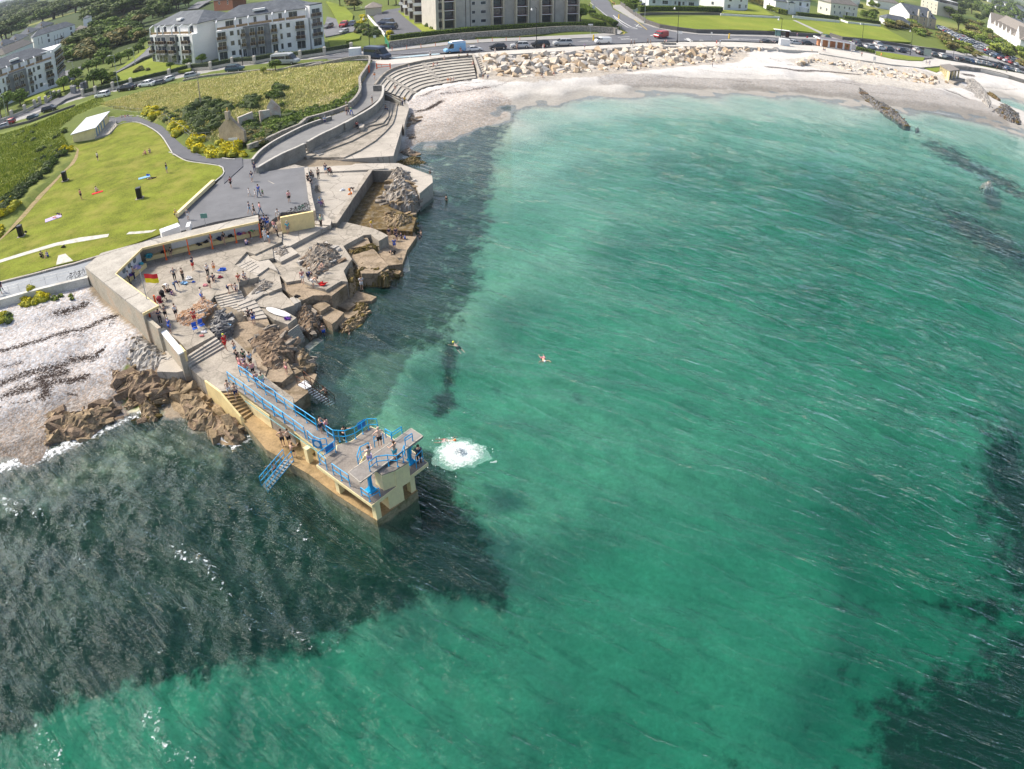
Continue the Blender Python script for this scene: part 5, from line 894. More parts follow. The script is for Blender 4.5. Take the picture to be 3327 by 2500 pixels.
def chimney(par,p,z0,z1,mt=None,w_=.7,pots=2):
 m=MB();m.mat(0).box((p[0],p[1],(z0+z1)/2),(w_,w_*1.4,z1-z0));m.mat(1)
 for k_ in range(pots):m.lathe((p[0],p[1]+(k_-(pots-1)/2)*.4,z1),[(.12,0),(.1,.45)],6)
 return part(m,'chimney',[mt or REND_S,TERRA],par)
def house(name,s_,z,dep,h,label,roof='hip',rise=2.5,wm=None,rm=None,wins=(),side=(),chim=(),cat='house',ridge=None,door=None,low=2.0):
 """s_: two base points, left and right of the front wall"""
 A,B=G(s_,z)if isinstance(s_,str)else s_;q=rect(A,B,dep);e=empty(name,(A.x,A.y,z),label=label,cat=cat)
 part(MB().prism(q,z-low,z+h),'wall',wm or REND_W,e)
 if roof=='hip':hip_roof(e,q,z+h,rise,rm,ridge=ridge)
 elif roof=='gable':gable_roof(e,q,z+h,rise,rm,wallmat=wm)
 elif roof=='gable_front':gable_roof(e,[q[1],q[2],q[3],q[0]],z+h,rise,rm,wallmat=wm)
 else:part(MB().prism(q,z+h,z+h+.25),'roof',rm or SLATE,e)
 F=Fac(A,B,z,e);R_=Fac(q[1],q[2],z,e);L_=Fac(q[3],q[0],z,e)
 for fc,ws in((F,wins),(R_,side[0]if side else()),(L_,side[1]if len(side)>1 else())):
  for(u,wd_,v0,v1)in ws:fc.window(u*fc.L-wd_/2,u*fc.L+wd_/2,v0,v1,bars=1 if wd_<1.6 else 2,trans=1)
 if door:m=MB();F.quad(m,door*F.L-.5,door*F.L+.5,0,2.1,.05,.08);part(m,'door',paint('door_dark',(.06,.05,.06)),e)
 for(fu,fv,hh)in chim:p=q[0].lerp(q[1],fu).lerp(q[3].lerp(q[2],fu),fv);chimney(e,p,z+h,z+h+hh)
 return e,F,R_,L_,q
def block(A,B,dep,z,name,label,cols,panel=None,topw=(),fins=(),tower=None,H=11.3,low=2):
 q=rect(A,B,dep);e=empty(name,(A.x,A.y,z),label=label,cat='apartment block');F=Fac(A,B,z,e);L=F.L;V=[0,2.85,5.7,8.5]
 m=MB();m.mat(0).prism(q,z-low,z+8.45);qi=[p for p in q];n=F.n;qi[0]=q[0]-n*1.9;qi[1]=q[1]-n*1.9;m.prism(qi,z+8.45,z+H);part(m,'wall',REND_W,e)
 if panel:
  m=MB();F.quad(m,panel[0]*L,panel[1]*L,0,8.6,.5,.6);part(m,'slate_panel',SLATEW,e)
 for(u0,u1,kind)in cols:
  a,b=u0*L,u1*L;o=.5 if panel and panel[0]<=(u0+u1)/2<=panel[1]else 0
  for fl in range(3):
   v=V[fl]
   if kind=='b':
    F.window(a+.15,b-.15,v+.1 if fl==0 else v+.2,v+2.25,1,GLASSW if False else None,o=o)
    if fl:
     old=F.A;F.A=F.A+F.n*o;F.balcony(a,b,v+.1,.9);F.A=old
   elif kind=='w':F.window(a,b,v+.95,v+2.1,0,SLATEW,o=o)
   else:F.window(a,b,v+.7,v+2.15,0,SLATEW,o=o)
 old=F.A;F.A=F.A-F.n*1.9
 for(u0,u1)in topw:F.window(u0*L,u1*L,8.7,10.7,1)
 F.A=old;m=MB();F.quad(m.mat(0),.01*L,.99*L,8.75,9.35,-.05,.03);m.mat(1).bar(F.p(.01*L,9.4,-.06),F.p(.99*L,9.4,-.06),.06,.06)
 for k_ in range(17):uu=(.01+.98*k_/16)*L;m.bar(F.p(uu,8.45,-.05),F.p(uu,9.4,-.05),.05,.05)
 part(m,'roof_terrace_rail',[mat('rail_amber',(.33,.22,.13),rough=.3,var=.2),RAILC],e)
 for u_ in fins:m=MB();m.bar(F.p(u_*L,8.6,0),F.p(u_*L,10.7,0),.3,.3);m.bar(F.p(u_*L,10.7,0),F.p(u_*L,11.3,-1.2),.28,.3);part(m,'fin',REND_W,e)
 hip_roof(e,qi,z+H,2.9,SLATE,over=.6)
 return e,F,q
def dormer(e,F,u,v,o,w_=2.6):
 m=MB();p=F.p(u,v,o);ang=math.atan2(F.d.y,F.d.x);m.mat(0).box((p.x,p.y,p.z),(w_,1.2,.5),rz=ang);p2=F.p(u,v-.25,o+.62);m.mat(1).box(p2,(w_,.1,.25),rz=ang);part(m,'roof_light',[REND_W,FRAMEW],e)
zA=4.6
A_,B_=G1('b 872,765',zA),G1('b 2062,606',zA)
e,F,q=block(A_,B_,14,zA,'apartment_block','largest white apartment block with slate grey central panel, behind the silver minibus',[(.01,.11,'b'),(.155,.19,'w'),(.235,.255,'n'),(.275,.325,'b'),(.37,.43,'b'),(.455,.525,'b'),(.60,.665,'b'),(.695,.715,'n'),(.765,.80,'w'),(.86,.96,'b')],panel=(.30,.585),topw=((.1,.19),(.25,.28),(.41,.44),(.54,.565),(.68,.715),(.79,.88)),fins=(.01,.22,.36,.62,.76,.98))
dormer(e,F,F.L*.47,12.6,-3.2,3.4)
tA,tB=G1('b 2085,600',zA),G1('c 250,568',zA);q2=rect(tA+Vector((.1,0,0)),tB,9);part(MB().prism(q2,zA-2,zA+11.9),'stair_tower',REND_W,e);part(MB().prism(q2,zA+11.9,zA+12.2),'tower_roof',SLATE,e);F2=Fac(q2[0],q2[1],zA,e)
for v in(0,2.85,5.7,8.5):
 F2.window(.6,F2.L-.9,v+.2,v+2.3,1)
 if v:F2.balcony(.3,F2.L-.6,v+.1,.5)
sB=e
A_,B_=G1('b 15,772',zA),G1('b 563,797',zA)
e,F,q=block(A_,B_,15,zA,'apartment_block','white apartment block with jutting slate bay, above the round flower bed',[(.0,.09,'b'),(.13,.17,'n'),(.22,.30,'b'),(.32,.43,'b'),(.52,.64,'b'),(.66,.69,'n'),(.74,.77,'n'),(.80,.95,'b')],panel=(.20,.66),topw=((.05,.14),(.24,.3),(.5,.56),(.82,.92)),fins=(.02,.2,.34,.56,.74,.95))
dormer(e,F,F.L*.55,12.6,-3.4,2.6);R_=Fac(q[1],q[2],zA,e)
for v in(2.85,5.7,8.5):R_.window(9.6,11.8,v+.2,v+2.2,1);R_.balcony(8.8,12.2,v+.1,1.0)
A_,B_=G1('a -140,1390',zA-.2),G1('a 775,1052',zA-.2)
e,F,q=block(A_,B_,13,zA-.2,'apartment_block','white apartment block with slate panel at the left edge of the photo',[(.02,.08,'b'),(.19,.225,'w'),(.27,.29,'n'),(.315,.36,'b'),(.415,.475,'b'),(.495,.555,'b'),(.625,.675,'b'),(.70,.72,'n'),(.76,.795,'w'),(.86,.965,'b')],panel=(.35,.60),topw=((.1,.16),(.25,.30),(.42,.46),(.53,.56),(.66,.69),(.78,.87)),fins=(.02,.2,.36,.6,.74,.98),H=11.0)
dormer(e,F,F.L*.5,12.3,-3.2,3.2);tA,tB=G1('a 790,1045',zA-.2),G1('a 882,945',zA-.2);q2=rect(tA,tB,8);part(MB().prism(q2,zA-2,zA+11.0),'stair_tower',REND_W,e);part(MB().prism(q2,zA+11,zA+11.3),'tower_roof',REND_W,e);F2=Fac(q2[0],q2[1],zA-.2,e)
for v in(0,2.85,5.7,8.3):
 F2.window(.5,F2.L-.5,v+.2,v+2.2,1)
 if v:F2.balcony(.2,F2.L-.2,v+.1,.5)
zC=4.9;A_,B_=G1('c 1700,380',zC),G1('d 885,166',zC);q=rect(A_,B_,16);e=empty('apartment_block',(A_.x,A_.y,zC),label='long grey concrete apartment block with recessed balconies behind the stone wall',cat='apartment block')
part(MB().prism([p+Vector((0,0,0))for p in q],zC-1,zC+14),'wall',PEBD,e);part(MB().prism(q,zC+14,zC+14.4),'roof',TILE_B,e);F=Fac(A_,B_,zC,e);L=F.L
def uof(s_):p=G1(s_,zC);return(p-F.A).dot(F.d)
BPOS=[(uof('c 1855,395'),uof('c 1990,390')),(uof('d 250,190'),uof('d 322,188')),(uof('d 440,186'),uof('d 512,182')),(uof('d 627,180'),uof('d 697,177')),(uof('d 808,172'),uof('d 876,168'))]
FIN=mat('fin_cream',(.60,.54,.42),var=.1,scale=1,fine=8);REDM=mat('balcony_red',(.2,.03,.03),var=.2)
for a,b in BPOS:
 for fl in range(5):
  v=.15+fl*2.75;m=MB();F.quad(m,a,b,v,v+2.45,.03,.05);part(m,'recess_shade_panel',mat('recess_shade',(.07,.055,.05),var=.4,scale=2),e);F.window(a+.25,b-.25,v+.15,v+2.1,2,mat('frame_brown',(.1,.05,.03)),o=.08)  # flat panel on the wall, recess shade put into its dark colour
  if fl:
   m=MB();m.mat(0).box(F.p((a+b)/2,v-.12,.65),(b-a,1.3,.2),rz=math.atan2(F.d.y,F.d.x));F.quad(m.mat(1),a+.05,b-.05,v,v+.12,1.22,.04)
   for k_ in range(9):uu=a+.05+(b-a-.1)*k_/8;m.mat(2).bar(F.p(uu,v,1.22),F.p(uu,v+.95,1.22),.03,.03)
   m.bar(F.p(a,v+.95,1.22),F.p(b,v+.95,1.22),.05,.04);part(m,'balcony',[REND_W,REDM,mat('rail_dark',(.05,.04,.04))],e)
 for uu in(a-.35,b+.25):m=MB();m.box(F.p(uu,7,.7),(.35,1.45,14.2),rz=math.atan2(F.d.y,F.d.x));part(m,'fin',FIN,e)
for s_ in('c 2085,305','c 2200,300','d 48,175','d 127,170'):
 u_=uof(s_)
 for fl in range(5):F.window(u_-.45,u_+.45,1.2+fl*2.75,2.1+fl*2.75,0)
for s_ in('c 1775,385','c 2170,385','d 98,205','d 367,195','d 552,185','d 735,178'):
 m=MB();uu=uof(s_);m.tube([F.p(uu,0,.08),F.p(uu,14,.08)],.07,5);part(m,'downpipe',mat('pipe_black',(.02,.02,.02)),e)
for fl in range(5):F.window(.9,2.2,.5+fl*2.75,2.3+fl*2.75,0,MATS['frame_brown'])
px_=['c 1552,288','c 1350,238','c 1290,190','c 1237,145'];prev=None
for k_,(l_,r_)in enumerate((('c 1415,290','c 1560,285'),('c 1350,240','c 1410,240'),('c 1290,190','c 1345,192'),('c 1235,150','c 1285,150'))):
 a,b=G1(l_,zC),G1(r_,zC);qq=[a,b,b+Vector((.5,6,0)),a+Vector((.5,6,0))];part(MB().prism(qq,zC-1,zC+13),'side_wing',FIN if k_%2==0 else PEBD,e);f_=Fac(a,b,zC,e)
 for fl in range(4):
  v=.15+fl*2.75;m=MB();f_.quad(m,.3,f_.L-.3,v,v+2.3,.03,.04);part(m,'recess_shade_panel',MATS['recess_shade'],e)  # same flat panel, balcony shade painted dark with no hollow behind
  if fl:m=MB();m.box(f_.p(f_.L/2,v-.05,.45),(f_.L,.9,.22),rz=math.atan2(f_.d.y,f_.d.x));m.box(f_.p(f_.L/2,v+.45,.88),(f_.L,.05,.85),rz=math.atan2(f_.d.y,f_.d.x));part(m,'balcony',[REND_W],e)
a,b=G1('c 1560,285',zC),G1('c 1700,380',zC);part(MB().prism([a,b,b+Vector((6,8,0)),a+Vector((6,8,0))],zC-1,zC+14.2),'side_wall',PEBD,e)
house('garage','c 785,188 c 990,172',4.6,7,2.6,'small pale garage with pyramid roof at the head of the car park',rise=1.8,wm=mat('garage_wall',(.5,.48,.44),var=.08),rm=TILE_B,cat='garage')
house('brick_house','b 818,112 b 1062,100',4.6,8,5.2,'red brick house seen between two white apartment blocks',wm=BRICK,wins=((.3,1.5,3.0,4.3),(.75,.9,2.6,4.6)),rise=2)
house('long_house','a 475,590 a 1020,425',5.0,9,6.2,'long white two storey house with black timber balcony and two chimneys',rise=3,wins=((.12,.3,1.2,5),(.2,.3,1.2,5),(.36,1.1,3.9,5.5),(.36,1.1,.8,2.6),(.9,1.1,3.9,5.5),(.9,1.1,.8,2.8),(.66,1.0,.3,2.4)),chim=((.35,.5,2.6),(.62,.5,2.8)))
A_,B_=G1('a 735,560',5.0),G1('a 850,520',5.0);be=bpy.data.objects['long_house'];f_=Fac(A_,B_,5.0,be);m=MB();m.bar(f_.p(0,2.9,1.1),f_.p(f_.L,2.9,1.1),.9,.5)
for u_ in(0,.33,.66,1):m.bar(f_.p(u_*f_.L,0,1.4),f_.p(u_*f_.L,5.5,1.4),.14,.14)
part(m,'timber_balcony',mat('black_timber',(.02,.02,.025)),be)
house('white_wing','a 1025,430 a 1185,385',5.0,8,3.0,'low white wing with three small windows at the end of the long house',rise=1.8,rm=TILE_B,wins=((.15,.5,1.2,2.2),(.5,.5,1.2,2.2),(.85,.5,1.2,2.2)))
house('white_tower_house','a 1130,395 a 1212,375',5.0,5,8.2,'tall narrow white tower house beside the mown clearing',rise=1.2)
house('chapel','a 115,770 a 470,620',4.8,9,4.4,'white building with big brown roof behind the left apartment block',rise=3.4,rm=TILE_B,roof='hip',ridge=.12)
for k_,(s_,lb)in enumerate((('a 20,740 a 130,690','first'),('a 90,660 a 260,590','second'),('a 270,590 a 420,510','third'),('a 440,480 a 560,420','fourth'),('a 600,400 a 740,345','fifth'))):
 house('villa',s_,5.5,10,4.6,f'cream villa with grey hipped roof and tall chimney, {lb} from the left in its row',wm=REND_C,rise=3.6,ridge=.4,wins=((.4,.6,2.4,3.4),(.6,.6,2.4,3.4)),chim=((.1,.2,2.0),))
house('far_house','a 165,128 a 205,112',8,8,4,'far white gabled house near the horizon on the left',roof='gable_front',rise=3.2,wins=((.5,.9,1.5,3),));house('far_house','a 235,95 a 285,75',8,8,4,'far white twin gabled house near the horizon on the left',roof='gable_front',rise=3.2)
def bay(F,u,h,r_=1.6,z0=.0):
 m=MB();p=F.p(u,z0,.2);m.mat(0).lathe((p.x,p.y,p.z),[(r_,0),(r_,h)],10);part(m,'bay',REND_W,F.par)
e,F,R_,L_,q=house('villa','e 265,45 e 640,70',4.3,9,3.4,'pale blue white villa with pillared porch behind the clipped hedge',wm=mat('render_blue',(.68,.73,.78),var=.05),wins=((.1,1.1,.8,2.1),(.32,2.2,.8,2.1),(.52,.7,.8,2.1),(.68,.8,.8,2.1),(.84,2.2,.8,2.1)),door=.6,rise=.3,roof='flat',rm=REND_W)
part(MB().prism([p+Vector((0,2,0))for p in q[:2]]+q[2:],7.7,11),'upper_floor',MATS['render_blue'],e)
for u_ in(.22,.44,.74,.96):m=MB();p=F.p(u_*F.L,0,1.2);m.lathe((p.x,p.y,4.3),[(.14,0),(.12,3.4)],8);part(m,'column',REND_W,e)
m=MB();m.bar(F.p(0,3.5,.6),F.p(F.L,3.5,.6),1.6,.2);part(m,'porch_roof',REND_W,e)
house('villa','e 825,80 e 1000,85',4.3,16,5.6,'white and tan villa right of the clipped hedge',wm=REND_W,rise=2.5,wins=((.2,1.6,.6,2.0),(.65,1.3,.5,2.2),(.92,.8,.8,2.1),(.25,1.6,3.5,4.6),(.7,1.2,3.5,4.6)),side=((),((.3,.8,2.6,3.6),(.6,1.2,1,2.2))))
house('villa','e 1120,60 f 60,95',4.4,9,4.8,'white villa half hidden behind clipped garden bushes',rise=2.6,wins=((.5,1.2,1.4,2.6),))
e,F,R_,L_,q=house('villa','f 150,108 f 315,120',4.4,9,6.0,'white villa with rounded bay and roof terrace behind the dark gate',rise=2.4,wins=((.12,1.8,.8,2.2),(.12,1.8,3.6,5.0),(.55,1.5,3.6,5.2),(.88,1.4,3.6,5.0),(.9,1.6,.8,2.4)))
bay(F,F.L*.68,3.2,2.2)
e,F,R_,L_,q=house('villa','f 470,128 f 668,152',4.4,9,6.2,'cream villa with many small windows and pillared porch',wm=mat('render_cream',(.72,.70,.62),var=.06),rise=3.4,rm=TILE_B,wins=((.15,.8,.9,2.2),(.35,.8,.9,2.2),(.85,.8,.9,2.2),(.12,.8,3.9,5.0),(.3,.8,3.9,5.0),(.5,.8,3.9,5.0),(.68,.8,3.9,5.0),(.86,.8,3.9,5.0)),side=((),((.25,.9,1.5,2.8),(.7,.9,1.5,2.8))),door=.6)
m=MB();
for u_ in(.5,.7):p=F.p(u_*F.L,0,1.1);m.lathe((p.x,p.y,4.4),[(.15,0),(.13,2.6)],8)
m.box(F.p(.6*F.L,2.8,.7),(2.6,1.6,.3),rz=math.atan2(F.d.y,F.d.x));part(m,'porch',REND_W,e)
house('small_villa','f 600,45 f 690,60',4.6,8,5.5,'pale blue white house partly hidden behind the cream villa',wins=((.3,.8,3.3,4.5),(.7,.8,3.3,4.5)))
e,F,R_,L_,q=house('bungalow','f 885,200 f 1060,232',4.2,6,3.1,'low white cottage with slate roof and chimney above the shrubs',rise=2.1,roof='hip',wins=((.2,.7,.9,2.2),(.5,.7,.9,2.2),(.9,.9,.8,2.1)),chim=((.4,.5,1.9),))
AH=[Vector((214,380,4)),Vector((236,387,4))]
house('apartment_house',AH,4.0,16,5.5,'steep roofed terrace of apartments with white gable wall and dormer windows',wm=REND_S,rise=5.2,roof='gable',wins=((.1,.9,1,2.3),(.3,.9,1,2.3),(.55,.9,1,2.3),(.8,.9,1,2.3),(.1,.9,3.4,4.8),(.3,.9,3.4,4.8),(.55,.9,3.4,4.8),(.8,.9,3.4,4.8)))
ae=bpy.data.objects['apartment_house'];a,b=AH;q=rect(a,b,16);F=Fac(a,b,4.0,ae)
for u_ in(.15,.5,.85):m=MB();m.mat(0).box(F.p(u_*F.L,6.6,-2.2),(1.6,2.6,1.7),rz=math.atan2(F.d.y,F.d.x));F.quad(m.mat(1),u_*F.L-.5,u_*F.L+.5,6.1,7.3,-.85,.05);part(m,'dormer',[SLATE,GLASSW],ae)
for u_ in(.32,.68):m=MB();m.box(F.p(u_*F.L,4.8,.0),(1.1,.9,9.2),rz=math.atan2(F.d.y,F.d.x));part(m,'chimney_stack',REND_C,ae)
m=MB();L4=[q[3],q[0]];n_=off(q[3],q[0],.3);mid=(q[3]+q[0])/2;V=[Vector((q[3].x,q[3].y,2)),Vector((q[0].x,q[0].y,2)),Vector((q[0].x,q[0].y,9.5)),Vector((mid.x,mid.y,14.7)),Vector((q[3].x,q[3].y,9.5))];V=[v-n_ for v in V];m.add(V+[v+n_ for v in V],[(0,1,2,3,4),(9,8,7,6,5),(0,5,6,1),(1,6,7,2),(2,7,8,3),(3,8,9,4)]);part(m,'white_gable_wall',REND_W,ae)
house('old_house','f 820,72 f 985,100',4.5,10,4.5,'white house with weathered grey roof beside the hotel',rise=3.2,rm=TILE_B,roof='hip')
e,F,R_,L_,q=house('hotel','f 1140,95 f 1262,135',4.2,22,10.5,'five storey cream hotel with glazed top floor at the upper right',wm=mat('hotel_cream',(.62,.58,.47),var=.06),roof='flat',rm=REND_W,wins=[(u_,.9,v,v+1.3)for u_ in(.15,.4,.65,.9)for v in(1.2,4.0,6.8)])
m=MB();m.mat(0).prism([q[0]+F.n*-1.5,q[1]-F.n*1.5,q[2],q[3]],14.9,17.3);m.mat(1).prism([q[0],q[1],q[2],q[3]],17.3,17.7);part(m,'glazed_floor',[GLASSW,REND_W],e)
a,b=G1('g 1010,235',4.2),G1('g 1250,385',4.2);e=empty('exhibition_hall',(a.x,a.y,4.2),label='long white hall with a row of gables and grey roof beside the crowded car park',cat='hall');q=rect(a,b,26);part(MB().prism(q,2,10),'wall',REND_W,e);hip_roof(e,q,10,9,TILE_B,over=.6,ridge=.05);F=Fac(a,b,4.2,e)
for u_,w__ in((.08,13),(.26,6),(.38,6),(.5,6),(.62,6),(.74,6),(.93,13)):
 u0,u1=u_*F.L-w__/2,u_*F.L+w__/2;hh=5.8+w__*.62;V=[F.p(u0,0,.6),F.p(u1,0,.6),F.p(u1,5.8,.6),F.p((u0+u1)/2,hh,.6),F.p(u0,5.8,.6)];V+=[v-F.n*w__*.9 for v in V];m=MB();m.mat(0).add(V,[(0,1,2,3,4),(0,5,6,1),(1,6,7,2),(4,9,5,0)]);m.mat(1).add([v+Vector((0,0,.12))for v in V],[(2,7,8,3),(3,8,9,4)]);part(m,'gable',[REND_W,TILE_B],e)
zW=3.9;a,b=G1('u 638,150',zW),G1('u 823,108',zW);e=empty('toilet_block',(a.x,a.y,zW),label='small cream toilet block with pale sloping roof and blue doors beside the lawn',cat='toilet block');q=rect(a,b,1);c2,d2=G1('w 938,1010',zW),None;bk=Vector((c2.x-b.x,c2.y-b.y,0));q=[Vector((a.x,a.y,0)),Vector((b.x,b.y,0)),Vector((b.x,b.y,0))+bk,Vector((a.x,a.y,0))+bk]
part(MB().prism(q,zW-1,[zW+1.9,zW+2.1,zW+2.1,zW+1.9]),'wall',CREAM_P,e);ov=[q[0]-bk.normalized()*.3-(q[1]-q[0]).normalized()*.3,q[1]-bk.normalized()*.3+(q[1]-q[0]).normalized()*.5,q[2]+bk.normalized()*.4+(q[1]-q[0]).normalized()*.5,q[3]+bk.normalized()*.4-(q[1]-q[0]).normalized()*.3]
part(MB().prism(ov,[zW+1.9,zW+2.15,zW+2.15,zW+1.9],[zW+2.05,zW+2.3,zW+2.3,zW+2.05],bottom=True),'roof',mat('felt_roof',(.55,.57,.60),var=.12,scale=.8,fine=5),e);R_=Fac(q[1],q[2],zW,e)
for u_ in(.09,.25,.42,.62):m=MB();R_.quad(m,u_*R_.L,u_*R_.L+.9,.05,1.85,.04,.05);part(m,'door',paint('door_blue',(.16,.28,.42)),e)
for u_ in(.2,.36,.55,.8):m=MB();p=R_.p(u_*R_.L,1.75,.08);m.box(p,(.12,.12,.2));part(m,'wall_lamp',GLASSW,e)
gpt=G('w 820,1148 930,1110 1000,1040 1000,1020',zW+.3);sheet('toilet_ramp','w 815,1150 935,1112 1010,1035 985,1010 940,1000 850,1080',zW+.15,CONC_L,.5)
rl=empty('ramp_railing',gpt[0],label='grey metal railing of the ramp beside the toilet block',cat='railing');rail([Vector((p.x,p.y,zW+.15))for p in gpt],rl,mt=MATS['galv'],name='rail',r=.03,h=1.0)
zK=4.0;a,b=G1('w 1872,1165',zK),G1('w 2085,1190',zK);e=empty('ruined_cottage',(a.x,a.y,zK),label='roofless old cottage gable with yellow chimney pot among the shrubs',cat='ruin');d=(b-a).normalized();n=Vector((-d.y,d.x,0));L=(b-a).length;hh=1.9;OLDR=mat('old_render',(.34,.29,.22),var=.3,scale=.8,fine=6,bump=.4,stain=(.2,.17,.13),stain_amt=.6)
V=[a,b,b+Vector((0,0,hh)),(a+b)/2-d*.25+Vector((0,0,4.4)),a+Vector((0,0,hh))];V+=[v+n*.5 for v in V];part(MB().add(V,[(0,1,2,3,4),(9,8,7,6,5),(0,5,6,1),(1,6,7,2),(2,7,8,3),(3,8,9,4),(4,9,5,0)]),'gable_wall',OLDR,e)
m=MB();t_=V[3];m.box((t_.x,t_.y,t_.z+.1),(.9,.6,1.4),rz=math.atan2(d.y,d.x));part(m,'chimney',CONC,e);m=MB();m.lathe((t_.x,t_.y,t_.z+.8),[(.16,0),(.13,.6)],8);part(m,'chimney_pot',mat('pot_yellow',(.65,.4,.12)),e)
m=MB();w1=G1('b 1340,1560',4.0)-Vector((0,0,0));P1=G('b 1110,1500 1300,1445 1390,1430 1520,1400',6.0);
for p0,p1,z0_,z1_ in((P1[0],P1[1],5.9,6.2),(P1[2],P1[3],6.1,5.9)):o_=off(p0,p1,.25);m.prism([p0-o_,p1-o_,p1+o_,p0+o_],3.5,[z0_,z1_,z1_,z0_])
p0,p1=G1('b 1500,1420',5.5),G1('b 1665,1405',5.5);o_=off(p0,p1,.25);mid=p0.lerp(p1,.4);m.prism([p0-o_,mid-o_,p1-o_,p1+o_,mid+o_,p0+o_],3.5,[6.3,7.6,5.9,5.9,7.6,6.3]);part(m,'broken_wall',mat('old_plaster',(.5,.47,.43),var=.25,scale=.7,fine=6,stain=(.45,.18,.09),stain_amt=.6,stain_scale=.5),e)
zP=PROMZ;a,b=G1('f 398,362',zP),G1('f 625,398',zP);e=empty('promenade_shelter',(a.x,a.y,zP),label='long promenade shelter with white pillars and terracotta back wall',cat='shelter');d=(b-a).normalized();n=Vector((-d.y,d.x,0));L=(b-a).length
part(MB().prism([a+n*2.2-d*.2,b+n*2.2+d*.3,b+n*3.6+d*.3,a+n*3.6-d*.2],3.5,6.0),'back_wall',mat('terracotta',(.60,.28,.15),var=.1),e)
for k_ in range(5):c_=a+d*(.3+(L-.5)*k_/4)+n*.35;part(MB().box((c_.x,c_.y,4.9),(.55,.45,2.5),rz=math.atan2(d.y,d.x)),'pillar',REND_W,e)
ro=[a-d*1.0-n*.8,b+d*.8-n*.8,b+d*.8+n*4.2,a-d*1.4+n*4.2];part(MB().prism(ro,6.1,6.45,bottom=True),'roof',REND_W,e);part(MB().prism([p+(sum(ro,Vector())/4-p).normalized()*.5 for p in ro],6.45,6.5),'roof_top',mat('roof_slate_top',(.15,.14,.16),var=.1),e);m=MB();q_=b-d*.7+n*2.18;m.box((q_.x,q_.y,4.8),(.5,.06,.8),rz=math.atan2(d.y,d.x));part(m,'poster',mat('poster',(.25,.2,.04)),e)
a=G1('f 65,287',3.7);e=empty('bus_shelter',a,label='glass bus shelter with pale roof in front of the dark wall',cat='bus shelter');m=MB();m.box((a.x+2.4,a.y+1.0,6.1),(5.6,1.9,.18));part(m,'roof',REND_W,e)
for k_,c_ in enumerate((.2,2.4,4.7)):part(MB().box((a.x+c_,a.y+.2,4.85),(.1,.1,2.4)),'post',MATS['pipe_black'],e)
part(MB().box((a.x+1.2,a.y+1.6,4.9),(2.0,.05,2.2)),'glass_panel',mat('shelter_glass',(.22,.38,.36),rough=.15),e);part(MB().box((a.x+4.1,a.y+.4,4.9),(1.2,.1,2.1)),'advert_panel',mat('advert_dark',(.08,.04,.03),var=.5,scale=1.3),e)
a,b=G1('g 720,610',2.4),G1('g 790,600',2.4);hut=empty('changing_hut',(a.x,a.y,2.4),label='small cream changing hut with flat grey roof and pillars on the beach rocks',cat='hut');l_=G1('g 650,560',2.6);d=(b-a).normalized();bk=Vector((l_.x-a.x,l_.y-a.y,0));q=[a,b,b+bk,a+bk]
part(MB().prism([p+d*.0 for p in(a,a+d*.5,a+d*.5+bk,a+bk)],1.5,5.0),'side_wall',CREAM_P,hut);part(MB().prism([b+bk*.2,a+bk*.2,a+bk,b+bk],1.5,4.9),'room',GLASSW,hut)
for k_ in range(4):c_=a+d*((b-a).length*(k_/3.0));part(MB().box((c_.x,c_.y,3.6),(.5,.5,2.7),rz=math.atan2(d.y,d.x)),'pillar',CREAM_P,hut)
part(MB().prism([a-d*.4-bk*.05,b+d*.4-bk*.05,b+bk+d*.4,a+bk-d*.4],5.0,5.3,bottom=True),'roof',TILE_B,hut);sheet('hut_terrace','g 720,620 795,600 845,612 760,640',2.2,CONC,1.5)
PILM=mat('pillar_stone',(.50,.47,.40),var=.25,scale=2,fine=8,bump=.3);HDG=mat('hedge_dark',(.035,.055,.018),var=.6,scale=2.5,fine=14,bump=.8)
def pillar_wall(s_,z,label,h=1.5,hz=1.25):
 pts=G(s_,z);e=empty('pillared_garden_wall',pts[0],label=label,cat='wall')
 for i,p in enumerate(pts):
  m=MB();m.box((p.x,p.y,z+h/2+.1),(.75,.75,h+.6));m.box((p.x,p.y,z+h+.45),(.95,.95,.22),taper=.6);part(m,'pillar',PILM,e)
  if i<len(pts)-1:
   q=pts[i+1];m=MB();m.bar(Vector((p.x,p.y,z+.2)),Vector((q.x,q.y,z+.2)),.3,.7);part(m,'plinth',PILM,e)
   m=MB();
   for o_ in(.6,1.2):m.tube([Vector((p.x,p.y,z+o_+.25)),Vector((q.x,q.y,z+o_+.25))],.05,5)
   for k_ in range(1,12):r=p.lerp(q,k_/12);m.tube([Vector((r.x,r.y,z+.5)),Vector((r.x,r.y,z+1.45))],.025,4)
   part(m,'iron_railing',mat('iron_green',(.05,.075,.06),rough=.5),e)
 return pts
zE=3.95
PW1=pillar_wall('a 1105,1210 1270,1178 1495,1125 1730,1075 b 228,960 493,890 765,870 1047,815 1335,800 1628,745 1930,735 c 247,690 595,635',zE,'long garden wall of pale pillars and iron railings in front of the white apartments')
PW2=pillar_wall('a 20,1540 180,1480 350,1410 480,1345 545,1310',zE,'shorter garden wall of pale pillars at the left below the bushy tree');PW3=pillar_wall('a 625,1285 735,1215 800,1205',zE,'low curved gateway wall left of the estate entrance',h=1.2)
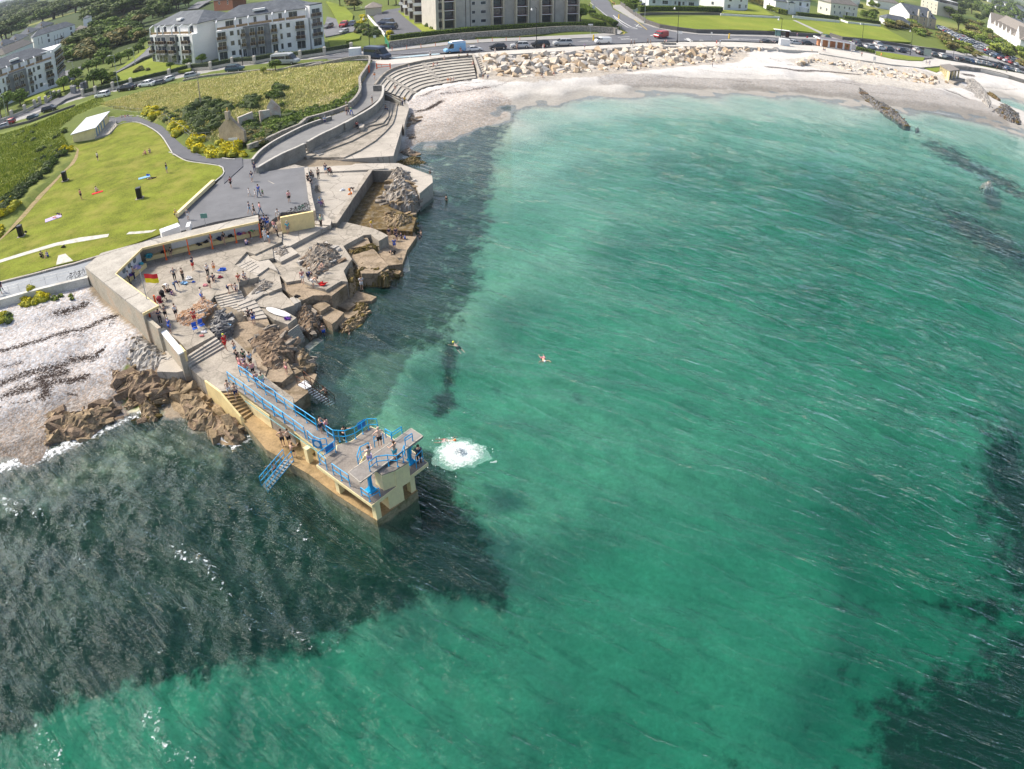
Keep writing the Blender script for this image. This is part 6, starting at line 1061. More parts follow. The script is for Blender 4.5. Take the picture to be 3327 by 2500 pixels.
for i_,(s_,lb)in enumerate((('a 975,1190','leftmost grey gate pillar of the estate entrance'),('a 1002,1195','second grey gate pillar of the estate entrance, beside the small tree'),('a 1110,1150','right hand grey gate pillar of the estate entrance'),('a 1155,1135','far right grey gate pillar at the garden wall end'))):
 p=G1(s_,zE);m=MB();m.box((p.x,p.y,zE+1.2),(.9,.9,2.6));m.box((p.x,p.y,zE+2.6),(1.3,1.3,.35),taper=.4);tag(m.build('gate_pillar',mat('gate_stone',(.27,.27,.27),var=.2,fine=8)),lb,'pillar')
def leafmat(name,c1,c2,c3=None):
 m=bpy.data.materials.new(name);m.use_nodes=True;nt=m.node_tree;nt.nodes.clear();L=nt.links.new
 out=_n(nt,'ShaderNodeOutputMaterial');b=_n(nt,'ShaderNodeBsdfPrincipled');L(b.outputs[0],out.inputs[0]);b.inputs['Roughness'].default_value=.75;b.inputs['Specular IOR Level'].default_value=.2
 geo=_n(nt,'ShaderNodeNewGeometry');oi=_n(nt,'ShaderNodeObjectInfo')
 n1=_n(nt,'ShaderNodeTexNoise',Scale=.7,Detail=4.0,Roughness=.7);L(geo.outputs['Position'],n1.inputs['Vector'])
 ad=_n(nt,'ShaderNodeMath',operation='MULTIPLY_ADD');L(geo.outputs['Random Per Island'],ad.inputs[0]);ad.inputs[1].default_value=.45;L(n1.outputs[0],ad.inputs[2])
 a2=_n(nt,'ShaderNodeMath',operation='MULTIPLY_ADD');L(oi.outputs['Random'],a2.inputs[0]);a2.inputs[1].default_value=.35;L(ad.outputs[0],a2.inputs[2])
 cr=_n(nt,'ShaderNodeValToRGB');cr.color_ramp.elements[0].position=.5;cr.color_ramp.elements[1].position=1.15
 cr.color_ramp.elements[0].color=(*c1,1);cr.color_ramp.elements[1].color=(*c2,1)
 if c3:e=cr.color_ramp.elements.new(.85);e.color=(*c3,1)
 L(a2.outputs[0],cr.inputs[0]);L(cr.outputs[0],b.inputs['Base Color']);return m
LEAF=leafmat('leaf_green',(.045,.08,.016),(.18,.26,.045));LEAF_D=leafmat('leaf_dark',(.03,.055,.016),(.12,.165,.04));LEAF_L=leafmat('leaf_light',(.11,.16,.025),(.32,.38,.07));LEAF_O=leafmat('leaf_olive',(.08,.085,.025),(.26,.22,.08))
GORSE=leafmat('gorse_yellow',(.22,.22,.015),(.80,.66,.02),(.60,.52,.015));HEDGE=leafmat('hedge_green',(.05,.09,.014),(.17,.24,.04));PINE=leafmat('pine_needles',(.018,.03,.012),(.09,.09,.035));BARK=mat('bark',(.09,.07,.05),var=.4,scale=4,fine=14,bump=.6)
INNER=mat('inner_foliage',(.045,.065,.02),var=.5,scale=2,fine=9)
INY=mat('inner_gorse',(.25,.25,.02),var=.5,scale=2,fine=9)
def crown(m,c,R_,n,rg,leaf=.32,lobes=7,squash=.8,up=.25):
 """leaf clumps spread through several lobes around c"""
 cs=[]
 for k_ in range(lobes):
  a=rg.uniform(0,6.28);rr=R_*rg.uniform(.25,.62);cs.append((c[0]+math.cos(a)*rr,c[1]+math.sin(a)*rr,c[2]+rg.uniform(-.35,.6)*R_*squash,R_*rg.uniform(.38,.62)))
 cs.append((c[0],c[1],c[2]+R_*.25,R_*.6));vs=[];fs=[]
 for i in range(n):
  cx,cy,cz,r=cs[int(rg.integers(len(cs)))];d=rg.normal(size=3);d/=np.linalg.norm(d)+1e-9;d[2]=abs(d[2])*.9-.15 if rg.random()<up+.4 else d[2]
  rr=r*rg.uniform(.72,1.08);p=np.array([cx,cy,cz])+d*rr*np.array([1,1,squash]);nn=d+rg.normal(size=3)*.55;nn/=np.linalg.norm(nn)+1e-9
  t=np.cross(nn,[0,0,1])+rg.normal(size=3)*.1;t/=np.linalg.norm(t)+1e-9;b=np.cross(nn,t);s_=leaf*rg.uniform(.55,1.3);o=len(vs)
  vs+=[p+t*s_,p+b*s_*.8+nn*s_*.2,p-t*s_*.9,p-b*s_*.75];fs.append((o,o+1,o+2,o+3))
 m.add(vs,fs);return cs
def tree_proto(name,H,R_,n,rg,lm,leaf=.34,trunk=.18,squash=.85,lobes=8):
 root=bpy.data.objects.new(name,None);m=MB();cs=crown(m,(0,0,H-R_*squash*.8),R_,n,rg,leaf,lobes,squash)
 mi=MB()
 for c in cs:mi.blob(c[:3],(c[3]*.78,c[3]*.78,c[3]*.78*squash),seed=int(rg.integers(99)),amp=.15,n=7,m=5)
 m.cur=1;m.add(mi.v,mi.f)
 t=MB();t.tube([(0,0,-.3),(.05,.02,H*.25),(-.05,.05,H*.5),(0,0,H*.75)],[trunk*1.3,trunk,trunk*.75,trunk*.3],7)
 for k_ in range(5):c=cs[k_%len(cs)];t.tube([(0,0,H*.3+.05*k_*H),(c[0]*.5,c[1]*.5,(c[2]+H*.4)*.5),(c[0],c[1],c[2])],[trunk*.55,trunk*.35,trunk*.12],5)
 return(m.mesh(name+'_crown',[lm,INNER]),t.mesh(name+'_trunk',BARK))
rgv=np.random.default_rng(21)
TP={'g':[tree_proto('tree',6.5,2.9,1500,rgv,LEAF),tree_proto('tree',7,2.7,1400,rgv,LEAF),tree_proto('tree',6,3.2,1500,rgv,LEAF)],'d':[tree_proto('tree',7.5,3.2,1500,rgv,LEAF_D),tree_proto('tree',8,3.0,1500,rgv,LEAF_D)],'l':[tree_proto('tree',6,2.8,1300,rgv,LEAF_L)],'o':[tree_proto('tree',6,2.9,1300,rgv,LEAF_O)]}
def place_tree(p,kind,h,label,group,cat='tree',name='tree',wide=1.0,parts=True):
 cm,tm=TP[kind][int(rgv.integers(len(TP[kind])))];base=7.0;k_=h/base
 e=empty(name,p,rgv.uniform(0,6.28),label,cat,group);e.scale=(k_*wide,k_*wide,k_)
 for nm,me in(('crown',cm),('trunk',tm)):o=bpy.data.objects.new(nm,me);COL.objects.link(o);o.parent=e
 return e
def trees(s_,kind,h,label,group,wide=1.0,zoff=0,jit=.15):
 for pt in P(s_):
  k_=kind[int(rgv.integers(len(kind)))];p=on_ground(pt,4.4);place_tree((p.x,p.y,p.z-.1+zoff),k_,h*rgv.uniform(1-jit,1+jit),label,group,wide=wide)
def fill(s_,z,n,dmin):
 poly=G(s_,z);xs=[p.x for p in poly];ys=[p.y for p in poly];out=[];t=0
 while len(out)<n and t<n*60:
  t+=1;x,y=rgv.uniform(min(xs),max(xs)),rgv.uniform(min(ys),max(ys))
  if inpoly(np.array([x]),np.array([y]),poly)[0]and all((x-a)**2+(y-b)**2>dmin**2 for a,b in out):out.append((x,y))
 return out
def wood(s_,z,n,dmin,kind,h,label,group,wide=1.0,jit=.25,name='tree'):
 for x,y in fill(s_,z,n,dmin):
  k_=kind[int(rgv.integers(len(kind)))];place_tree((x,y,lvl(x,y)-.1-h*.16),k_,h*rgv.uniform(1-jit,1+jit),label,group,wide=wide,name=name,cat=name)
wood('a 830,560 1000,470 1250,420 1330,340 1500,310 1700,290 1880,240 1960,330 1900,480 1740,520 1620,600 1500,700 1380,760 1180,790 1000,850 880,870 840,700',5,46,4.3,'ggdgo',7.2,'broad leaved tree in the dense belt between the white house and the drive','trees between the white house and the estate drive',wide=1.7)
wood('a 0,250 200,150 350,120 550,60 800,40 1300,0 2212,0 2212,160 2100,100 1900,120 1750,120 1500,230 1330,300 1220,380 1200,190 900,170 700,240 450,280 200,400 60,500 0,400',7,100,6.5,'dddgd',11.5,'dark tall tree in the old wood behind the houses','trees of the old wood at the upper left',wide=2.0)
wood('a 2212,0 b 0,-60 300,-60 560,0 470,80 330,90 150,250 100,240 60,140',5,16,6,'ddg',9,'dark tree behind the slate roofed apartment block','dark trees behind the apartment block',wide=1.3)
wood('a 1830,230 1950,100 2100,60 2110,180 2000,280 1900,330',5,5,5,'g',10,'big bright green tree beside the corner of the apartment block','bright trees beside the apartment block',wide=1.5)
for s_,h,kd,lb in(('a 1600,800',4.2,'g','lower right tree in the row along the estate drive'),('a 1700,740',4.2,'g','second tree in the row along the estate drive'),('a 1830,660',4.0,'g','third tree in the row along the estate drive'),('a 1900,600',4.2,'g','upper tree in the row along the estate drive'),('a 1490,830',4.2,'g','round tree at the lower end of the estate drive'),('a 860,1160',4.6,'g','bushy tree left of the estate gate pillars'),('a 1055,1140',4.0,'l','small round tree with visible trunk between the gate pillars'),('a 1250,1110',5.2,'g','wide dense tree behind the garden wall right of the estate gate'),('a 1350,1060',5.2,'g','dense tree right of the widest one behind the garden wall'),('a 1010,1010',4.6,'g','bushy tree at the end wall of the left apartment block'),('a 1180,920',4.6,'g','tree in front of the paved yard of the estate'),('a 1290,900',4.6,'g','tree right of the paved yard of the estate'),('a 130,1420',6.0,'g','big bushy tree in front of the left apartment block'),('a 290,1330',5.6,'g','second bushy tree in front of the left apartment block'),('a 40,1480',4,'d','dark shrub like tree at the left edge behind the pillared wall'),('b 465,845',2.6,'g','small upright tree between two round shrubs on the apartment lawn'),('b 655,805',3.0,'g','round shrub like tree at the white side wall of the apartments'),('b 245,880',2.4,'g','small dark round tree by the garden wall'),('b 1610,915',3.2,'g','round green bush growing at the rubble wall in the field'),('b 1455,935',1.8,'l','small light bush beside the round one at the rubble wall'),('c 640,120',6.5,'o','autumn tinted tree behind the parked red car'),('c 450,60',5.5,'d','dark fir like tree on the lawn behind the apartments'),('c 1080,60',6,'d','dark tree right of the garage'),('c 1180,60',6,'d','dark tree at the end of the car park'),('d 902,165',4.6,'g','ivy covered column like shrub at the end of the concrete block'),('a 190,290',8,'l','pale grey green willow like tree among dark ones'),('a 1640,240',3.5,'o','small brown shrub alone in the clearing'),('a 1290,350',3.5,'l','yellow green shrub beside the white tower house'),('a 1080,470',4.5,'g','tree in front of the long white house'),('a 1150,450',4,'g','tree below the low white wing')):
 trees(s_,kd,h,lb,None,jit=0,wide=1.35)
wood('f 700,40 760,0 900,0 830,60 840,190 790,185 720,150 690,90',4,14,3.5,'gldo',5,'garden tree beside the cream villa and the small white cottage','garden trees among the villas',wide=1.2)
wood('f 860,215 900,240 1060,240 1150,290 1267,300 g 700,375 760,390 770,340 640,290 440,200 300,220 230,205',4,34,3.6,'gool',4.2,'mixed tall shrub on the bank below the cottage and apartments','shrubs on the bank above the promenade road',wide=1.9,name='shrub')
wood('g 770,345 860,370 1000,450 960,455 820,430 770,400',4,14,3,'golo',2.6,'shrub on the bank between the road and the car park','shrubs between road and car park',wide=2.0,name='shrub')
wood('g 660,90 700,30 800,60 900,90 950,120 960,220 860,260 760,250 690,210 650,160',4,20,5,'dod',9,'tall dark conifer between the hotel and the white hall','conifers beside the hotel',wide=1.5)
wood('g 740,270 950,200 1020,270 1180,390 1267,420 1267,520 1180,470 1000,400 880,330',4,44,4.6,'llgo',5.5,'yellow green tree between the car park and the white hall','trees between the car park and the white hall',wide=1.9)
wood('g 450,40 420,0 180,0 60,100 120,130 200,190',4,8,5,'gld',5,'tree between the villas at the upper right','trees around the upper right villas',wide=1.2)
wood('e 60,30 120,60 170,40 160,0 40,0',4,6,4,'g',4.5,'garden tree beside the villa drive','trees beside the villa drive',wide=1.3)
def farwood(s_,n,dmin,h,lm,label,seed):
 rg=np.random.default_rng(seed);m=MB()
 for x,y in fill(s_,8,n,dmin):
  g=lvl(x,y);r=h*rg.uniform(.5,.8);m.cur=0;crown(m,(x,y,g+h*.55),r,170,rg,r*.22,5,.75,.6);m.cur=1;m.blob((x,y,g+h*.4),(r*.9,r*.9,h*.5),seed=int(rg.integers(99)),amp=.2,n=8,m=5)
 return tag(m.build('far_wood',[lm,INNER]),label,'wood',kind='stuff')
farwood('N 1150,0 1700,0 2212,300 2212,800 2000,600 1500,250',90,22,11,LEAF,'distant wood and hedges near the horizon at the upper right',1);farwood('a 0,60 150,20 400,0 600,0 350,120 100,180 0,230',60,18,12,LEAF_D,'distant dark wood near the horizon at the upper left',2);farwood('g 640,0 1000,0 1267,90 1267,300 1100,180 950,110 800,40',60,10,9,LEAF,'leafy mass behind the white hall at the upper right',3)
wood('e 700,0 1000,0 1267,0 f 380,0 380,-30 e 700,-30',4,12,6,'glo',6,'garden tree behind the villas at the top edge','garden trees at the top edge',wide=1.7)
wall('low_stone_bench','e 355,325 465,327',4.2,3.6,.5,STONE,'low stone bench wall on the promenade near the red van',n=1,cat='bench')
p=G1('f 125,352',PROMZ);tag(MB().box((p.x,p.y,4.7),(3.2,1.6,2.1)).build('white_cabinet',REND_W),'white cabinet kiosk standing on the promenade beside the lamp post','kiosk')
hm=MB().box((0,0,2.4),(14,9,4.8)).mesh('house_wall',REND_W);V=[(-7.5,-5,4.8),(7.5,-5,4.8),(7.5,5,4.8),(-7.5,5,4.8),(-7.5,0,7.8),(7.5,0,7.8)];hr=MB().add(V,[(0,1,5,4),(2,3,4,5),(0,4,3),(1,2,5)]).mesh('house_roof',SLATE)
for s_,n,d_,lb,gr in(('N 1000,0 1500,0 1700,0 2212,330 2212,900 1900,420 1500,180',60,24,'small white house in the distant town near the horizon','distant houses upper right'),('a 0,150 0,10 60,0 450,0 300,60 100,110',26,30,'small white house in the distant town at the upper left','distant houses upper left')):
 for x,y in fill(s_,9,n,d_):
  e=empty('far_house',(x,y,lvl(x,y)-.5),rgv.uniform(-.6,.6),lb,'house',gr)
  for nm,me in(('wall',hm),('roof',hr)):o=bpy.data.objects.new(nm,me);COL.objects.link(o);o.parent=e
def bushes(s_,z,n,r,lm,label,name='bush',cat='bush',leaf=.17,dens=330,seed=1,zz=None):
 """a low thicket over an outline: one object"""
 rg=np.random.default_rng(seed);m=MB();pts=fill(s_,z,n,r*.7)if len(P(s_))>2 else[(G1(s_,z).x,G1(s_,z).y)]
 for x,y in pts:
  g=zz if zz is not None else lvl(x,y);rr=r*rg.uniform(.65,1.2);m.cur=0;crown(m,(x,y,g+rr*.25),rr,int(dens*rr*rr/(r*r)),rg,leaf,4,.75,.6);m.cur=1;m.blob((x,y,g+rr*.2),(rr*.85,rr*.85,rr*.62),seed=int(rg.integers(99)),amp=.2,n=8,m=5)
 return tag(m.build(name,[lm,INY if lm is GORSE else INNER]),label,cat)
bushes('w 1255,950 1330,930 1390,960 1380,1005 1290,1000',4,7,1.3,GORSE,'small yellow flowering gorse patch near the bend of the asphalt path','gorse_bush',seed=1)
bushes('w 1440,990 1560,1060 1640,1130 1700,1140 1860,1165 1950,1180 2040,1210 2080,1260 u 2080,240 1900,265 1750,255 1650,210 w 1560,1200 1480,1110 1430,1050',4,34,1.35,GORSE,'long bright yellow gorse bank between the asphalt path and the ruined cottage','gorse_bush',seed=2)
bushes('m 0,60 100,30 p 170,830 250,790 360,830 330,850 250,860 150,880 60,920',3.2,10,.9,GORSE,'yellow gorse clump under the sea wall of the coast path','gorse_bush',seed=3,leaf=.11);bushes('m 0,60 50,40 100,50 60,90 0,100',2.8,5,.6,LEAF_L,'low green plants on the shingle at the left edge','shore_plants',cat='plants',seed=4,leaf=.1)
bushes('p 370,810 450,800 470,830 400,840',3,4,.4,LEAF_L,'small green plants on the shingle under the wall','shore_plants',cat='plants',seed=5,leaf=.08);bushes('p 510,810 540,800 540,830',3,2,.35,LEAF_L,'tiny green plant on the shingle near the shelter corner','shore_plants',cat='plants',seed=6,leaf=.07)
bushes('u 0,800 100,750 200,700 170,640 100,640 0,720',4,9,1.1,GORSE,'yellow gorse in the dark hedge at the left of the lawn','gorse_bush',seed=7);bushes('u 0,700 80,640 160,580 230,510 330,420 360,450 250,560 180,640 60,740 0,800',4,26,1.2,LEAF_D,'dark clipped hedge along the left edge of the lawn','hedge',cat='hedge',seed=8);bushes('u 380,370 480,280 560,210 610,190 600,220 500,300 400,420',4,14,1.1,HEDGE,'dark hedge between the lawn and the rough field','hedge',cat='hedge',seed=9);bushes('u 530,240 560,190 620,200 600,260',4,4,.9,GORSE,'small yellow gorse beside the toilet block wall','gorse_bush',seed=10);bushes('u 0,860 60,840 50,900 0,920',4,3,.9,GORSE,'yellow gorse at the far left edge of the lawn','gorse_bush',seed=11)
bushes('w 1600,880 1700,850 1850,860 1960,900 1950,1000 1860,1080 1750,1130 1650,1100 1580,1000',4.4,34,1.7,LEAF_D,'dark bramble thicket left of the ruined cottage','thicket',seed=12);bushes('b 1150,1330 1300,1270 1390,1320 1330,1400 1180,1400',4.5,10,1.4,LEAF_D,'dark bush behind the cottage chimney','bush',seed=13);bushes('b 1560,1180 1640,1110 1700,1150 1680,1230 1620,1290 1560,1260',4.6,6,1.6,HEDGE,'tall ivy covered stump standing in the field','ivy_stump',seed=14)
bushes('b 1190,1660 1220,1560 1400,1500 1600,1450 1700,1430 2000,1450 1950,1560 1800,1600 1600,1700 h 380,150 330,170 230,160',4.2,46,1.7,HEDGE,'dense green thicket between the ruined cottage and the ramp','thicket',seed=15,dens=420);bushes('h 225,170 240,60 300,100 420,20 480,60 460,110 370,165',4.1,22,1.5,LEAF_O,'olive shrubs right beside the cottage gable','shrubs',seed=16)
bushes('b 1750,1400 2212,1340 c 0,1340 200,1300 450,1240 600,1150 640,1080 700,1040 700,1120 600,1240 500,1330 300,1400 100,1460 b 2212,1480 1900,1500 1760,1470',4.5,80,1.1,HEDGE,'long clipped hedge curving along the field above the ramp','hedge',cat='hedge',seed=17,dens=300)
bushes('c 650,370 700,320 800,300 900,290 960,380 940,440 800,440 700,430',4.6,16,1.6,HEDGE,'mound of mixed green shrubs between the two car parks','shrubs',seed=18,dens=300);bushes('c 680,290 720,200 780,200 790,270',4.6,5,1.6,GORSE,'yellow flowering shrub beside the dark parked car','shrub',seed=19);bushes('c 1040,420 1120,410 1130,470 1070,480',4.6,4,1.1,GORSE,'yellow shrub beside the green gate','shrub',seed=20);bushes('c 650,400 740,350 790,390 720,430',4.6,5,1.3,LEAF_O,'reddish brown shrub at the edge of the lawn beside the car park','shrub',seed=21);bushes('c 1530,310 1620,280 1670,290 1660,320 1560,335',4.9,5,1.1,LEAF,'green shrub in front of the concrete block corner','shrub',seed=22);bushes('c 1620,340 1690,320 1690,370 1630,375',4.9,3,.9,LEAF_L,'pale round shrub at the concrete block corner','shrub',seed=23)
bushes('a 1380,990 1450,960 1540,970 1540,1030 1400,1060',4.5,5,1.4,LEAF_L,'light shrub behind the garden wall beside the street lamp','shrub',seed=24);bushes('a 1740,890 1850,830 1990,840 1950,890 1800,920',4.7,9,.9,LEAF_O,'rock garden bed with mixed small plants on the lawn','flower_bed',cat='flower bed',seed=25,leaf=.1);bushes('a 640,1200 760,1150 820,1200 700,1250',4.3,6,1.1,LEAF,'shrubs beside the curved gateway wall','shrubs',seed=26)
def hedge(s_,z,w_,h,label,seed=1,lm=None,name='hedge'):
 pts=G(s_,z);m=MB();rg=np.random.default_rng(seed)
 m.cur=1
 for a,b in zip(pts[:-1],pts[1:]):m.bar(Vector((a.x,a.y,z+h/2-.2)),Vector((b.x,b.y,z+h/2-.2)),w_*.9,h+.3)
 m.cur=0;vs=[];fs=[]
 for a,b in zip(pts[:-1],pts[1:]):
  L_=(b-a).length;d=(b-a).normalized();n_=Vector((-d.y,d.x,0))
  for _ in range(int(L_*w_*26*(1+h))):
   t=rg.uniform(0,L_);u_=rg.uniform(-.5,.5)*w_;top=rg.random()<.5;zz=z+h+rg.normal()*.05 if top else z+rg.uniform(0,h);u_=u_ if top else math.copysign(w_/2,u_)+rg.normal()*.05
   p=a+d*t+n_*u_;s2=.13*rg.uniform(.6,1.4);q=Vector(rg.normal(size=3)).normalized();r=q.orthogonal().normalized();s3=q.cross(r);c_=Vector((p.x,p.y,zz));o=len(vs);vs+=[c_+r*s2,c_+s3*s2,c_-r*s2,c_-s3*s2];fs.append((o,o+1,o+2,o+3))
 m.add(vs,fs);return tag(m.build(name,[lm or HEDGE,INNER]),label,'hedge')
hedge('c 1100,500 1400,462 1750,430 2212,390 d 0,230 300,212 600,197 850,192 1090,190',5.0,1.3,.9,'long clipped hedge on top of the stone wall before the concrete block',1);hedge('e 190,85 400,85 600,88 805,92',4.3,2.2,1.6,'thick clipped hedge in front of the pale blue villa',2);hedge('e 105,60 170,70',4.4,2.2,1.7,'rounded end hedge left of the villa hedge',3);hedge('f 220,125 350,138 530,158',4.5,1.2,1.2,'narrow hedge behind the white gapped garden wall',4);hedge('f 570,152 700,170 840,195',4.5,1.6,1.2,'dark hedge right of the cream villa',5);hedge('f 660,385 800,415',3.8,1.4,.9,'low clipped hedge in the promenade grass bed',6);hedge('f 0,80 50,90 100,110 150,120',4.3,2,1.8,'row of clipped rounded bushes by the dark gate',7,LEAF_L);hedge('e 1010,20 1100,45 1190,75',4.3,2.4,1.8,'brownish clipped hedge between two villas',8,LEAF_O);hedge('d 915,50 990,100',4.6,2.5,.9,'stepped clipped hedges beside the side road',9);hedge('d 985,120 1100,150 1165,190',4.6,1.6,.9,'clipped hedge curving round the road corner',10)
hd=[Vector((p.x,p.y,0))for p in PW1];m=MB();rg=np.random.default_rng(5)
hv=MB()
for a,b in zip(PW1[:-1],PW1[1:]):
 n_=off(a,b,.9);m.bar(Vector((a.x,a.y,4.75))+n_,Vector((b.x,b.y,4.75))+n_,.9,1.5)
 for _ in range(int((b-a).length*50)):
  t=rg.random();p=a.lerp(b,t)+n_*(1+rg.normal()*.25);s2=.12;c_=Vector((p.x,p.y,4.1+rg.uniform(0,1.5)));q=Vector(rg.normal(size=3)).normalized();r=q.orthogonal();s3=q.cross(r);o=len(hv.v);hv.v+=[c_+r*s2,c_+s3*s2,c_-r*s2,c_-s3*s2];hv.f.append([o,o+1,o+2,o+3]);hv.m.append(0)
hv.m+=[1]*len(m.f);o=len(hv.v);hv.v+=m.v;hv.f+=[[i+o for i in f]for f in m.f];tag(hv.build('hedge',[LEAF_D,INNER]),'dark hedge right behind the long pillared garden wall','hedge')
def tufts(name,s_,z,n,h,mt,label,seed,w_=.05,keep=None):
 rg=np.random.default_rng(seed);poly=G(s_,z);xs=[p.x for p in poly];ys=[p.y for p in poly];X=rg.uniform(min(xs),max(xs),n*2);Y=rg.uniform(min(ys),max(ys),n*2);k_=inpoly(X,Y,poly);X,Y=X[k_][:n],Y[k_][:n];n=len(X)
 dn=vnoise(X,Y,5,seed);hh=h*(.4+1.1*dn)*rg.uniform(.6,1.3,n);Z=np.array([lvl(x,y)for x,y in zip(X,Y)])
 a=rg.uniform(0,6.28,n);lx,ly=np.cos(.6)*hh*.5+rg.normal(size=n)*.1,-np.sin(.6)*hh*.3+rg.normal(size=n)*.1;wx,wy=np.cos(a)*w_*(1+hh*2),np.sin(a)*w_*(1+hh*2)
 V=np.stack([np.stack([X-wx,Y-wy,Z-.05],-1),np.stack([X+wx,Y+wy,Z-.05],-1),np.stack([X+wx*.6+lx*.5,Y+wy*.6+ly*.5,Z+hh*.65],-1),np.stack([X+lx,Y+ly,Z+hh],-1)],1).reshape(-1,3)
 me=bpy.data.meshes.new(name);me.vertices.add(len(V));me.vertices.foreach_set('co',V.astype(np.float32).ravel());idx=np.arange(n*4,dtype=np.int32);me.loops.add(n*4);me.loops.foreach_set('vertex_index',idx);me.polygons.add(n);me.polygons.foreach_set('loop_start',(np.arange(n)*4).astype(np.int32));me.polygons.foreach_set('loop_total',np.full(n,4,np.int32));me.update(calc_edges=True);me.materials.append(mt)
 o=bpy.data.objects.new(name,me);COL.objects.link(o);return tag(o,label,'grass',kind='stuff')
STRAW=leafmat('straw_grass',(.26,.32,.07),(.72,.66,.36),(.46,.48,.17));MEADOW=leafmat('meadow_grass',(.13,.20,.03),(.46,.48,.12),(.28,.34,.06))
tufts('tall_grass',FIELD_R,4.6,60000,.42,STRAW,'tall straw coloured grass filling the field above the ramp',1,.07);tufts('rough_grass','F -100,470 0,430 120,395 230,350 330,305 350,330 250,370 200,410 230,470 130,540 50,620 0,700 -100,760',4.4,40000,.4,MEADOW,'rough green grass on the slope left of the lawn',2,.07)
bushes('F 520,350 640,345 700,335 760,330 900,300 980,310 960,350 880,380 760,400 640,420 560,400',4.6,60,.9,LEAF_L,'low green nettle and bramble cover in the middle of the field','undergrowth',cat='undergrowth',seed=31,leaf=.14,dens=140);bushes('F 40,440 110,390 160,400 130,450 60,500',4.4,9,.9,LEAF_L,'green scrub patch on the left slope','scrub',cat='scrub',seed=32,dens=150);bushes('F 120,470 200,430 240,400 250,420 200,480 120,530',4.4,12,.9,LEAF_L,'scrub below the toilet block wall','scrub',cat='scrub',seed=33,dens=150)
rgb_=np.random.default_rng(77);BMATS=[mat('granite_pale',(.58,.52,.44),var=.25,scale=1.2,fine=9,bump=.6,stain=(.36,.27,.17),stain_amt=.5,stain_scale=.5),mat('granite_tan',(.50,.39,.27),var=.28,scale=1.2,fine=9,bump=.6,stain=(.3,.2,.11),stain_amt=.5,stain_scale=.5),mat('granite_grey',(.46,.44,.41),var=.28,scale=1.2,fine=9,bump=.6)]
BPROT=[]
for k_ in range(14):
 m=MB();rockblock(m,(0,0,0),(1,.8,.75),rgb_,rgb_.uniform(0,6));BPROT.append([m.mesh('boulder',mt)for mt in BMATS])
def boulders(sa,za,sb,zb,rows,size,label,group,jit=.35,cnt=None):
 A,B=smooth_line(G(sa,za),6),smooth_line(G(sb,zb),6);out=[]
 def at(line,t):f_=t*(len(line)-1);i=min(int(f_),len(line)-2);return line[i].lerp(line[i+1],f_-i)
 LA=sum((a-b).length for a,b in zip(A[:-1],A[1:]))
 for r in range(rows):
  n=int(LA/(size*1.25));
  for k_ in range(n):
   t=min(1,max(0,(k_+.5*(r%2)+rgb_.normal()*.25)/n));v=min(1,max(0,(r+.5+rgb_.normal()*.2)/rows));a,b=at(A,t),at(B,t);p=a.lerp(b,v);p.z=za+(zb-za)*v;sz=size*rgb_.uniform(.62,1.15)*(1 if r<rows-1 else .85)
   me=BPROT[int(rgb_.integers(14))][int(rgb_.choice(3,p=[.5,.32,.18]))];o=bpy.data.objects.new('boulder',me);COL.objects.link(o);o.location=(p.x+rgb_.normal()*.15,p.y+rgb_.normal()*.2,p.z-sz*.12+rgb_.normal()*.08);o.rotation_euler=(rgb_.normal()*.3,rgb_.normal()*.3,rgb_.uniform(0,6.28));o.scale=(sz*.7,sz*.66,sz*.56);tag(o,label,'boulder',group);out.append(o)
 return out
b1=boulders('d 195,420 300,412 600,398 900,378 1267,362 e 300,358 600,358 900,362 1267,385',3.5,'d 215,560 300,580 600,580 800,560 1000,540 1267,535 e 200,525 500,500 700,480 850,470 1000,420 1267,415',1.6,6,1.8,'big pale granite boulder in the long rock bank under the promenade','boulders of the long rock bank under the promenade')
b2=boulders('f 230,480 330,450 500,470 700,480 900,520 1100,550 1267,600',2.9,'f 260,490 400,505 600,550 750,590 900,620 1100,640 1267,665',1.7,4,1.5,'pale granite boulder in the second rock bank beyond the promenade shelter','boulders of the second rock bank beyond the promenade shelter')
b3=boulders('f 1240,590 g 620,590 700,620',2.4,'f 1200,655 g 560,640 740,660',1.6,2,1.3,'granite boulder beside the cream changing hut','boulders beside the changing hut');b4=boulders('f 0,375 200,390 380,405',3.3,'f 0,400 200,410 360,418',2.7,1,1.6,'squared boulder in the row edging the promenade before the shelter','squared boulders edging the promenade')
m=MB();tl1,bl1=smooth_line(G('d 195,420 300,412 600,398 900,378 1267,362 e 300,358 600,358 900,362 1267,385',3.4),6),smooth_line(G('d 215,565 300,585 600,585 800,565 1000,545 1267,540 e 200,530 500,505 700,485 850,475 1000,425 1267,420',1.5),6)
for k_ in range(620):
 t=rgb_.random()*(len(tl1)-1);i=min(int(t),len(tl1)-2);u_=i/(len(tl1)-1)*(len(bl1)-1);j=min(int(u_),len(bl1)-2);a=tl1[i].lerp(tl1[i+1],t-i);b=bl1[j].lerp(bl1[j+1],u_-j);v=rgb_.random();p=a.lerp(b,v);m.mat(int(rgb_.integers(3)));r_=rgb_.uniform(.3,.6);rockblock(m,(p.x,p.y,3.4-1.9*v-.15),(r_,r_*.8,r_*.6),rgb_,rgb_.uniform(0,6))
tag(m.build('rubble',BMATS),'small stones wedged between the boulders of the rock bank','stones',kind='stuff')
outcrop('f 645,662 700,682 760,724 820,774 900,812 980,870 1040,932 1064,955 1020,950 950,900 880,862 800,812 740,765 652,695',.4,-.1,1.2,.9,130,[ROCK_K,ROCK_W,ROCK_B],'dark weedy rock groyne running from the beach into the sea',61,az=-.6);outcrop('s 1380,1010 1410,1005 1415,1025 1390,1030',0,-.5,.5,.8,5,[ROCK_K,ROCK_W],'last small rock beyond the tip of the groyne',62)
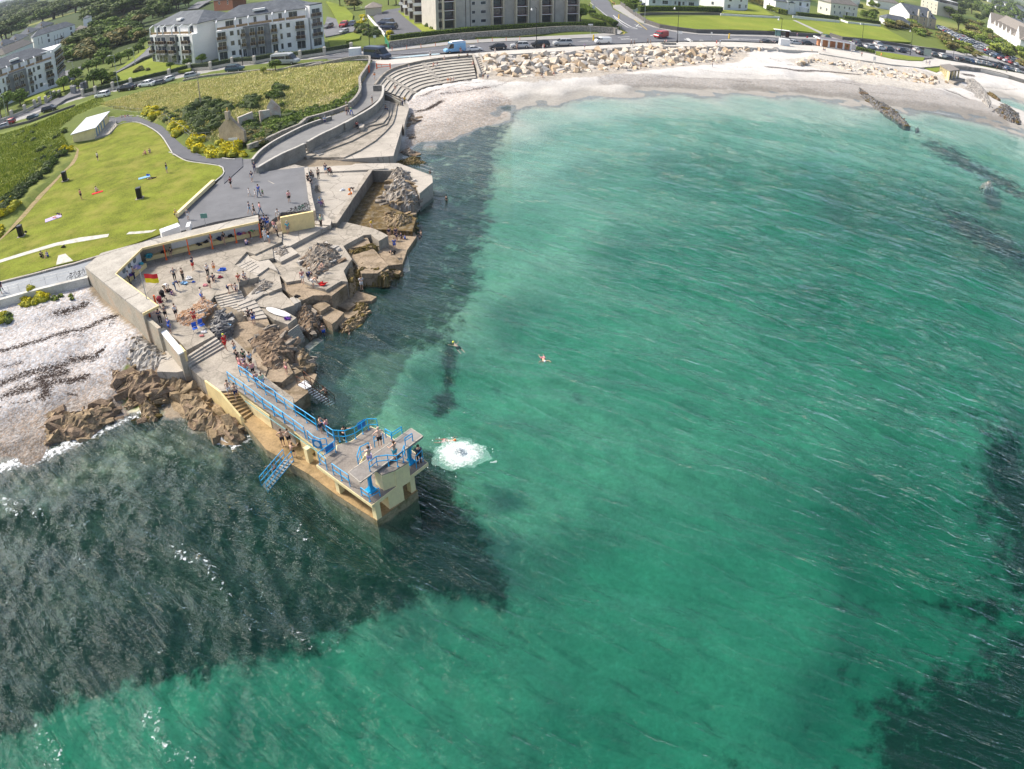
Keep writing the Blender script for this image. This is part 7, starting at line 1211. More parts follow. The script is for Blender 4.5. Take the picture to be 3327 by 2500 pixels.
outcrop('g 990,705 1060,720 1110,760 1090,775 1030,740',.8,.3,1.2,1.2,22,[ROCK_W,ROCK_B],'dark rocks between the sand and the far bay at the right',63);outcrop('g 1080,800 1160,810 1220,860 1267,900 1267,951 1180,930 1120,900 1030,850 1060,830 1090,840',.5,0,1.6,1.5,70,[ROCK_K,ROCK_W,ROCK_B],'big dark rock groyne at the right edge of the photo',64);outcrop('g 830,585 900,590 960,650 1000,700 1040,780 1020,820 960,760 900,740 820,720 780,690 860,660',1.3,1.0,1.6,1.0,60,[ROCK_L,ROCK_G],'spread of pale jagged rocks on the sand below the changing hut',65)
TYRE=mat('tyre',(.015,.015,.017),rough=.8);RIM=mat('rim',(.45,.46,.48),rough=.35,metal=.5);CGL=mat('car_glass',(.02,.025,.03),rough=.05,spec=.8);LMP=mat('head_lamp',(.7,.72,.74),rough=.2);TLM=mat('tail_lamp',(.35,.01,.01),rough=.3);PLT=mat('number_plate',(.7,.7,.6))
def loft(m,st):
 """st: (x, halfwidth, z0, z1) stations; rounded box sections"""
 vs=[];n=8
 for x,w_,z0,z1 in st:vs+=[(x,-w_*.9,z0),(x,-w_,z0+.18),(x,-w_,z0+(z1-z0)*.62),(x,-w_*.9,z1),(x,w_*.9,z1),(x,w_,z0+(z1-z0)*.62),(x,w_,z0+.18),(x,w_*.9,z0)]
 fs=[(i*n+k_,i*n+(k_+1)%n,(i+1)*n+(k_+1)%n,(i+1)*n+k_)for i in range(len(st)-1)for k_ in range(n)]+[tuple(range(n)),tuple(range(len(vs)-1,len(vs)-n-1,-1))]
 m.add(vs,fs)
def cabin(m,b,t,zb,zt,wb,wt,roof=0,glass=1,fr=0):
 x0,x1=b;x2,x3=t;V=[(x0,-wb,zb),(x1,-wb,zb),(x1,wb,zb),(x0,wb,zb),(x2,-wt,zt),(x3,-wt,zt),(x3,wt,zt),(x2,wt,zt)]
 m.mat(glass).add(V,[(0,1,5,4),(1,2,6,5),(2,3,7,6),(3,0,4,7)]);m.mat(roof).add([(x2-.05,-wt-.02,zt),(x3+.05,-wt-.02,zt),(x3+.05,wt+.02,zt),(x2-.05,wt+.02,zt),(x2+.1,-wt+.1,zt+.06),(x3-.1,-wt+.1,zt+.06),(x3-.1,wt-.1,zt+.06),(x2+.1,wt-.1,zt+.06)],[(0,1,5,4),(1,2,6,5),(2,3,7,6),(3,0,4,7),(4,5,6,7)])
 for s_ in(-1,1):
  for a,c in((x0,x2),(x1,x3),((x0+x1)/2,(x2+x3)/2)):m.bar((a,s_*(wb+.005),zb),(c,s_*(wt+.005),zt),.06,.07)
KINDS={'hatch':(4.1,.85,[(-2.05,.72,.4,.75),(-1.95,.83,.25,.95),(-.9,.87,.22,.98),(.9,.87,.22,.98),(1.75,.83,.25,.86),(2.05,.7,.35,.7)],(-1.85,1.1),(-1.5,.35),.96,1.42),'saloon':(4.6,.88,[(-2.3,.74,.4,.8),(-2.2,.85,.25,.98),(-1.0,.88,.22,1.0),(1.0,.88,.22,.98),(2.0,.84,.25,.84),(2.3,.7,.35,.68)],(-1.6,1.2),(-.95,.4),.97,1.42),'suv':(4.6,.93,[(-2.3,.8,.45,.9),(-2.2,.91,.32,1.1),(-1.0,.93,.3,1.12),(1.1,.93,.3,1.12),(2.0,.89,.32,1.0),(2.3,.78,.42,.82)],(-2.1,1.3),(-1.85,.55),1.1,1.66)}
def veh_mesh(kind):
 L_,w_,st,b,t,zb,zt=KINDS[kind];m=MB();m.mat(0);loft(m,st);cabin(m,b,t,zb,zt,w_*.9,w_*.74);return m
CARP={}
def car_parts(kind):
 if kind in CARP:return CARP[kind]
 L_,w_,st,b,t,zb,zt=KINDS[kind];body=veh_mesh(kind).mesh('car_body',[paint('car_paint',(.5,.5,.5),.3,.6),CGL])
 wh=MB();wh.mat(0);R2=Matrix.Rotation(math.pi/2,4,'X');prof=[(.16,-.1),(.31,-.1),(.33,-.06),(.33,.06),(.31,.1),(.16,.1)];o=MB();o.lathe((0,0,0),prof,12);wh.add([R2@Vector(v)for v in o.v],o.f);o=MB();o.lathe((0,0,0),[(.01,-.105),(.19,-.105),(.19,.105),(.01,.105)],10);wh.mat(1).add([R2@Vector(v)for v in o.v],o.f);wm=wh.mesh('wheel',[TYRE,RIM])
 hl=MB().box((0,0,0),(.16,.34,.14)).mesh('headlight',LMP);tl_=MB().box((0,0,0),(.12,.26,.22)).mesh('tail_light',TLM);pl=MB().box((0,0,0),(.03,.5,.12)).mesh('number_plate',PLT)
 CARP[kind]=(body,wm,hl,tl_,pl);return CARP[kind]
PAINTS={'white':(.72,.73,.74),'silver':(.42,.44,.46),'black':(.012,.013,.016),'navy':(.015,.03,.07),'grey':(.12,.13,.14),'red':(.40,.02,.025),'blue':(.04,.12,.28),'teal':(.02,.06,.08),'green':(.03,.1,.06)}
def cpaint(c):return mat('paint_'+c,PAINTS[c],rough=.28,spec=.7,var=.04,obj=True)
def vframe(s_,z=None):
 """two picture points: rear and front of the vehicle on the ground"""
 a,b=P(s_);p=on_ground(a,3.7);q=on_ground(b,3.7);d=q-p;c=(p+q)/2;return c,math.atan2(d.y,d.x),Vector((d.x,d.y,0)).length
def car(kind,col,s_,label,group=None,z=None):
 c,rz,ln=vframe(s_);L_=KINDS[kind][0];w_=KINDS[kind][1];body,wm,hl,tl_,pl=car_parts(kind);k_=min(1.25,max(.85,ln/L_))
 e=empty('parked_car',(c.x,c.y,(z if z is not None else lvl(c.x,c.y))+.01),rz,label,'car',group);e.scale=(k_,)*3
 o=bpy.data.objects.new('body',body);COL.objects.link(o);o.parent=e;o.material_slots[0].link='OBJECT';o.material_slots[0].material=cpaint(col)
 for nm,me,pts in(('wheel',wm,[(x,y,.33)for x in(-L_*.31,L_*.31)for y in(-w_*.93,w_*.93)]),('headlight',hl,[(L_*.47,y,.66)for y in(-w_*.66,w_*.66)]),('tail_light',tl_,[(-L_*.48,y,.82)for y in(-w_*.72,w_*.72)]),('number_plate',pl,[(L_*.5,0,.45),(-L_*.5,0,.6)])):
  for q in pts:o=bpy.data.objects.new(nm,me);COL.objects.link(o);o.parent=e;o.location=q
 return e
for r_ in '''saloon white c_2080,672_2290,655 white saloon parked right behind the light blue ice cream van
hatch black d_350,366_222,370 black hatchback between the white saloon and a silver people carrier
hatch silver d_520,357_380,360 silver people carrier parked left of the tall black lamp post
suv black d_670,350_535,353 black people carrier parked behind the tall black lamp post
suv silver d_840,342_698,344 pale silver off-road car parked right of the lamp post
hatch white a_1445,1215_1275,1245 white hatchback driving just right of the estate entrance
saloon black a_1785,1130_1570,1160 black car under the tall street lamp by the garden wall
saloon white a_2040,1085_1845,1105 white saloon with yellow door sign by the pillared wall
hatch grey a_2160,1060_2010,1085 dark grey car tight behind the white saloon with door sign
hatch white b_290,1010_120,1060 white sports car half hidden by the field wall
suv silver b_420,1003_630,968 silver off-road car driving above the straw coloured field
suv teal b_970,918_1195,895 dark teal off-road car driving in front of the apartment garden wall
suv black a_575,1430_765,1385 black off-road car at the estate junction
hatch teal a_390,1520_520,1490 dark estate car partly hidden behind the far left field wall
hatch red a_220,1555_70,1590 red car behind the grey street lamp at the far left
hatch silver a_140,1600_-20,1650 silver car at the far left edge of the photo
suv navy c_1155,320_940,325 upper dark blue estate car parked beside the garage
suv navy c_1185,375_985,385 lower dark blue estate car parked beside the garage
hatch grey c_345,335_245,365 dark grey car at the corner of the apartment car park
hatch red c_540,310_460,355 red car parked on the apartment car park
hatch navy c_645,300_565,350 dark blue car parked next to the red one
hatch silver c_550,400_455,438 silver car alone in the lower bay of the apartment car park
hatch silver e_160,18_215,25 silver car in the villa drive at the top edge
saloon navy e_210,50_278,52 dark blue car in front of the villa porch
saloon black e_1100,330_1190,335 black car left of the bus shelter
hatch black e_1195,330_1260,335 black car partly hidden by the bus shelter
saloon silver f_155,340_245,345 silver saloon right of the white cabinet on the promenade
saloon black f_248,343_338,350 black saloon left of the promenade shelter
hatch green f_405,310_470,310 green car under the trees behind the promenade shelter
hatch navy f_630,350_700,345 dark blue car half hidden behind the shelter roof end
hatch grey f_660,370_725,380 dark grey car behind the shelter, beside the lamp post
saloon silver f_725,380_805,387 silver saloon second after the promenade shelter
hatch silver f_795,360_860,365 silver car in the outer row behind the silver saloon
hatch white f_808,390_875,395 pale car third after the promenade shelter
hatch teal f_872,395_940,402 teal blue car right of the pale car
hatch navy f_965,405_1030,412 blue car at the gap before the third lamp post
hatch grey f_1020,398_1055,408 dark car just behind the blue one at the gap
hatch silver f_1090,405_1140,410 silver blue car left of the big notice board
hatch black f_1115,425_1170,430 black car directly left of the big notice board
hatch grey g_585,438_640,445 dark car right of the big notice board
hatch white g_645,450_705,455 bright white hatchback among the dark cars at the right
saloon navy g_700,455_755,465 dark car in front of the fourth lamp post
hatch black g_780,470_830,478 maroon black car first after the fourth lamp post
hatch teal g_825,478_880,488 teal car second after the fourth lamp post
hatch blue g_870,485_918,494 blue car third after the fourth lamp post
hatch white g_915,495_960,502 white car fourth after the fourth lamp post
hatch silver g_955,503_1000,510 silver car fifth after the fourth lamp post
hatch silver g_995,512_1042,520 silver grey car sixth after the fourth lamp post
hatch navy g_1042,522_1088,530 navy car seventh after the fourth lamp post
hatch black g_1075,530_1115,537 black car eighth after the fourth lamp post
suv black g_1090,508_1132,520 black car driving past the far end of the parked row
hatch blue g_1140,540_1178,547 blue car just before the right edge
hatch silver g_1172,545_1215,555 silver car near the right edge of the row
hatch white g_1205,555_1255,562 white car last at the right edge'''.split('\n'):
 k_,c_,xy,lb=r_.split(' ',3);f_,p1,p2=xy.split('_');car(k_,c_,f'{f_} {p1} {p2}',lb)
sheet('car_park','g 640,225 740,290 860,350 960,410 1100,470 1267,530 1500,600 1500,560 1267,470 1100,395 950,330 800,262 680,215',4.12,ASPH,.5)
CM={}
for kd in KINDS:
 m=veh_mesh(kd);L_,w_=KINDS[kd][:2]
 for x in(-L_*.31,L_*.31):
  for y in(-w_*.93,w_*.93):o=MB();o.lathe((0,0,0),[(.31,-.1),(.33,0),(.31,.1)],10);m.mat(2).add([(v[0]+x,v[2]+y,v[1]+.33)for v in o.v],o.f)
 CM[kd]=m.mesh('small_car',[cpaint('grey'),CGL,TYRE])
rgc=np.random.default_rng(4);cols=['white']*5+['silver']*4+['red']*2+['blue']*2+['navy','black','grey','teal']
for s_ in('g 650,228 760,275 860,320 960,365 1100,430 1267,490','g 660,240 770,292 870,340 960,385 1090,445 1240,500','g 760,300 850,345 930,385','g 1000,420 1090,462 1230,515'):
 pts=smooth_line(G(s_,4.2),8);acc=1.5;sp=2.9
 for a,b in zip(pts[:-1],pts[1:]):
  L_=(b-a).length;d=b-a
  while acc<L_:
   p=a.lerp(b,acc/L_);kd=['hatch','saloon','suv'][int(rgc.integers(3))];o=bpy.data.objects.new('parked_car',CM[kd]);COL.objects.link(o);o.location=(p.x,p.y,4.14);o.rotation_euler=(0,0,math.atan2(d.y,d.x)+math.pi/2+rgc.normal()*.06+(math.pi if rgc.random()<.5 else 0))
   o.material_slots[0].link='OBJECT';o.material_slots[0].material=cpaint(cols[int(rgc.integers(len(cols)))]);tag(o,'small parked car in the crowded car park before the white hall','car','cars in the crowded car park');acc+=sp
  acc-=L_
def van(kind,s_,label,col,cat='van'):
 c,rz,ln=vframe(s_);e=empty(kind,(c.x,c.y,lvl(c.x,c.y)),rz,label,cat);bm_=cpaint(col)if isinstance(col,str)else col
 L_,H_,W_={'minibus':(6.2,2.45,1.0),'panel_van':(6.3,2.6,1.02),'small_van':(4.3,1.8,.88),'camper':(4.6,1.9,.93),'ice_cream_van':(5.4,2.9,1.05)}[kind];k_=min(1.2,max(.85,ln/L_));e.scale=(k_,)*3;h=L_/2
 P_=lambda mb,nm,mt:part2(mb,nm,mt,e)
 hood=.95 if kind!='small_van' else .85;m=MB();loft(m,[(-h,W_*.93,.35,H_*.94),(-h+.15,W_,.3,H_*.985),(h*.28,W_,.3,H_),(h*.48,W_*.97,.3,H_*.93)]);loft(m,[(h*.46,W_,.3,1.3),(h*.72,W_*.97,.3,1.22),(h*.95,W_*.9,.35,1.0),(h,W_*.8,.4,.85)]);P_(m,'body',bm_)
 m=MB();V=[(h*.74,-W_*.88,1.22),(h*.74,W_*.88,1.22),(h*.47,W_*.82,H_*.9),(h*.47,-W_*.82,H_*.9)];V+=[(v[0]-.1,v[1],v[2]-.05)for v in V];m.add(V,[(0,1,2,3),(7,6,5,4),(0,3,7,4),(1,5,6,2)])
 for s in(-1,1):m.add([(h*.72,s*W_*.96,1.25),(h*.2,s*(W_+.01),1.25),(h*.2,s*(W_+.005),H_*.84),(h*.46,s*W_*.93,H_*.84)],[(0,1,2,3),(3,2,1,0)])
 P_(m,'windscreen',CGL)
 if kind in('minibus','panel_van'):
  for s in(-1,1):m=MB();m.box((-h*.38,s*(W_+.005),H_*.68),(h*1.05,.03,H_*.24));P_(m,'side_window',CGL)
 if kind=='minibus':
  for s in(-1,1):m=MB();m.box((-.1,s*(W_+.012),.72),(L_*.8,.03,.28));P_(m,'stripe',mat('stripe_grey',(.3,.31,.33)))
 if kind=='ice_cream_van':
  m=MB();m.box((-h*.25,0,H_-.12),(h*1.35,W_*1.9,.5),taper=.86);P_(m,'roof_box',REND_W);m=MB();m.box((-h*.2,-W_-.01,1.75),(1.5,.05,.85));P_(m,'serving_hatch',CGL);m=MB();m.box((-h*.2,-W_-.2,1.28),(1.6,.4,.05));P_(m,'counter',REND_W)
 for x in(-h*.6,h*.62):
  for y in(-W_*.93,W_*.93):o=bpy.data.objects.new('wheel',car_parts('suv')[1]);COL.objects.link(o);o.parent=e;o.location=(x,y,.34)
 for y in(-W_*.6,W_*.6):m=MB();m.box((h*.93,y,.8),(.2,.35,.22));P_(m,'headlight',LMP)
 return e
def part2(mb,nm,mt,e):o=mb.build(nm,mt);o.parent=e;return o
van('minibus','b 1575,825 b 1915,815','silver minibus with a dark window band driving past the white apartments','silver','minibus');van('panel_van','c 770,735 c 1110,765','dark blue high roofed van parked beside the field wall corner','navy')
van('ice_cream_van','c 2065,665 c 1805,690','light blue ice cream van with white roof and open serving hatch',mat('van_blue',(.22,.45,.72),rough=.35,var=.06,obj=True),'ice cream van');van('small_van','d 1125,330 d 1010,330','small white panel van driving along the promenade road','white');van('camper','r 1485,325 r 1400,335','red van turning out of the side road','red')
p=G1('c 645,715',3.9);tag(MB().box((p.x,p.y,4.9),(2.9,1.8,2.3),rz=.03).box((p.x+1.46,p.y,4.9),(.06,1.6,2.1),rz=.03).build('trailer',REND_W),'white box trailer parked behind the rubble wall beside the dark blue van','trailer')
LBLK=mat('lamp_black',(.02,.021,.023),rough=.5);LGRY=mat('lamp_grey',(.40,.43,.44),rough=.4,metal=.3);LHD=paint('lamp_head',(.7,.71,.7))
def lamp(s_,h,label,style='black',arm=1.2,dz=0):
 p=on_ground(P(s_)[0],3.7);p.z=lvl(p.x,p.y);e=empty('street_lamp',p,0,label,'street lamp');mt=LBLK if style=='black' else LGRY
 m=MB();m.tube([(0,0,0),(0,0,h*.15),(0,0,h)],[.15,.09,.055],8);m.lathe((0,0,0),[(.2,0),(.2,.5),(.12,.8)],8);part2(m,'post',mt,e)
 m=MB();m.tube([(0,0,h*.97),(-arm*.4,0,h+.25),(-arm,0,h-.05)]if style=='black' else[(0,0,h-.1),(-arm*.6,0,h+.05),(-arm,0,h+.1)],.045,6);part2(m,'arm',mt,e)
 m=MB();(m.lathe((-arm,0,h-.75),[(.22,0),(.3,.15),(.1,.6),(.04,.7)],10)if style=='black' else m.box((-arm-.25,0,h+.08),(.7,.28,.13)));part2(m,'lamp_head',LHD,e);return e
for s_,h,lb in(('c 835,640',9,'tall black lamp post behind the dark blue van'),('d 573,360',11,'tall black lamp post at the promenade before the concrete block'),('e 475,328',10.5,'tall black lamp post near the road junction'),('f 95,345',8.5,'black lamp post beside the bus shelter'),('f 698,385',9.5,'black lamp post behind the promenade shelter end'),('f 1063,430',9.5,'black lamp post left of the big notice board'),('g 752,475',9.5,'black lamp post right of the big notice board'),('g 1005,522',8,'black lamp post farthest to the right')):lamp(s_,h,lb)
for s_,h,lb in(('a 135,1612',8.5,'grey street lamp at the far left beside the red car'),('a 1568,1128',9.5,'tall grey street lamp by the garden wall above the black car'),('a 1785,822',6,'grey lamp on the lawn beside the estate drive'),('a 982,885',3.5,'short grey lamp at the paved yard of the estate'),('a 690,1240',4.5,'grey lamp beside the curved gateway wall'),('c 790,250',4.6,'grey lamp between the garage and the shrubs'),('e 234,180',9,'grey street lamp at the side road corner'),('F 3190,170',5,'pale lamp post left in the crowded car park'),('F 3234,176',5,'pale lamp post middle in the crowded car park'),('F 3267,181',5,'pale lamp post right in the crowded car park')):lamp(s_,h,lb,'grey',1.3)
def pole(s_,h,r,mt,label,name='utility_pole',cat='pole',z=None):
 p=on_ground(P(s_)[0],4.2);return tag(MB().tube([(p.x,p.y,p.z-.1),(p.x,p.y,p.z+h)],[r,r*.7],7).build(name,mt),label,cat)
pole('b 640,1362',8,.12,mat('pole_wood',(.32,.29,.25)),'weathered wooden utility pole standing in the tall grass field');pole('b 1182,822',6.2,.12,LBLK,'dark pole in front of the slate clad apartment panel')
def sign(s_,h,w_,hh,col,label,two=False,z=None):
 p=on_ground(P(s_)[0],3.7);e=empty('sign',p,0,label,'sign');
 for x in((-w_*.4,w_*.4)if two else(0,)):part2(MB().tube([(x,0,0),(x,0,h)],.045,6),'post',LGRY,e)
 part2(MB().box((0,-.06,h-hh/2),(w_,.05,hh)),'panel',col,e);return e
WP,GP=paint('panel_white',(.75,.75,.74)),paint('panel_greygreen',(.3,.36,.33))
sign('g 560,455',3.6,3.2,2.6,GP,'big grey green notice board on two posts beside the grass bed',True);sign('g 165,495',2.4,.9,1.2,WP,'white warning sign on two posts above the second rock bank',True);sign('d 975,258',3,1.3,.4,WP,'white finger sign in front of the stone wall');sign('d 1000,80',1.8,1.0,1.6,WP,'white notice in the hedge beside the side road');sign('e 155,140',3,.8,1.0,GP,'left grey sign at the side road corner');sign('e 175,130',3,.8,1.2,GP,'right grey sign at the side road corner');sign('e 490,315',3,1.6,.8,WP,'white direction sign beside the black lamp post at the junction')
sign('e 728,322',3,.5,.5,WP,'small round white sign on the far pavement');sign('f 292,345',2.8,.6,.6,paint('panel_red',(.6,.05,.05)),'red rimmed round sign between two parked cars');sign('c 903,548',2.2,.8,.8,WP,'small white notice on a dark post behind the fence');sign('u 2000,245',2.7,1.5,.35,WP,'white finger sign standing in the yellow gorse');sign('u 1748,850',1.6,.9,.6,paint('panel_teal',(.1,.25,.22)),'small teal sign on the plaza behind the shelter')
def post_item(s_,h,r,mt,label,name,cat,group=None):p=on_ground(P(s_)[0],3.7);o=MB().lathe((p.x,p.y,p.z),[(r*1.3,0),(r,h*.1),(r*.8,h)],7).build(name,mt);return tag(o,label,cat,group)
for s_ in('c 1125,650','c 1315,630','c 1500,612','c 1688,592','c 2065,560','d 35,322','d 138,315','d 245,308','d 348,303','d 450,300'):post_item(s_,1.0,.09,mat('bollard_orange',(.75,.25,.14)),'thin orange bollard on the far pavement below the stone wall','bollard','bollard','orange bollards along the far pavement')
YP=paint('beacon_yellow',(.85,.55,.01))
for s_,lb in(('d 998,305','yellow traffic beacon left of the small white van'),('e 42,146','yellow traffic beacon on the side road island'),('e 861,298','yellow traffic beacon on the road below the seaside lawn')):post_item(s_,1.6,.22,YP,lb,'traffic_beacon','beacon')
a,b=G1('c 925,888',3.72),G1('c 1100,892',3.72);e=empty('barrier_gate',a,label='orange metal barrier gate at the top of the ramp',cat='gate');m=MB()
for p in(a,b):part(MB().box((p.x,p.y,4.35),(.22,.22,1.5)),'post',ORANGE,e)
m.bar(Vector((a.x,a.y,4.85)),Vector((b.x,b.y,4.85)),.1,.12);m.bar(Vector((a.x,a.y,4.05)),Vector((b.x,b.y,4.45)),.1,.12);m.bar(a.lerp(b,.35)+Vector((0,0,.5)),a.lerp(b,.35)+Vector((0,0,1.1)),.08,.08);part(m,'boom',ORANGE,e)
p=G1('c 825,930',3.75);tag(MB().box((p.x,p.y,4.5),(.25,.25,1.7)).build('gate_post',ORANGE),'single orange post leaning at the stone wall opposite the barrier gate','post')
for s_,lb in(('u 563,462','black litter bin near the upper left edge of the lawn'),('u 1193,615','black litter bin in the middle of the lawn'),('u 190,928','black litter bin at the lower left of the lawn')):
 p=on_ground(P(s_)[0],3.9);p.z=lvl(p.x,p.y);e=empty('litter_bin',p,.3,lb,'litter bin');part2(MB().box((0,0,.75),(.75,.75,1.5)),'bin_body',mat('bin_black',(.012,.012,.014),rough=.4),e);part2(MB().box((0,0,1.56),(.82,.82,.14),taper=.85),'lid',mat('bin_lid',(.04,.04,.045),rough=.35),e);part2(MB().box((0,0,.02),(1.2,1.2,.06)),'plinth',CONC,e)
p=G1('i 560,745',3.0);fp=empty('flagpole',p,0,'thin grey flagpole behind the roof end of the shelter','flagpole');part2(MB().tube([(0,0,0),(0,0,5.2)],[.06,.04],6),'pole',LGRY,fp);part2(MB().tube([(.35,0,2),(0,0,5.1)],.012,4),'rope',LGRY,fp)
for nm,z0_,z1_,mt in(('red',.48,.96,paint('flag_red',(.75,.02,.03))),('yellow',0,.48,paint('flag_yellow',(.9,.72,.01)))):
 if nm=='red':fl=empty('lifeguard_flag',(p.x+.05,p.y,p.z+3.9),0,'red and yellow lifeguard flag flying beside the shelter roof','flag')
 m=MB();vs=[(.3+1.45*i/8,.12*math.sin(i*.9)*i/8,z-.015*i)for i in range(9)for z in(z0_,z1_)];m.add(vs,[(2*i,2*i+2,2*i+3,2*i+1)for i in range(8)]);m.add([(v[0],v[1]+.012,v[2])for v in vs],[(2*i+1,2*i+3,2*i+2,2*i)for i in range(8)]);part2(m,nm+'_half',mt,fl)
def wire_fence(s_,z,h,label,mt,n=2,sp=3.0):
 pts=smooth_line(G(s_,z),3);e=empty('fence',pts[0],label=label,cat='fence');m=MB()
 for k_ in range(n):m.tube([p+Vector((0,0,h*(1-.5*k_)))for p in pts],.022,4)
 part(m,'wires',mt,e);acc=0
 for a,b in zip(pts[:-1],pts[1:]):
  L_=(b-a).length
  while acc<L_:p=a.lerp(b,acc/L_);part(MB().tube([p,p+Vector((0,0,h))],.035,5),'post',mt,e);acc+=sp
  acc-=L_
wire_fence('w 900,940 980,930 1080,940 1120,950 1200,955 1290,965 1400,1000 1480,1060 1560,1110 1610,1150 1660,1180 1820,1170',3.9,1.5,'grey wire fence curving round the gorse above the asphalt path',MATS['galv']if 'galv' in MATS else LGRY);wire_fence('u 10,715 65,670 110,610 160,570 240,480 300,430 380,340 480,240 540,200',4.0,1.5,'dark green mesh fence along the rough field left of the lawn',mat('fence_green',(.03,.07,.05)),3,2.4)
def bike(p,rz,label,col=(.03,.03,.035),lean=.15):
 e=empty('bicycle',p,rz,label,'bicycle');e.rotation_euler=(lean,0,rz);fm=mat('frame_%d'%int(col[0]*100+col[1]*10),col)
 for x in(-.52,.52):part2(MB().tube([(x+.34*math.cos(t),0,.34+.34*math.sin(t))for t in np.linspace(0,6.29,15)],.022,4),'wheel',TYRE,e)
 m=MB()
 for a,b in(((-.52,.34),(-.1,.35)),((-.1,.35),(-.2,.85)),((-.2,.8),(.38,.85)),((.38,.85),(-.1,.35)),((-.52,.34),(-.2,.78)),((.36,.95),(.52,.34))):m.tube([(a[0],0,a[1]),(b[0],0,b[1])],.022,5)
 part2(m,'frame',fm,e);part2(MB().box((-.22,0,.9),(.24,.12,.05)),'saddle',TYRE,e);part2(MB().tube([(.3,-.26,.98),(.38,0,1.0),(.3,.26,.98)],.018,5),'handlebar',TYRE,e)
for k_,(s_,lb,c)in enumerate((('j 590,98','black bicycle at the left end of the parked group',(.02,.02,.02)),('j 620,88','second bicycle in the parked group behind the cream wall',(.03,.08,.1)),('j 645,80','green bicycle in the middle of the parked group',(.05,.3,.2)),('j 668,70','fourth bicycle in the parked group',(.02,.03,.05)),('j 685,60','rightmost bicycle in the parked group',(.2,.2,.22)),('p 555,683','black bicycle lying against the sea wall railing',(.02,.02,.02)),('p 615,668','second black bicycle beside the corner of the shelter wall',(.02,.02,.02)))):bike(on_ground(P(s_)[0],3.7)+Vector((0,0,.02)),.35+.1*k_,lb,c,.2)
SKIN=[mat('skin_%d'%i,c,rough=.6,var=.05,obj=True)for i,c in enumerate(((.62,.40,.29),(.55,.34,.24),(.66,.45,.35),(.20,.11,.07)))]
CL={k_:mat('cloth_'+k_,c,rough=.85,var=.12,scale=6,obj=True)for k_,c in dict(red=(.55,.02,.02),navy=(.02,.03,.10),black=(.015,.015,.018),white=(.72,.72,.72),grey=(.25,.26,.28),blue=(.03,.12,.55),sky=(.22,.42,.65),pink=(.72,.30,.32),salmon=(.6,.22,.2),orange=(.85,.25,.03),yellow=(.8,.55,.03),green=(.04,.3,.1),mint=(.4,.6,.42),lilac=(.45,.38,.6),purple=(.12,.04,.3),teal=(.05,.38,.48),beige=(.5,.42,.32),jeans=(.08,.14,.26),brown=(.16,.1,.06),maroon=(.25,.03,.05),dgreen=(.02,.1,.05)).items()}
HAIRM={k_:mat('hair_'+k_,c,rough=.7,var=.2,obj=True)for k_,c in dict(k=(.012,.01,.009),b=(.07,.035,.018),y=(.45,.32,.14),g=(.45,.43,.4),n=(.6,.42,.32),c=(.75,.75,.1),w=(.7,.75,.75),o=(.8,.2,.05)).items()}
def skinmesh(J,E_,name,sub=1):
 ks=list(J);me=bpy.data.meshes.new(name);me.from_pydata([J[k_][0]for k_ in ks],[(ks.index(a),ks.index(b))for a,b in E_],[]);me.update();o=bpy.data.objects.new(name,me);COL.objects.link(o)
 sm=o.modifiers.new('s','SKIN');
 if not me.skin_vertices:bpy.context.view_layer.objects.active=o;bpy.ops.mesh.customdata_skin_add()
 sv=me.skin_vertices[0].data
 for i,k_ in enumerate(ks):r=J[k_][1];sv[i].radius=(r,r)if np.isscalar(r)else r
 sv[0].use_root=True;sm.use_smooth_shade=True
 if sub:ss=o.modifiers.new('u','SUBSURF');ss.levels=sub;ss.render_levels=sub
 dg=bpy.context.evaluated_depsgraph_get();r=bpy.data.meshes.new_from_object(o.evaluated_get(dg));r.name=name;bpy.data.objects.remove(o);return r
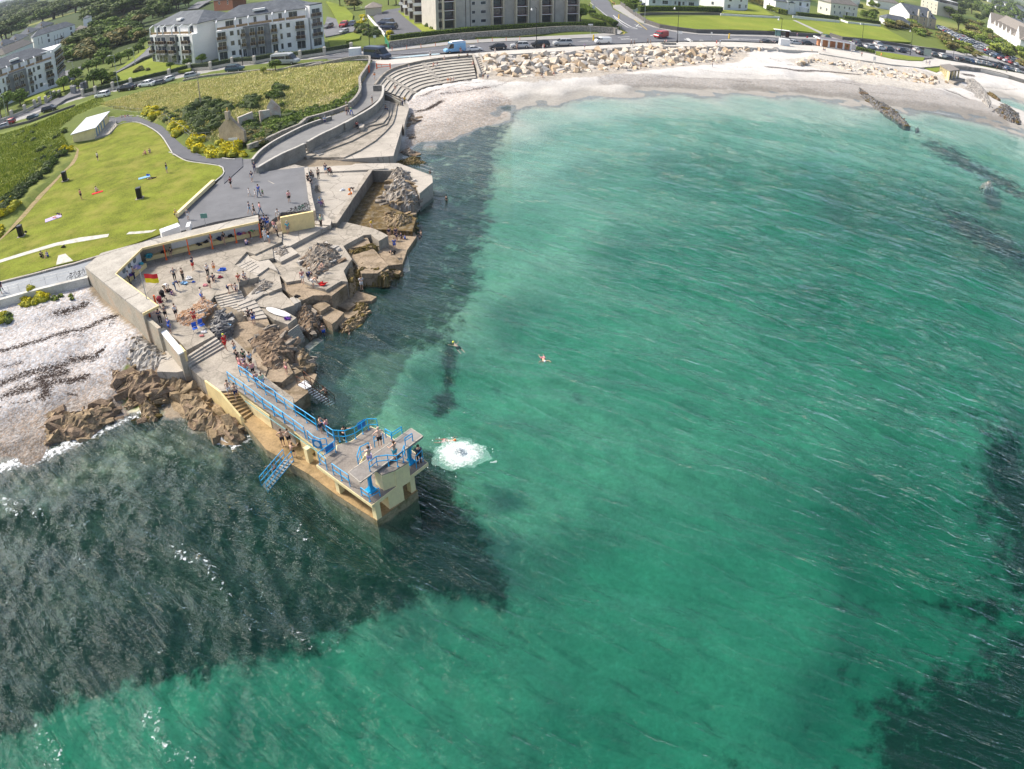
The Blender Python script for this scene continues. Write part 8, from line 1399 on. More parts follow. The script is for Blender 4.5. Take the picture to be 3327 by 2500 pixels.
def pose(kind):
 """joint positions for a 1.75 m figure looking along -Y"""
 V=Vector;J=dict(pel=V((0,0,.95)),sp=V((0,0,1.15)),ch=V((0,0,1.35)),nk=V((0,0,1.5)),hd=V((0,-.01,1.64)))
 for s,n in((-1,'l'),(1,'r')):J.update({n+'sh':V((s*.19,0,1.42)),n+'el':V((s*.24,.02,1.13)),n+'wr':V((s*.25,-.05,.88)),n+'hp':V((s*.1,0,.9)),n+'kn':V((s*.1,-.02,.49)),n+'an':V((s*.1,.02,.08)),n+'to':V((s*.11,-.15,.03))})
 def st(**k_):
  for a,b in k_.items():J[a]=V(b)
 if kind=='walk':st(lkn=(-.1,-.18,.5),lan=(-.1,-.25,.1),lto=(-.1,-.4,.06),rkn=(.1,.08,.48),ran=(.1,.3,.12),rto=(.1,.18,.03),lel=(-.24,.12,1.15),lwr=(-.25,.12,.9),rel=(.24,-.1,1.15),rwr=(.24,-.28,.98))
 elif kind=='fold':st(lel=(-.25,-.04,1.16),lwr=(.02,-.2,1.2),rel=(.25,-.04,1.16),rwr=(-.03,-.21,1.24))
 elif kind=='hips':st(lel=(-.4,.08,1.2),lwr=(-.17,-.02,1.02),rel=(.4,.08,1.2),rwr=(.17,-.02,1.02))
 elif kind=='reach':st(lel=(-.3,-.2,1.3),lwr=(-.25,-.45,1.35),rel=(.27,-.15,1.2),rwr=(.2,-.38,1.12))
 elif kind=='up':st(lel=(-.3,-.05,1.6),lwr=(-.12,-.05,1.8))
 elif kind=='bend':
  st(pel=(0,.1,.92),sp=(0,-.05,1.02),ch=(0,-.25,1.03),nk=(0,-.4,.98),hd=(0,-.53,.93))
  for s,n in((-1,'l'),(1,'r')):st(**{n+'sh':(s*.19,-.33,1.0),n+'el':(s*.2,-.4,.72),n+'wr':(s*.12,-.45,.45),n+'hp':(s*.1,.08,.88),n+'kn':(s*.11,.0,.48)})
 elif kind in('sit','sitg'):
  dz=.45 if kind=='sit' else .12;st(pel=(0,.05,dz+.05),sp=(0,.04,dz+.24),ch=(0,0,dz+.43),nk=(0,-.03,dz+.58),hd=(0,-.06,dz+.72))
  for s,n in((-1,'l'),(1,'r')):
   st(**{n+'sh':(s*.19,-.01,dz+.5),n+'el':(s*.26,-.1,dz+.25),n+'wr':(s*.14,-.32,dz+.2),n+'hp':(s*.1,0,dz+.03)})
   if kind=='sit':st(**{n+'kn':(s*.11,-.42,.5),n+'an':(s*.11,-.42,.09),n+'to':(s*.12,-.58,.04)})
   else:st(**{n+'kn':(s*.13,-.36,.42),n+'an':(s*.12,-.55,.08),n+'to':(s*.12,-.7,.05)})
 elif kind=='lie':
  for k_ in J:z=J[k_].z;J[k_]=V((J[k_].x,z-.95,.12 if k_[-2:]!='to' else .2))
 elif kind=='swim':
  for k_ in J:z=J[k_].z;J[k_]=V((J[k_].x,.95-z,-.1))
  st(hd=(0,-.75,.08),nk=(0,-.58,.02),lel=(-.42,-.55,.0),lwr=(-.5,-.72,-.02),rel=(.42,-.55,.0),rwr=(.5,-.72,-.02),lkn=(-.2,.45,-.2),rkn=(.2,.45,-.2),lan=(-.2,.8,-.25),ran=(.2,.8,-.25),lto=(-.2,.95,-.25),rto=(.2,.95,-.25))
 elif kind=='climb':st(pel=(0,.12,.9),sp=(0,.05,1.08),ch=(0,-.06,1.25),nk=(0,-.12,1.38),hd=(0,-.18,1.5),lsh=(-.19,-.08,1.3),rsh=(.19,-.08,1.3),lel=(-.32,-.3,1.2),lwr=(-.34,-.5,1.3),rel=(.32,-.3,1.2),rwr=(.34,-.5,1.3),lkn=(-.13,-.25,.62),lan=(-.12,-.1,.3),lto=(-.12,-.28,.28))
 return J
PM={}
def pose_meshes(kind):
 if kind in PM:return PM[kind]
 J=pose(kind);R_=dict(pel=(.125,.1),sp=(.105,.085),ch=(.13,.09),nk=.05,hd=.088,sh=.058,el=.04,wr=.026,hp=.085,kn=.055,an=.036,to=.03)
 D={k_:(J[k_],R_[k_ if k_ in R_ else k_[1:]])for k_ in J};d=(J['hd']-J['nk']).normalized();D['tp']=(J['hd']+d*.07,.07)
 E_=[('pel','sp'),('sp','ch'),('ch','nk'),('nk','hd'),('hd','tp')]
 for n in 'lr':E_+=[('ch',n+'sh'),(n+'sh',n+'el'),(n+'el',n+'wr'),('pel',n+'hp'),(n+'hp',n+'kn'),(n+'kn',n+'an'),(n+'an',n+'to')]
 body=skinmesh(D,E_,'body');bm=bmesh.new();bm.from_mesh(body);m=MB()
 for s,n in((-1,'l'),(1,'r')):
  w_=J[n+'wr'];f_=(w_-J[n+'el']).normalized();u=f_.cross(Vector((0,1,.2))).normalized()*s;t=f_.cross(u)
  m.tube([w_,w_+f_*.05,w_+f_*.09],[.026,.038,.034],6)
  for i,ln in enumerate((.065,.075,.07,.055)):b0=w_+f_*.085+u*(i-1.5)*.018;m.tube([b0,b0+f_*ln*.5,b0+f_*ln+t*.02*s],[.009,.008,.006],5)
  b0=w_+f_*.035-u*.03;m.tube([b0,b0-u*.03+f_*.03,b0-u*.035+f_*.055],[.011,.009,.007],5)
 h=J['hd'];fwd=Vector((0,-1,0))if kind not in('bend','lie')else(Vector((0,-.3,-1)).normalized()if kind=='bend' else Vector((0,0,1)));upv=d
 m.blob(h+fwd*.095,(.014,.018,.022),1,.05,6,4)
 for s in(-1,1):m.blob(h+Vector((s*.088,0,0)),(.012,.025,.03),2,.05,6,4)
 tmp=m.mesh('t',SKIN[0],True);bm.from_mesh(tmp);bm.to_mesh(body);bm.free();body.materials.clear();body.materials.append(SKIN[0])
 def sub(keys,ed,grow,cut={}):
  D2={}
  for k_ in keys:r=D[k_][1];r=(r,r)if np.isscalar(r)else r;D2[k_]=(D[k_][0],(r[0]*grow+.008,r[1]*grow+.008))
  for k_,(a,b,f_)in cut.items():ra=D[a][1];ra=ra if np.isscalar(ra)else ra[0];D2[k_]=(D[a][0].lerp(D[b][0],f_),(ra*grow*.95+.01,)*2)
  return D2
 top=skinmesh(sub(['pel','sp','ch','lsh','rsh'],0,1.12,{'lc':('lsh','lel',.7),'rc':('rsh','rel',.7)}),[('pel','sp'),('sp','ch'),('ch','lsh'),('ch','rsh'),('lsh','lc'),('rsh','rc')],'top');top.materials.append(CL['white'])
 sho=skinmesh(sub(['pel','lhp','rhp'],0,1.14,{'lc':('lhp','lkn',.75),'rc':('rhp','rkn',.75)}),[('pel','lhp'),('pel','rhp'),('lhp','lc'),('rhp','rc')],'shorts');sho.materials.append(CL['white'])
 tro=skinmesh(sub(['pel','lhp','rhp','lkn','rkn','lan','ran'],0,1.14),[('pel','lhp'),('pel','rhp'),('lhp','lkn'),('rhp','rkn'),('lkn','lan'),('rkn','ran')],'trousers');tro.materials.append(CL['white'])
 mh=MB();mh.blob(h+d*.035-fwd*.022,(.104,.108,.098),3,.06,10,7);hair=mh.mesh('hair',HAIRM['b'],True)
 shoe=[]
 for n in 'lr':ms=MB();a,b=J[n+'an'],J[n+'to'];ms.tube([a+Vector((0,.03,-.03)),(a+b)/2-Vector((0,0,.015)),b-Vector((0,.03,.0))],[.045,.048,.035],6);shoe.append(ms.mesh('shoe',CL['black'],True))
 PM[kind]=(body,top,sho,tro,hair,shoe);return PM[kind]
def person(pt,kind,yaw,h,top,bot,hair,label,z=None,skin=0,cap=None):
 p=gp(pt,z)if z is not None else on_ground(pt,3.2);body,tm,sm,tr,hm_,sh_=pose_meshes(kind);k_=h/1.75*.97
 e=empty('person',p,math.radians(yaw),label,'person');e.scale=(k_,)*3
 def add(nm,me,mt):o=bpy.data.objects.new(nm,me);COL.objects.link(o);o.parent=e;o.material_slots[0].link='OBJECT';o.material_slots[0].material=mt
 add('body',body,SKIN[skin])
 if top!='-':add('top',tm,CL[top])
 if bot.isupper():add('trousers',tr,CL[bot.lower()]);[add('shoe',s_,CL['white' if len(label)%3==0 else 'black'])for s_ in sh_]
 elif bot!='-':add('shorts',sm,CL[bot])
 if hair!='-':add('hair',hm_,HAIRM[hair])
ROWS='''t 1000,425|hips 30 1.8 - black n 3.3|bald man in black shorts standing beside the high board of the tower
t 865,692|reach 200 1.78 - lilac b 3.97|bare backed man in patterned lilac shorts on the high board
t 1210,612|reach 230 1.72 - teal b 3.83|bare backed man in turquoise shorts on the upper floor of the tower
t 1540,655|fold 200 1.72 navy BLACK k 2.36|person in a dark blue wetsuit at the right corner of the tower deck
t 190,220|reach 80 1.6 - navy k 2.3|boy with a blue towel leaning on the walkway rail near the tower
t 275,250|stand 70 1.6 pink black k 2.3|dark haired girl in pink and black at the walkway rail near the tower
t 500,345|climb 60 1.7 black BLACK k 1.4|swimmer in black climbing out behind the tower deck
o 505,447|hips 20 1.72 - black b .76|boy in black shorts standing highest on the pier ledge above the blue ladder
o 553,440|stand 40 1.65 - black b .76|boy in black shorts leaning at the cream pier wall
o 577,540|climb 160 1.6 - black b .6|boy in black shorts starting down the blue ladder
o 452,672|climb 330 1.7 - black b -.5|boy half in the water on the blue ladder
n 795,530|walk 20 1.65 - white b 1.95|boy in pale shorts going down the pier stairs
n 848,553|walk 20 1.65 - navy b 1.75|boy in dotted navy shorts going down the pier stairs
n 838,215|up 60 1.4 - sky b 2.2|child with raised arms at the back of the walkway queue
n 862,292|up 30 1.5 black black b 2.29|girl in a black swimsuit raising an arm in the walkway queue
n 908,290|stand 200 1.6 dgreen black k 2.29|person in a dark green sweatshirt in the walkway queue
n 957,315|stand 220 1.6 sky black b 2.29|child in a light blue shirt in the walkway queue
n 880,340|stand 150 1.55 pink pink b 2.29|girl in a pink top at the left of the walkway queue
n 912,335|fold 190 1.45 lilac lilac b 2.29|girl in lilac in the middle of the walkway queue
n 928,388|stand 180 1.7 salmon sky b 2.29|man in a salmon shirt holding the walkway rail
n 975,385|stand 210 1.55 pink black b 2.29|girl in a pink top and black shorts in the walkway queue
n 1003,462|stand 200 1.55 salmon sky b 2.29|girl in an orange red top nearest to the tower in the queue
n 1045,468|stand 190 1.55 mint sky b 2.29|boy in a mint top nearest to the tower in the queue
n 1222,367|stand 330 1.45 - pink y 1.93|small fair child standing on the step above the flat brown slab
l 1172,800|climb 250 1.7 - black b -.75|bather climbing the white sea steps with rusty rails
n 770,188|walk 60 1.78 red red c 2.4|lifeguard in red with a yellow hat walking beside the pier steps
v 1222,938|fold 20 1.75 red red k 3.02|lifeguard in red standing with folded arms on the terrace
v 968,1030|stand 330 1.78 blue blue g 3.02|grey haired man in bright blue beside the parapet
v 868,935|fold 30 1.72 navy BLACK k 3.02|person in navy and white top beside the orange post
v 925,890|fold 10 1.7 grey black b 3.02|person in a grey top beside the parapet
i 748,752|stand 60 1.72 white black b 3.02|person in a white hooded top with backpack on the terrace
i 940,630|stand 320 1.7 white blue k 3.02|person in white top and bright blue shorts on the orange tinted rock
i 665,560|bend 90 1.72 white beige g 3.02|man in pale clothes bending over bags under the flag
i 742,545|bend 120 1.75 navy JEANS b 3.02|person in blue jeans bending down beside a child
i 715,575|sitg 60 1.3 purple purple b 3.02|small child in purple sitting on the terrace under the flag
i 738,475|hips 200 1.75 grey BLACK n 3.02|person in dark grey with hands on hips facing the shelter
i 800,475|stand 160 1.65 brown BLACK b 3.02|person in a brown top and dark trousers beside bags
i 875,395|up 250 1.7 navy red k 3.02|woman in navy top and red shorts with a net
i 1030,408|stand 200 1.35 - orange b 3.02|boy in orange shorts on the terrace
i 997,527|stand 160 1.65 beige black b 3.02|person in beige beside the woman sitting in navy
i 1022,470|sitg 20 1.7 navy black k 3.02|woman in a navy top sitting on a low step
i 985,445|stand 180 1.7 white BLACK g 3.02|grey haired person in white behind the one in beige
i 1208,468|sitg 20 1.6 red beige y 3.02|blonde woman in red sitting on the terrace
i 1250,455|sitg 40 1.65 white navy b 3.02|boy in white sitting at the upper end of the stairs
i 1140,572|bend 110 1.75 - navy n 3.0|shirtless man in navy shorts at the top of the long stairs
i 1190,545|sitg 20 1.65 white navy k 3.0|person in white sitting at the top of the long stairs
i 402,492|stand 120 1.7 white BLACK k 3.02|boy in white top and dark trousers at the bench under the portholes
i 437,462|reach 140 1.75 - NAVY k 3.02|shirtless man in navy trousers at the bench under the portholes
i 660,262|sit 20 1.7 black black k 3.02|woman in black sitting at the first orange post
i 712,288|sit 10 1.65 black - k 3.02|woman in a black top sitting on the shelter bench
i 1013,222|stand 20 1.7 black white k 3.02|woman with a white towel at the middle orange post
i 1108,205|walk 60 1.7 black - b 3.02|woman in a black swimsuit at the shelter bench
j 240,322|sitg 160 1.65 lilac navy b 3.02|person in a striped lilac top sitting on the terrace before the bench
j 272,275|bend 120 1.7 green MAROON b 3.02|person in green top and maroon trousers bending at the bench
j 322,228|stand 20 1.65 white grey k 3.02|person in white at the last orange post
j 350,205|stand 40 1.75 navy WHITE b 3.66|man with a white shirt front at the left of the standing group
j 360,232|stand 220 1.75 black BLACK k 3.3|man in black in the middle of the standing group
j 380,200|stand 200 1.75 blue NAVY b 3.66|man in dark blue in the standing group beside the shelter
j 400,198|stand 180 1.75 navy blue k 3.66|tall man in navy at the back of the standing group
j 380,295|stand 20 1.7 white WHITE y 3.02|blonde woman all in white in front of the standing group
j 410,307|stand 330 1.7 black sky b 3.02|woman in black top and blue skirt in front of the standing group
j 448,230|stand 160 1.65 pink grey b 3.5|woman in pale pink left of the yellow cream wall
j 470,260|stand 120 1.7 grey BLACK k 3.1|woman in grey with a white bag left of the cream wall
j 550,245|stand 200 1.75 teal grey g 2.85|grey haired man in a turquoise shirt before the cream wall
j 478,148|walk 30 1.7 white white k|woman in white shorts with a dark backpack on the plaza
j 797,197|stand 330 1.7 mint BLACK y 2.95|person in a mint green hooded top beside the slipway wall
j 265,90|walk 120 1.68 navy sky k|woman in a blue dress walking on the plaza
j 298,100|walk 120 1.6 black black k|girl in black walking on the plaza beside the blue dress
j 345,97|walk 130 1.7 pink JEANS b|woman in a pink top and jeans walking on the plaza
h 127,515|walk 60 1.72 maroon black k|runner in a maroon shirt and black shorts on the plaza
h 262,578|walk 160 1.2 white white b|small girl in a white dress left of another small girl
h 308,588|walk 160 1.15 white white b|small girl in white holding the hand of the man in blue
h 335,583|walk 170 1.82 blue JEANS b|tall man in a blue shirt walking with small children
h 363,582|walk 170 1.1 green black b|small child in a green top beside the man in blue
h 560,628|stand 200 1.7 pink black b|woman in a pink shirt with a maroon backpack on the plaza
h 305,402|walk 20 1.78 navy NAVY g|man in navy at the foot of the ramp wall
h 284,470|stand 30 1.65 navy white b|woman in navy and white shorts at the foot of the ramp
h 725,445|sit 60 1.7 black BLACK k 2.9|person in black sitting beside the low pale wall
h 778,453|stand 40 1.75 beige BLACK k 2.7|person in a pale top leaning over beside the slipway
h 702,495|stand 160 1.7 black BLACK b 3.6|person in black behind the low pale wall
h 724,528|stand 180 1.7 black GREY k 3.2|person with lime shoes on the steps of the slipway
h 833,418|stand 20 1.75 navy sky b 2.75|man in a navy jacket beside the wheelchair
h 865,420|sit 40 1.6 maroon BLACK b 2.75|person in maroon sitting in a black wheelchair
h 787,650|sit 40 1.65 sky PURPLE y 2.6|blonde person in light blue sitting on the slipway steps
h 808,655|sit 40 1.3 pink NAVY b 2.5|child in pink sitting beside the person in light blue
h 1015,575|bend 120 1.7 black orange k 2.4|person in black bending over beside the pool wall
c 895,1028|walk 20 1.72 orange white b|person in an orange top walking down the ramp
c 862,1337|stand 60 1.72 grey beige g|woman in grey near the tall curved wall
c 910,1307|stand 40 1.65 pink white b|woman in pink leaning at the tall curved wall
c 937,1297|stand 40 1.65 red white k|woman in red leaning at the tall curved wall
c 497,1452|stand 30 1.68 red BLACK b|person in red with a blue bag at the stone wall
c 527,1400|stand 60 1.7 white navy b|person in white behind the person in red
c 527,1478|stand 60 1.68 beige black b|person in beige in the ramp group
c 552,1485|walk 120 1.7 black NAVY k|person in dark clothes in the ramp group
c 592,1482|walk 150 1.7 green BLUE b|person in green and blue at the right of the ramp group
c 245,1580|sit 20 1.75 sky NAVY g 3.8|grey haired man in light blue sitting on the low lichened wall
c 1258,1367|stand 60 1.7 white NAVY b 2.25|person in white and dark jeans at the end of the seating steps
c 1285,1347|stand 40 1.7 yellow BLACK b 2.3|person in a bright yellow top at the end of the seating steps
c 612,1655|sit 40 1.65 pink white k 2.95|girl in a pale top sitting on the curved steps
c 662,1645|sit 20 1.65 red BLACK k 2.95|person in red sitting on the curved steps
c 1035,1430|sit 70 1.65 black NAVY k 2.75|person in dark clothes sitting under the curved wall
c 1160,1165|sit 20 1.7 - brown b 2.9|shirtless person sitting in the left part of the seating steps
c 1345,892|sit 20 1.68 white WHITE y 3.3|person in white sitting at the top of the seating steps
c 1665,868|sit 330 1.68 salmon - b 3.2|person in salmon sitting in the upper rows of the seating steps
c 1712,862|sit 330 1.68 navy WHITE k 3.2|person in navy sitting in the upper rows of the seating steps
c 1805,782|sit 350 1.68 white - b 3.6|person in white sitting on the top wall of the seating steps
c 1995,762|sit 340 1.68 green NAVY y 3.6|person in green sitting on the top wall near the ice cream van
c 2105,745|sit 340 1.68 black BLACK k 3.6|person in black sitting on the top wall near the side stairs
c 1850,1070|sit 350 1.65 orange - b 1.9|person in orange, left of three on the lowest step by the sand
c 1885,1068|sit 350 1.65 beige - b 1.9|middle one of three people on the lowest step by the sand
c 1922,1063|sit 350 1.65 white - b 1.9|person in white, right of three on the lowest step by the sand
c 2175,850|sit 330 1.68 - pink b 3.0|sunbather on the seating steps against the side wall
d 175,588|sit 350 1.68 black - b 1.8|person in black sitting below the side stairs
d 210,586|sit 350 1.68 sky NAVY b 1.8|person in light blue sitting below the side stairs
d 265,402|walk 90 1.7 white white b|woman in white walking left on the promenade
d 425,374|walk 90 1.7 beige beige b|woman in beige walking behind the silver people carrier
d 434,372|walk 90 1.7 navy JEANS k|man in navy walking behind the silver people carrier
d 622,374|walk 270 1.7 white WHITE b|woman in white walking behind the black people carrier
d 630,370|walk 270 1.6 salmon red b|woman in red next to the woman in white
d 932,371|walk 20 1.7 lilac grey k|person in lilac alone on the promenade
c 1622,745|stand 20 1.68 white black b|woman in white and black on the pavement beside the blue parking bay
c 2015,690|stand 180 1.7 black pink k|customer in black at the ice cream van hatch
e 133,349|walk 90 1.9 navy BLACK w|tall person in navy carrying a child on the shoulders
e 156,349|walk 90 1.65 black black k|person in black behind the tall person in navy
e 255,338|walk 90 1.7 black BLACK k|person in black pushing a bicycle
e 276,342|walk 90 1.6 brown brown b|person in brown behind the bicycle
e 381,341|stand 90 1.65 beige black b|person in beige at the low wall by the red van
e 393,341|stand 90 1.65 pink white b|person in pink at the low wall by the red van
e 768,347|walk 270 1.65 red red b|person in red on the promenade before the seaside lawn
e 793,347|walk 270 1.68 sky GREY y|person in pale blue beside the person in red
e 203,517|stand 60 1.7 blue NAVY b|person in blue on the sand at the foot of the rock bank
e 735,511|stand 60 1.65 white GREY b|person in pale clothes on the sand at the rock bank
d 612,584|sit 30 1.65 navy - b 1.6|sunbather in navy among the lowest boulders
d 700,566|sit 30 1.65 - maroon b 1.7|sunbather in maroon among the lowest boulders
d 968,62|stand 60 1.7 purple BLACK k|person in purple on the side road pavement
d 1143,47|walk 20 1.65 - black b|left one of two walkers at the top of the side road
d 1154,47|walk 20 1.65 salmon black b|right one of two walkers at the top of the side road
d 1176,221|walk 60 1.68 white black b|person in white at the road corner
d 1189,236|walk 60 1.68 green BLACK b|left person in a bright green top at the road corner
d 1204,230|walk 60 1.68 green GREY b|right person in a bright green top at the road corner
f 416,402|walk 90 1.7 grey navy b|person in grey at the left pillar of the promenade shelter
f 427,404|walk 90 1.65 yellow blue b|person in yellow at the left pillar of the promenade shelter
f 624,420|walk 60 1.7 white WHITE b|person all in white at the right end of the promenade shelter
f 702,440|walk 20 1.7 red BLACK k|person in red and black walking right of the promenade shelter
f 846,443|walk 270 1.68 orange orange b|person in orange walking beside the grass bed
f 222,291|walk 60 1.65 pink blue b|person in pink at the dark wall right of the bus shelter
g 553,501|walk 20 1.65 white GREY b|person in white left of a small group below the notice board
g 566,503|walk 20 1.3 beige beige b|child in the small group below the notice board
g 579,503|walk 20 1.65 purple PURPLE k|person in purple right of the small group below the notice board
g 1077,548|walk 90 1.7 black BLACK k|person in black at the far right sea wall
g 1152,568|walk 90 1.7 purple BLACK b|person in purple farther right at the sea wall
u 700,622|stand 160 1.75 salmon black b|man in a red vest and black shorts on the lawn
u 842,297|stand 340 1.72 white black k|person in white top and dark shorts in the upper part of the lawn
u 1425,403|stand 90 1.75 black sky k|person in black vest and pale blue shorts on the lawn
u 1243,243|sitg 330 1.65 pink pink y|blonde woman in pink sitting on the lawn
u 1280,232|sitg 20 1.65 grey grey b|person in grey sitting beside the blonde woman in pink
u 1290,452|lie 100 1.7 black BLACK b|person in black lying beside a blue towel on the lawn
u 825,556|sitg 80 1.7 white white k|person in white sitting on a red towel on the lawn
u 470,778|lie 60 1.7 white pink k|person lying on a blanket at the left of the lawn
u 510,750|lie 240 1.7 black BLACK k|person in black lying behind the blanket on the lawn
u 360,1108|sitg 60 1.75 black BLACK k|man in black sitting on the grass below the cracked path
u 412,1104|sitg 340 1.65 blue blue y|blonde person in blue sitting next to the man in black
p 14,800|walk 20 1.72 red green b|person in red and green at the left end of the coast path
p 24,778|walk 20 1.72 navy NAVY b|person in navy at the left end of the coast path
w 1047,975|sitg 20 1.3 white black k|child in white sitting at the bend of the asphalt path
w 1075,972|sitg 20 1.3 pink pink b|child in pink sitting at the bend of the asphalt path
w 1098,968|sitg 60 1.3 purple white k|child in purple sitting at the bend of the asphalt path
u 1498,780|sit 60 1.68 yellow black y 3.75|person in yellow sitting at the end of the low cream wall
u 1602,802|stand 180 1.68 grey white y|woman in pale grey on the plaza beside the low cream wall
k 1158,436|stand 120 1.75 black BLACK k -.95|swimmer in black standing chest deep beyond the pool rocks
k 970,698|reach 270 1.6 - navy b -1.0|swimmer stretching both arms beside the slabs
k 958,735|stand 20 1.7 black BLACK k -1.3|swimmer in black with only head and shoulders above water
k 850,728|reach 270 1.6 blue blue b -.5|girl in a bright blue swimsuit wading between the slabs
k 820,712|stand 270 1.65 navy black k -.3|boy in a navy wetsuit wading at the slab edge
k 780,675|stand 200 1.65 navy navy b 0|boy in a blue wetsuit top at the slab edge
k 787,705|stand 20 1.4 navy - b .1|small child in the water beside the slab
k 768,755|stand 20 1.55 blue blue b .3|child in a blue wetsuit beside the crouching diver
k 765,818|bend 300 1.7 black BLACK k .35|diver in black crouching on the wet slab
k 730,674|stand 20 1.6 navy - b .6|girl in a navy top at the back of the bathing group
k 598,608|walk 80 1.5 yellow - b 1.6|child in a bright yellow top above the weedy slabs
k 905,425|stand 30 1.5 navy black k .36|child in navy at the pool outlet slab
j 1095,662|fold 20 1.7 white white b .43|woman in a white dress on the wet slab by the sea
j 805,500|sitg 320 1.65 - - k 2.75|sunbather lying back on the grey layered rock hump
j 657,615|stand 20 1.7 salmon white b 2.35|woman in a salmon top and white skirt on the mid terrace
j 703,590|bend 60 1.7 navy NAVY b 2.35|person in navy with a yellow cap on the mid terrace
j 735,642|bend 120 1.75 - white k 2.05|man bending with a white towel on the mid terrace
l 637,230|stand 200 1.75 navy blue b 2.07|person in navy vest and blue shorts at the foot of the long stairs
l 603,208|stand 200 1.6 black black k 2.1|boy with an orange bag at the foot of the long stairs
l 1157,330|stand 20 1.65 - blue b -.6|boy in blue shorts wading below the small stairs
l 1210,290|up 60 1.65 - pink n -.8|bather with raised arms in the water below the small stairs
F 1141,1116|up 270 1.6 - navy b -1.35|swimmer with arms out in the green water near the walkway
F 1488,1125|swim 215 1.8 - black c .0|swimmer in a yellow cap with legs showing at the surface
F 1765,1163|swim 10 1.8 - pink w -.02|swimmer in a white cap farthest out in the bay
F 1447,1428|swim 80 1.75 - salmon o .0|red haired swimmer beside the big white splash'''.split('\n')
for r_ in ROWS:
 px,sp_,lb=r_.split('|');a=sp_.split();person(P(px)[0],a[0],float(a[1])+180*0,float(a[2]),a[3],a[4],a[5],lb,z=float(a[6])if len(a)>6 else None,skin=len(lb)%3)
rs_=np.random.default_rng(8);c_=G1('F 1492,1475',0);FOAM=mat('foam_white',(.82,.86,.87),rough=.6,var=.12,scale=4,fine=20)
m=MB();sp=empty('splash',c_,0,'big round white splash where someone has just jumped in beside the tower','splash');vs=[];fs=[]
for k_ in range(3200):
 r=abs(rs_.normal())*.62*(1 if rs_.random()<.7 else 1.9);a=rs_.uniform(0,6.28)+rs_.choice([0,.9,2.2,3.1,4.6])*.0;lob=1+.3*math.sin(3*a+1)+.2*math.sin(7*a);r*=lob;h=.55*math.exp(-(r/.45)**2)*rs_.random()**1.5+.13*rs_.random();s_=.012+.045*rs_.random()**2;q=Vector(rs_.normal(size=3)).normalized();u=q.orthogonal().normalized();w_=q.cross(u);o=len(vs);p=Vector((r*math.cos(a)*1.15,r*math.sin(a),h));vs+=[p+u*s_,p+w_*s_,p-u*s_,p-w_*s_];fs.append((o,o+1,o+2,o+3))
m.add(vs,fs);part2(m,'spray',FOAM,sp);NR=56
def disc(R_,zc,ze,ph):
 rr=[R_*k_/6 for k_ in range(1,7)];vs=[(0,0,zc)]+[(1.15*r*(1+.10*math.sin(3*t+ph)+.07*math.sin(8*t+r*2)+.04*math.sin(17*t))*math.cos(t),r*(1+.10*math.sin(3*t+ph)+.07*math.sin(8*t+r*2)+.04*math.sin(17*t))*math.sin(t),zc+(ze-zc)*r/R_)for r in rr for t in np.linspace(0,6.2832,NR+1)[:-1]]
 return MB().add(vs,[(0,1+k_,1+(k_+1)%NR)for k_ in range(NR)]+[(1+j*NR+k_,1+(j+1)*NR+k_,1+(j+1)*NR+(k_+1)%NR,1+j*NR+(k_+1)%NR)for j in range(5)for k_ in range(NR)])
m=disc(1.55,.2,.06,1)
fm=mat('foam_sheet',(.75,.84,.82),rough=.6,var=.1);ntf=fm.node_tree;bs=[n for n in ntf.nodes if n.type=='BSDF_PRINCIPLED'][0];g_=_n(ntf,'ShaderNodeNewGeometry');n_=_n(ntf,'ShaderNodeTexNoise',Scale=3.2,Detail=7.0,Roughness=.75);ntf.links.new(g_.outputs['Position'],n_.inputs['Vector']);mr=_n(ntf,'ShaderNodeMapRange');mr.inputs[1].default_value=.38;mr.inputs[2].default_value=.60;ntf.links.new(n_.outputs[0],mr.inputs[0]);ntf.links.new(mr.outputs[0],bs.inputs['Alpha']);pd=_n(ntf,'ShaderNodeVectorMath',operation='DISTANCE');tcf=_n(ntf,'ShaderNodeTexCoord');ntf.links.new(tcf.outputs['Object'],pd.inputs[0]);rm=_n(ntf,'ShaderNodeMapRange');rm.inputs[1].default_value=.3;rm.inputs[2].default_value=1.9;rm.inputs[3].default_value=.34;rm.inputs[4].default_value=-.06;ntf.links.new(pd.outputs['Value'],rm.inputs[0])
sm_=_n(ntf,'ShaderNodeMath',operation='ADD');ntf.links.new(n_.outputs[0],sm_.inputs[0]);ntf.links.new(rm.outputs[0],sm_.inputs[1]);ntf.links.new(sm_.outputs[0],mr.inputs[0]);mr.inputs[1].default_value=.42;mr.inputs[2].default_value=.78;part2(m,'foam_patch',fm,sp)
hm_=mat('halo_bubbles',(.45,.75,.66),rough=.6,var=.05);[n for n in hm_.node_tree.nodes if n.type=='BSDF_PRINCIPLED'][0].inputs['Alpha'].default_value=.22;part2(disc(1.85,.05,.04,2.2),'bubble_halo',hm_,sp)
def item(px,z,name,label,cat,fn,mt):
 p=gp(P(px)[0],z)if z is not None else on_ground(P(px)[0],3.2);m=MB();fn(m,p);return tag(m.build(name,mt),label,cat)
bd=[G1('j 388,800',2.12),G1('j 560,862',2.12)];d=bd[1]-bd[0];n_=Vector((-d.y,d.x,0)).normalized();vs=[]
for t in np.linspace(0,1,13):w_=.42*(math.sin(math.pi*min(1,max(.0,t*.96+.02)))**.5);c_=bd[0]+d*t;vs+=[c_-n_*w_+Vector((0,0,.06)),c_+n_*w_+Vector((0,0,.06)),c_+n_*w_*.8+Vector((0,0,.17)),c_-n_*w_*.8+Vector((0,0,.17))]
m=MB();m.add(vs,[(i*4+k_,i*4+(k_+1)%4,i*4+4+(k_+1)%4,i*4+4+k_)for i in range(12)for k_ in range(4)]+[(0,3,2,1),(48,49,50,51)]);tag(m.build('paddle_board',REND_W),'long white paddle board lying on a slab above the sea','paddle board')
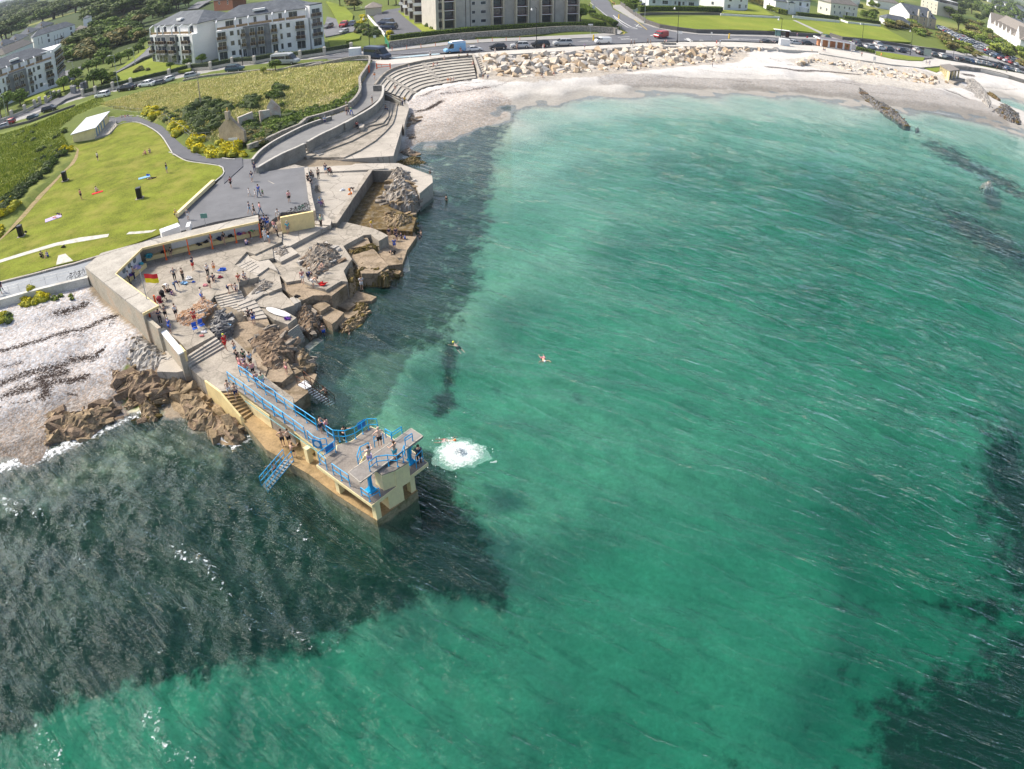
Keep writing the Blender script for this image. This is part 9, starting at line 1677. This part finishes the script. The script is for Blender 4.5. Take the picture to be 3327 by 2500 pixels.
for k_,(px,lb)in enumerate((('v 1225,1020','left blue folding chair on the terrace by the pier steps'),('v 1295,985','right blue folding chair on the terrace by the pier steps'))):
 p=G1(px,3.02);e=empty('folding_chair',p,.6+k_*.3,lb,'chair');part2(MB().box((0,0,.42),(.48,.46,.04)),'seat',CL['blue'],e);part2(MB().box((0,.25,.7),(.48,.04,.46)),'backrest',CL['blue'],e)
 for x,y in((-.22,-.2),(.22,-.2),(-.22,.22),(.22,.22)):part2(MB().tube([(x,y,0),(x,-y*.6,.42)],.015,4),'leg',LGRY,e)
def heap(r,fl=.45):return lambda m,p:m.blob((p.x,p.y,p.z+r*.2),(r*.8,r*.5,r*fl),seed=int(p.x*7)%50,amp=.55,n=11,m=7,sc=1.8)
for px,z,nm,lb,ct,r,mt in(('i 540,290',3.52,'tent_bag','dark teal bag heap on the left part of the shelter bench','bag',.6,CL['teal']),('i 650,262',3.52,'black_bag','black bag beside the woman at the first orange post','bag',.4,CL['black']),('i 915,205',3.52,'backpack','black and white backpack on the shelter bench','backpack',.4,CL['black']),('i 970,188',3.52,'black_bag','black bag on the bench left of the middle orange post','bag',.38,CL['black']),('i 1070,165',3.52,'bag_pile','pile of dark bags on the bench right of the middle post','bags',.5,CL['navy']),('i 1150,148',3.52,'bag_pile','dark bags on the bench left of the fourth post','bags',.45,CL['black']),('j 185,245',3.52,'purple_bag','purple bag on the shelter bench','bag',.38,CL['purple']),('j 218,240',3.52,'orange_bag','orange and maroon bag on the shelter bench','bag',.36,CL['salmon']),('i 1088,395',3.02,'bag_pile','blue bags with a white ball on the terrace','bags',.45,CL['blue']),('i 840,458',3.02,'bag_pile','white and black bags on the terrace','bags',.45,CL['white']),('i 803,495',3.02,'towel','light blue towel on the terrace','towel',.45,CL['sky']),('i 873,482',3.02,'bucket','small bright blue bucket on the terrace','bucket',.22,CL['blue']),('i 962,510',3.02,'bag','white and pink bag beside the person in beige','bag',.35,CL['pink']),('i 1072,450',3.02,'bag','dark maroon bag beside the woman in navy','bag',.35,CL['maroon']),('i 685,550',3.02,'backpack','black backpack under the flag','backpack',.42,CL['black']),('v 1305,1025',3.02,'bag','white bag under the right blue chair','bag',.3,CL['white']),('v 1283,1062',3.02,'ball','orange bag in front of the blue chairs','bag',.25,CL['salmon']),('j 800,625',2.35,'bag_pile','green, white and red clothes heap on the terrace edge','clothes',.5,CL['red']),('j 612,712',2.36,'black_bag','black bag alone on a pale slab','bag',.35,CL['black']),('l 880,190',2.1,'bag','purple and white bag at the end of the paddle board','bag',.35,CL['purple']),('v 1560,965',2.6,'towel','pale blue towel on the black rocks','towel',.5,CL['sky']),('i 455,375',3.5,'clothes_pile','lilac and grey clothes on the bench under the portholes','clothes',.55,CL['lilac']),('i 485,345',3.5,'teal_bag','teal bag at the inner end of the bench under the portholes','bag',.35,CL['teal']),('i 405,430',3.5,'purple_bag','purple bag on the bench under the portholes','bag',.35,CL['purple']),('h 1015,570',2.42,'orange_bag','orange bag beside the bending person at the pool wall','bag',.35,CL['orange']),('h 955,540',2.45,'white_bag','white plastic bag alone on the slipway terrace','bag',.4,REND_W),('u 1262,428',None,'blue_bag','bright blue bag next to the blue towel on the lawn','bag',.4,CL['blue']),('u 545,1028',None,'black_bag','black bag lying on the grass below the cracked path','bag',.4,CL['black']),('u 228,898',None,'black_bag','black bag leaning at the lower left litter bin','bag',.35,CL['black'])):item(px,z,nm,lb,ct,heap(r),mt)
for px,lb,ct,c,sx,sy,a in(('u 1232,442','pale blue towel spread on the lawn','towel','sky',1.9,.9,.5),('u 835,568','red towel spread on the lawn','towel','red',1.8,.8,.5),('u 460,782','pale lilac blanket spread on the lawn','blanket','lilac',2.6,1.5,.6)):item(px,None,'towel',lb,ct,(lambda sx,sy,a:lambda m,p:m.box((p.x,p.y,p.z+.04),(sx,sy,.05),rz=a))(sx,sy,a),CL[c])
for px,lb,c in(('i 650,615','black pushchair beside the parapet','black'),('i 630,660','magenta pushchair beside the black one','maroon')):
 p=G1(px,3.02);e=empty('pushchair',p,.8,lb,'pushchair');part2(MB().blob((0,.05,.85),(.3,.35,.32),2,.1,9,6),'hood',CL[c],e);part2(MB().box((0,-.12,.55),(.4,.5,.12)),'seat',CL[c],e);part2(MB().tube([(-.2,.3,.3),(-.2,.5,1.05),(.2,.5,1.05),(.2,.3,.3)],.02,5),'handle',LBLK,e)
 for x,y in((-.25,.3),(.25,.3),(-.22,-.4),(.22,-.4)):part2(MB().tube([(x,y+.14*math.cos(t),.14+.14*math.sin(t))for t in np.linspace(0,6.29,11)],.025,4),'wheel',TYRE,e)
p=G1('h 865,420',2.74);e=empty('wheelchair',p,.6,'black wheelchair beside the man in the navy jacket','wheelchair');part2(MB().box((0,.05,.42),(.5,.5,.06)),'seat',CL['black'],e);part2(MB().box((0,.32,.7),(.5,.05,.55)),'backrest',CL['black'],e)
for x in(-.3,.3):part2(MB().tube([(x,.12+.3*math.cos(t),.3+.3*math.sin(t))for t in np.linspace(0,6.29,15)],.025,5),'wheel',TYRE,e);part2(MB().tube([(x*.8,-.4,.2),(x*.8,-.4,.42),(x*.8,.3,.45)],.02,5),'frame',LGRY,e)
hz=MB().prism([(-14000,-2500),(14000,-2500),(14000,16000),(-14000,16000)],-30,60,bottom=True)
hm2=bpy.data.materials.new('haze');hm2.use_nodes=True;nt=hm2.node_tree;nt.nodes.clear();o_=_n(nt,'ShaderNodeOutputMaterial');pv=_n(nt,'ShaderNodeVolumePrincipled');pv.inputs['Color'].default_value=(.80,.88,1,1);pv.inputs['Density'].default_value=1.0e-4;nt.links.new(pv.outputs[0],o_.inputs['Volume'])
tag(hz.build('haze',hm2),kind='stuff')
settle()
bpy.context.view_layer.update()
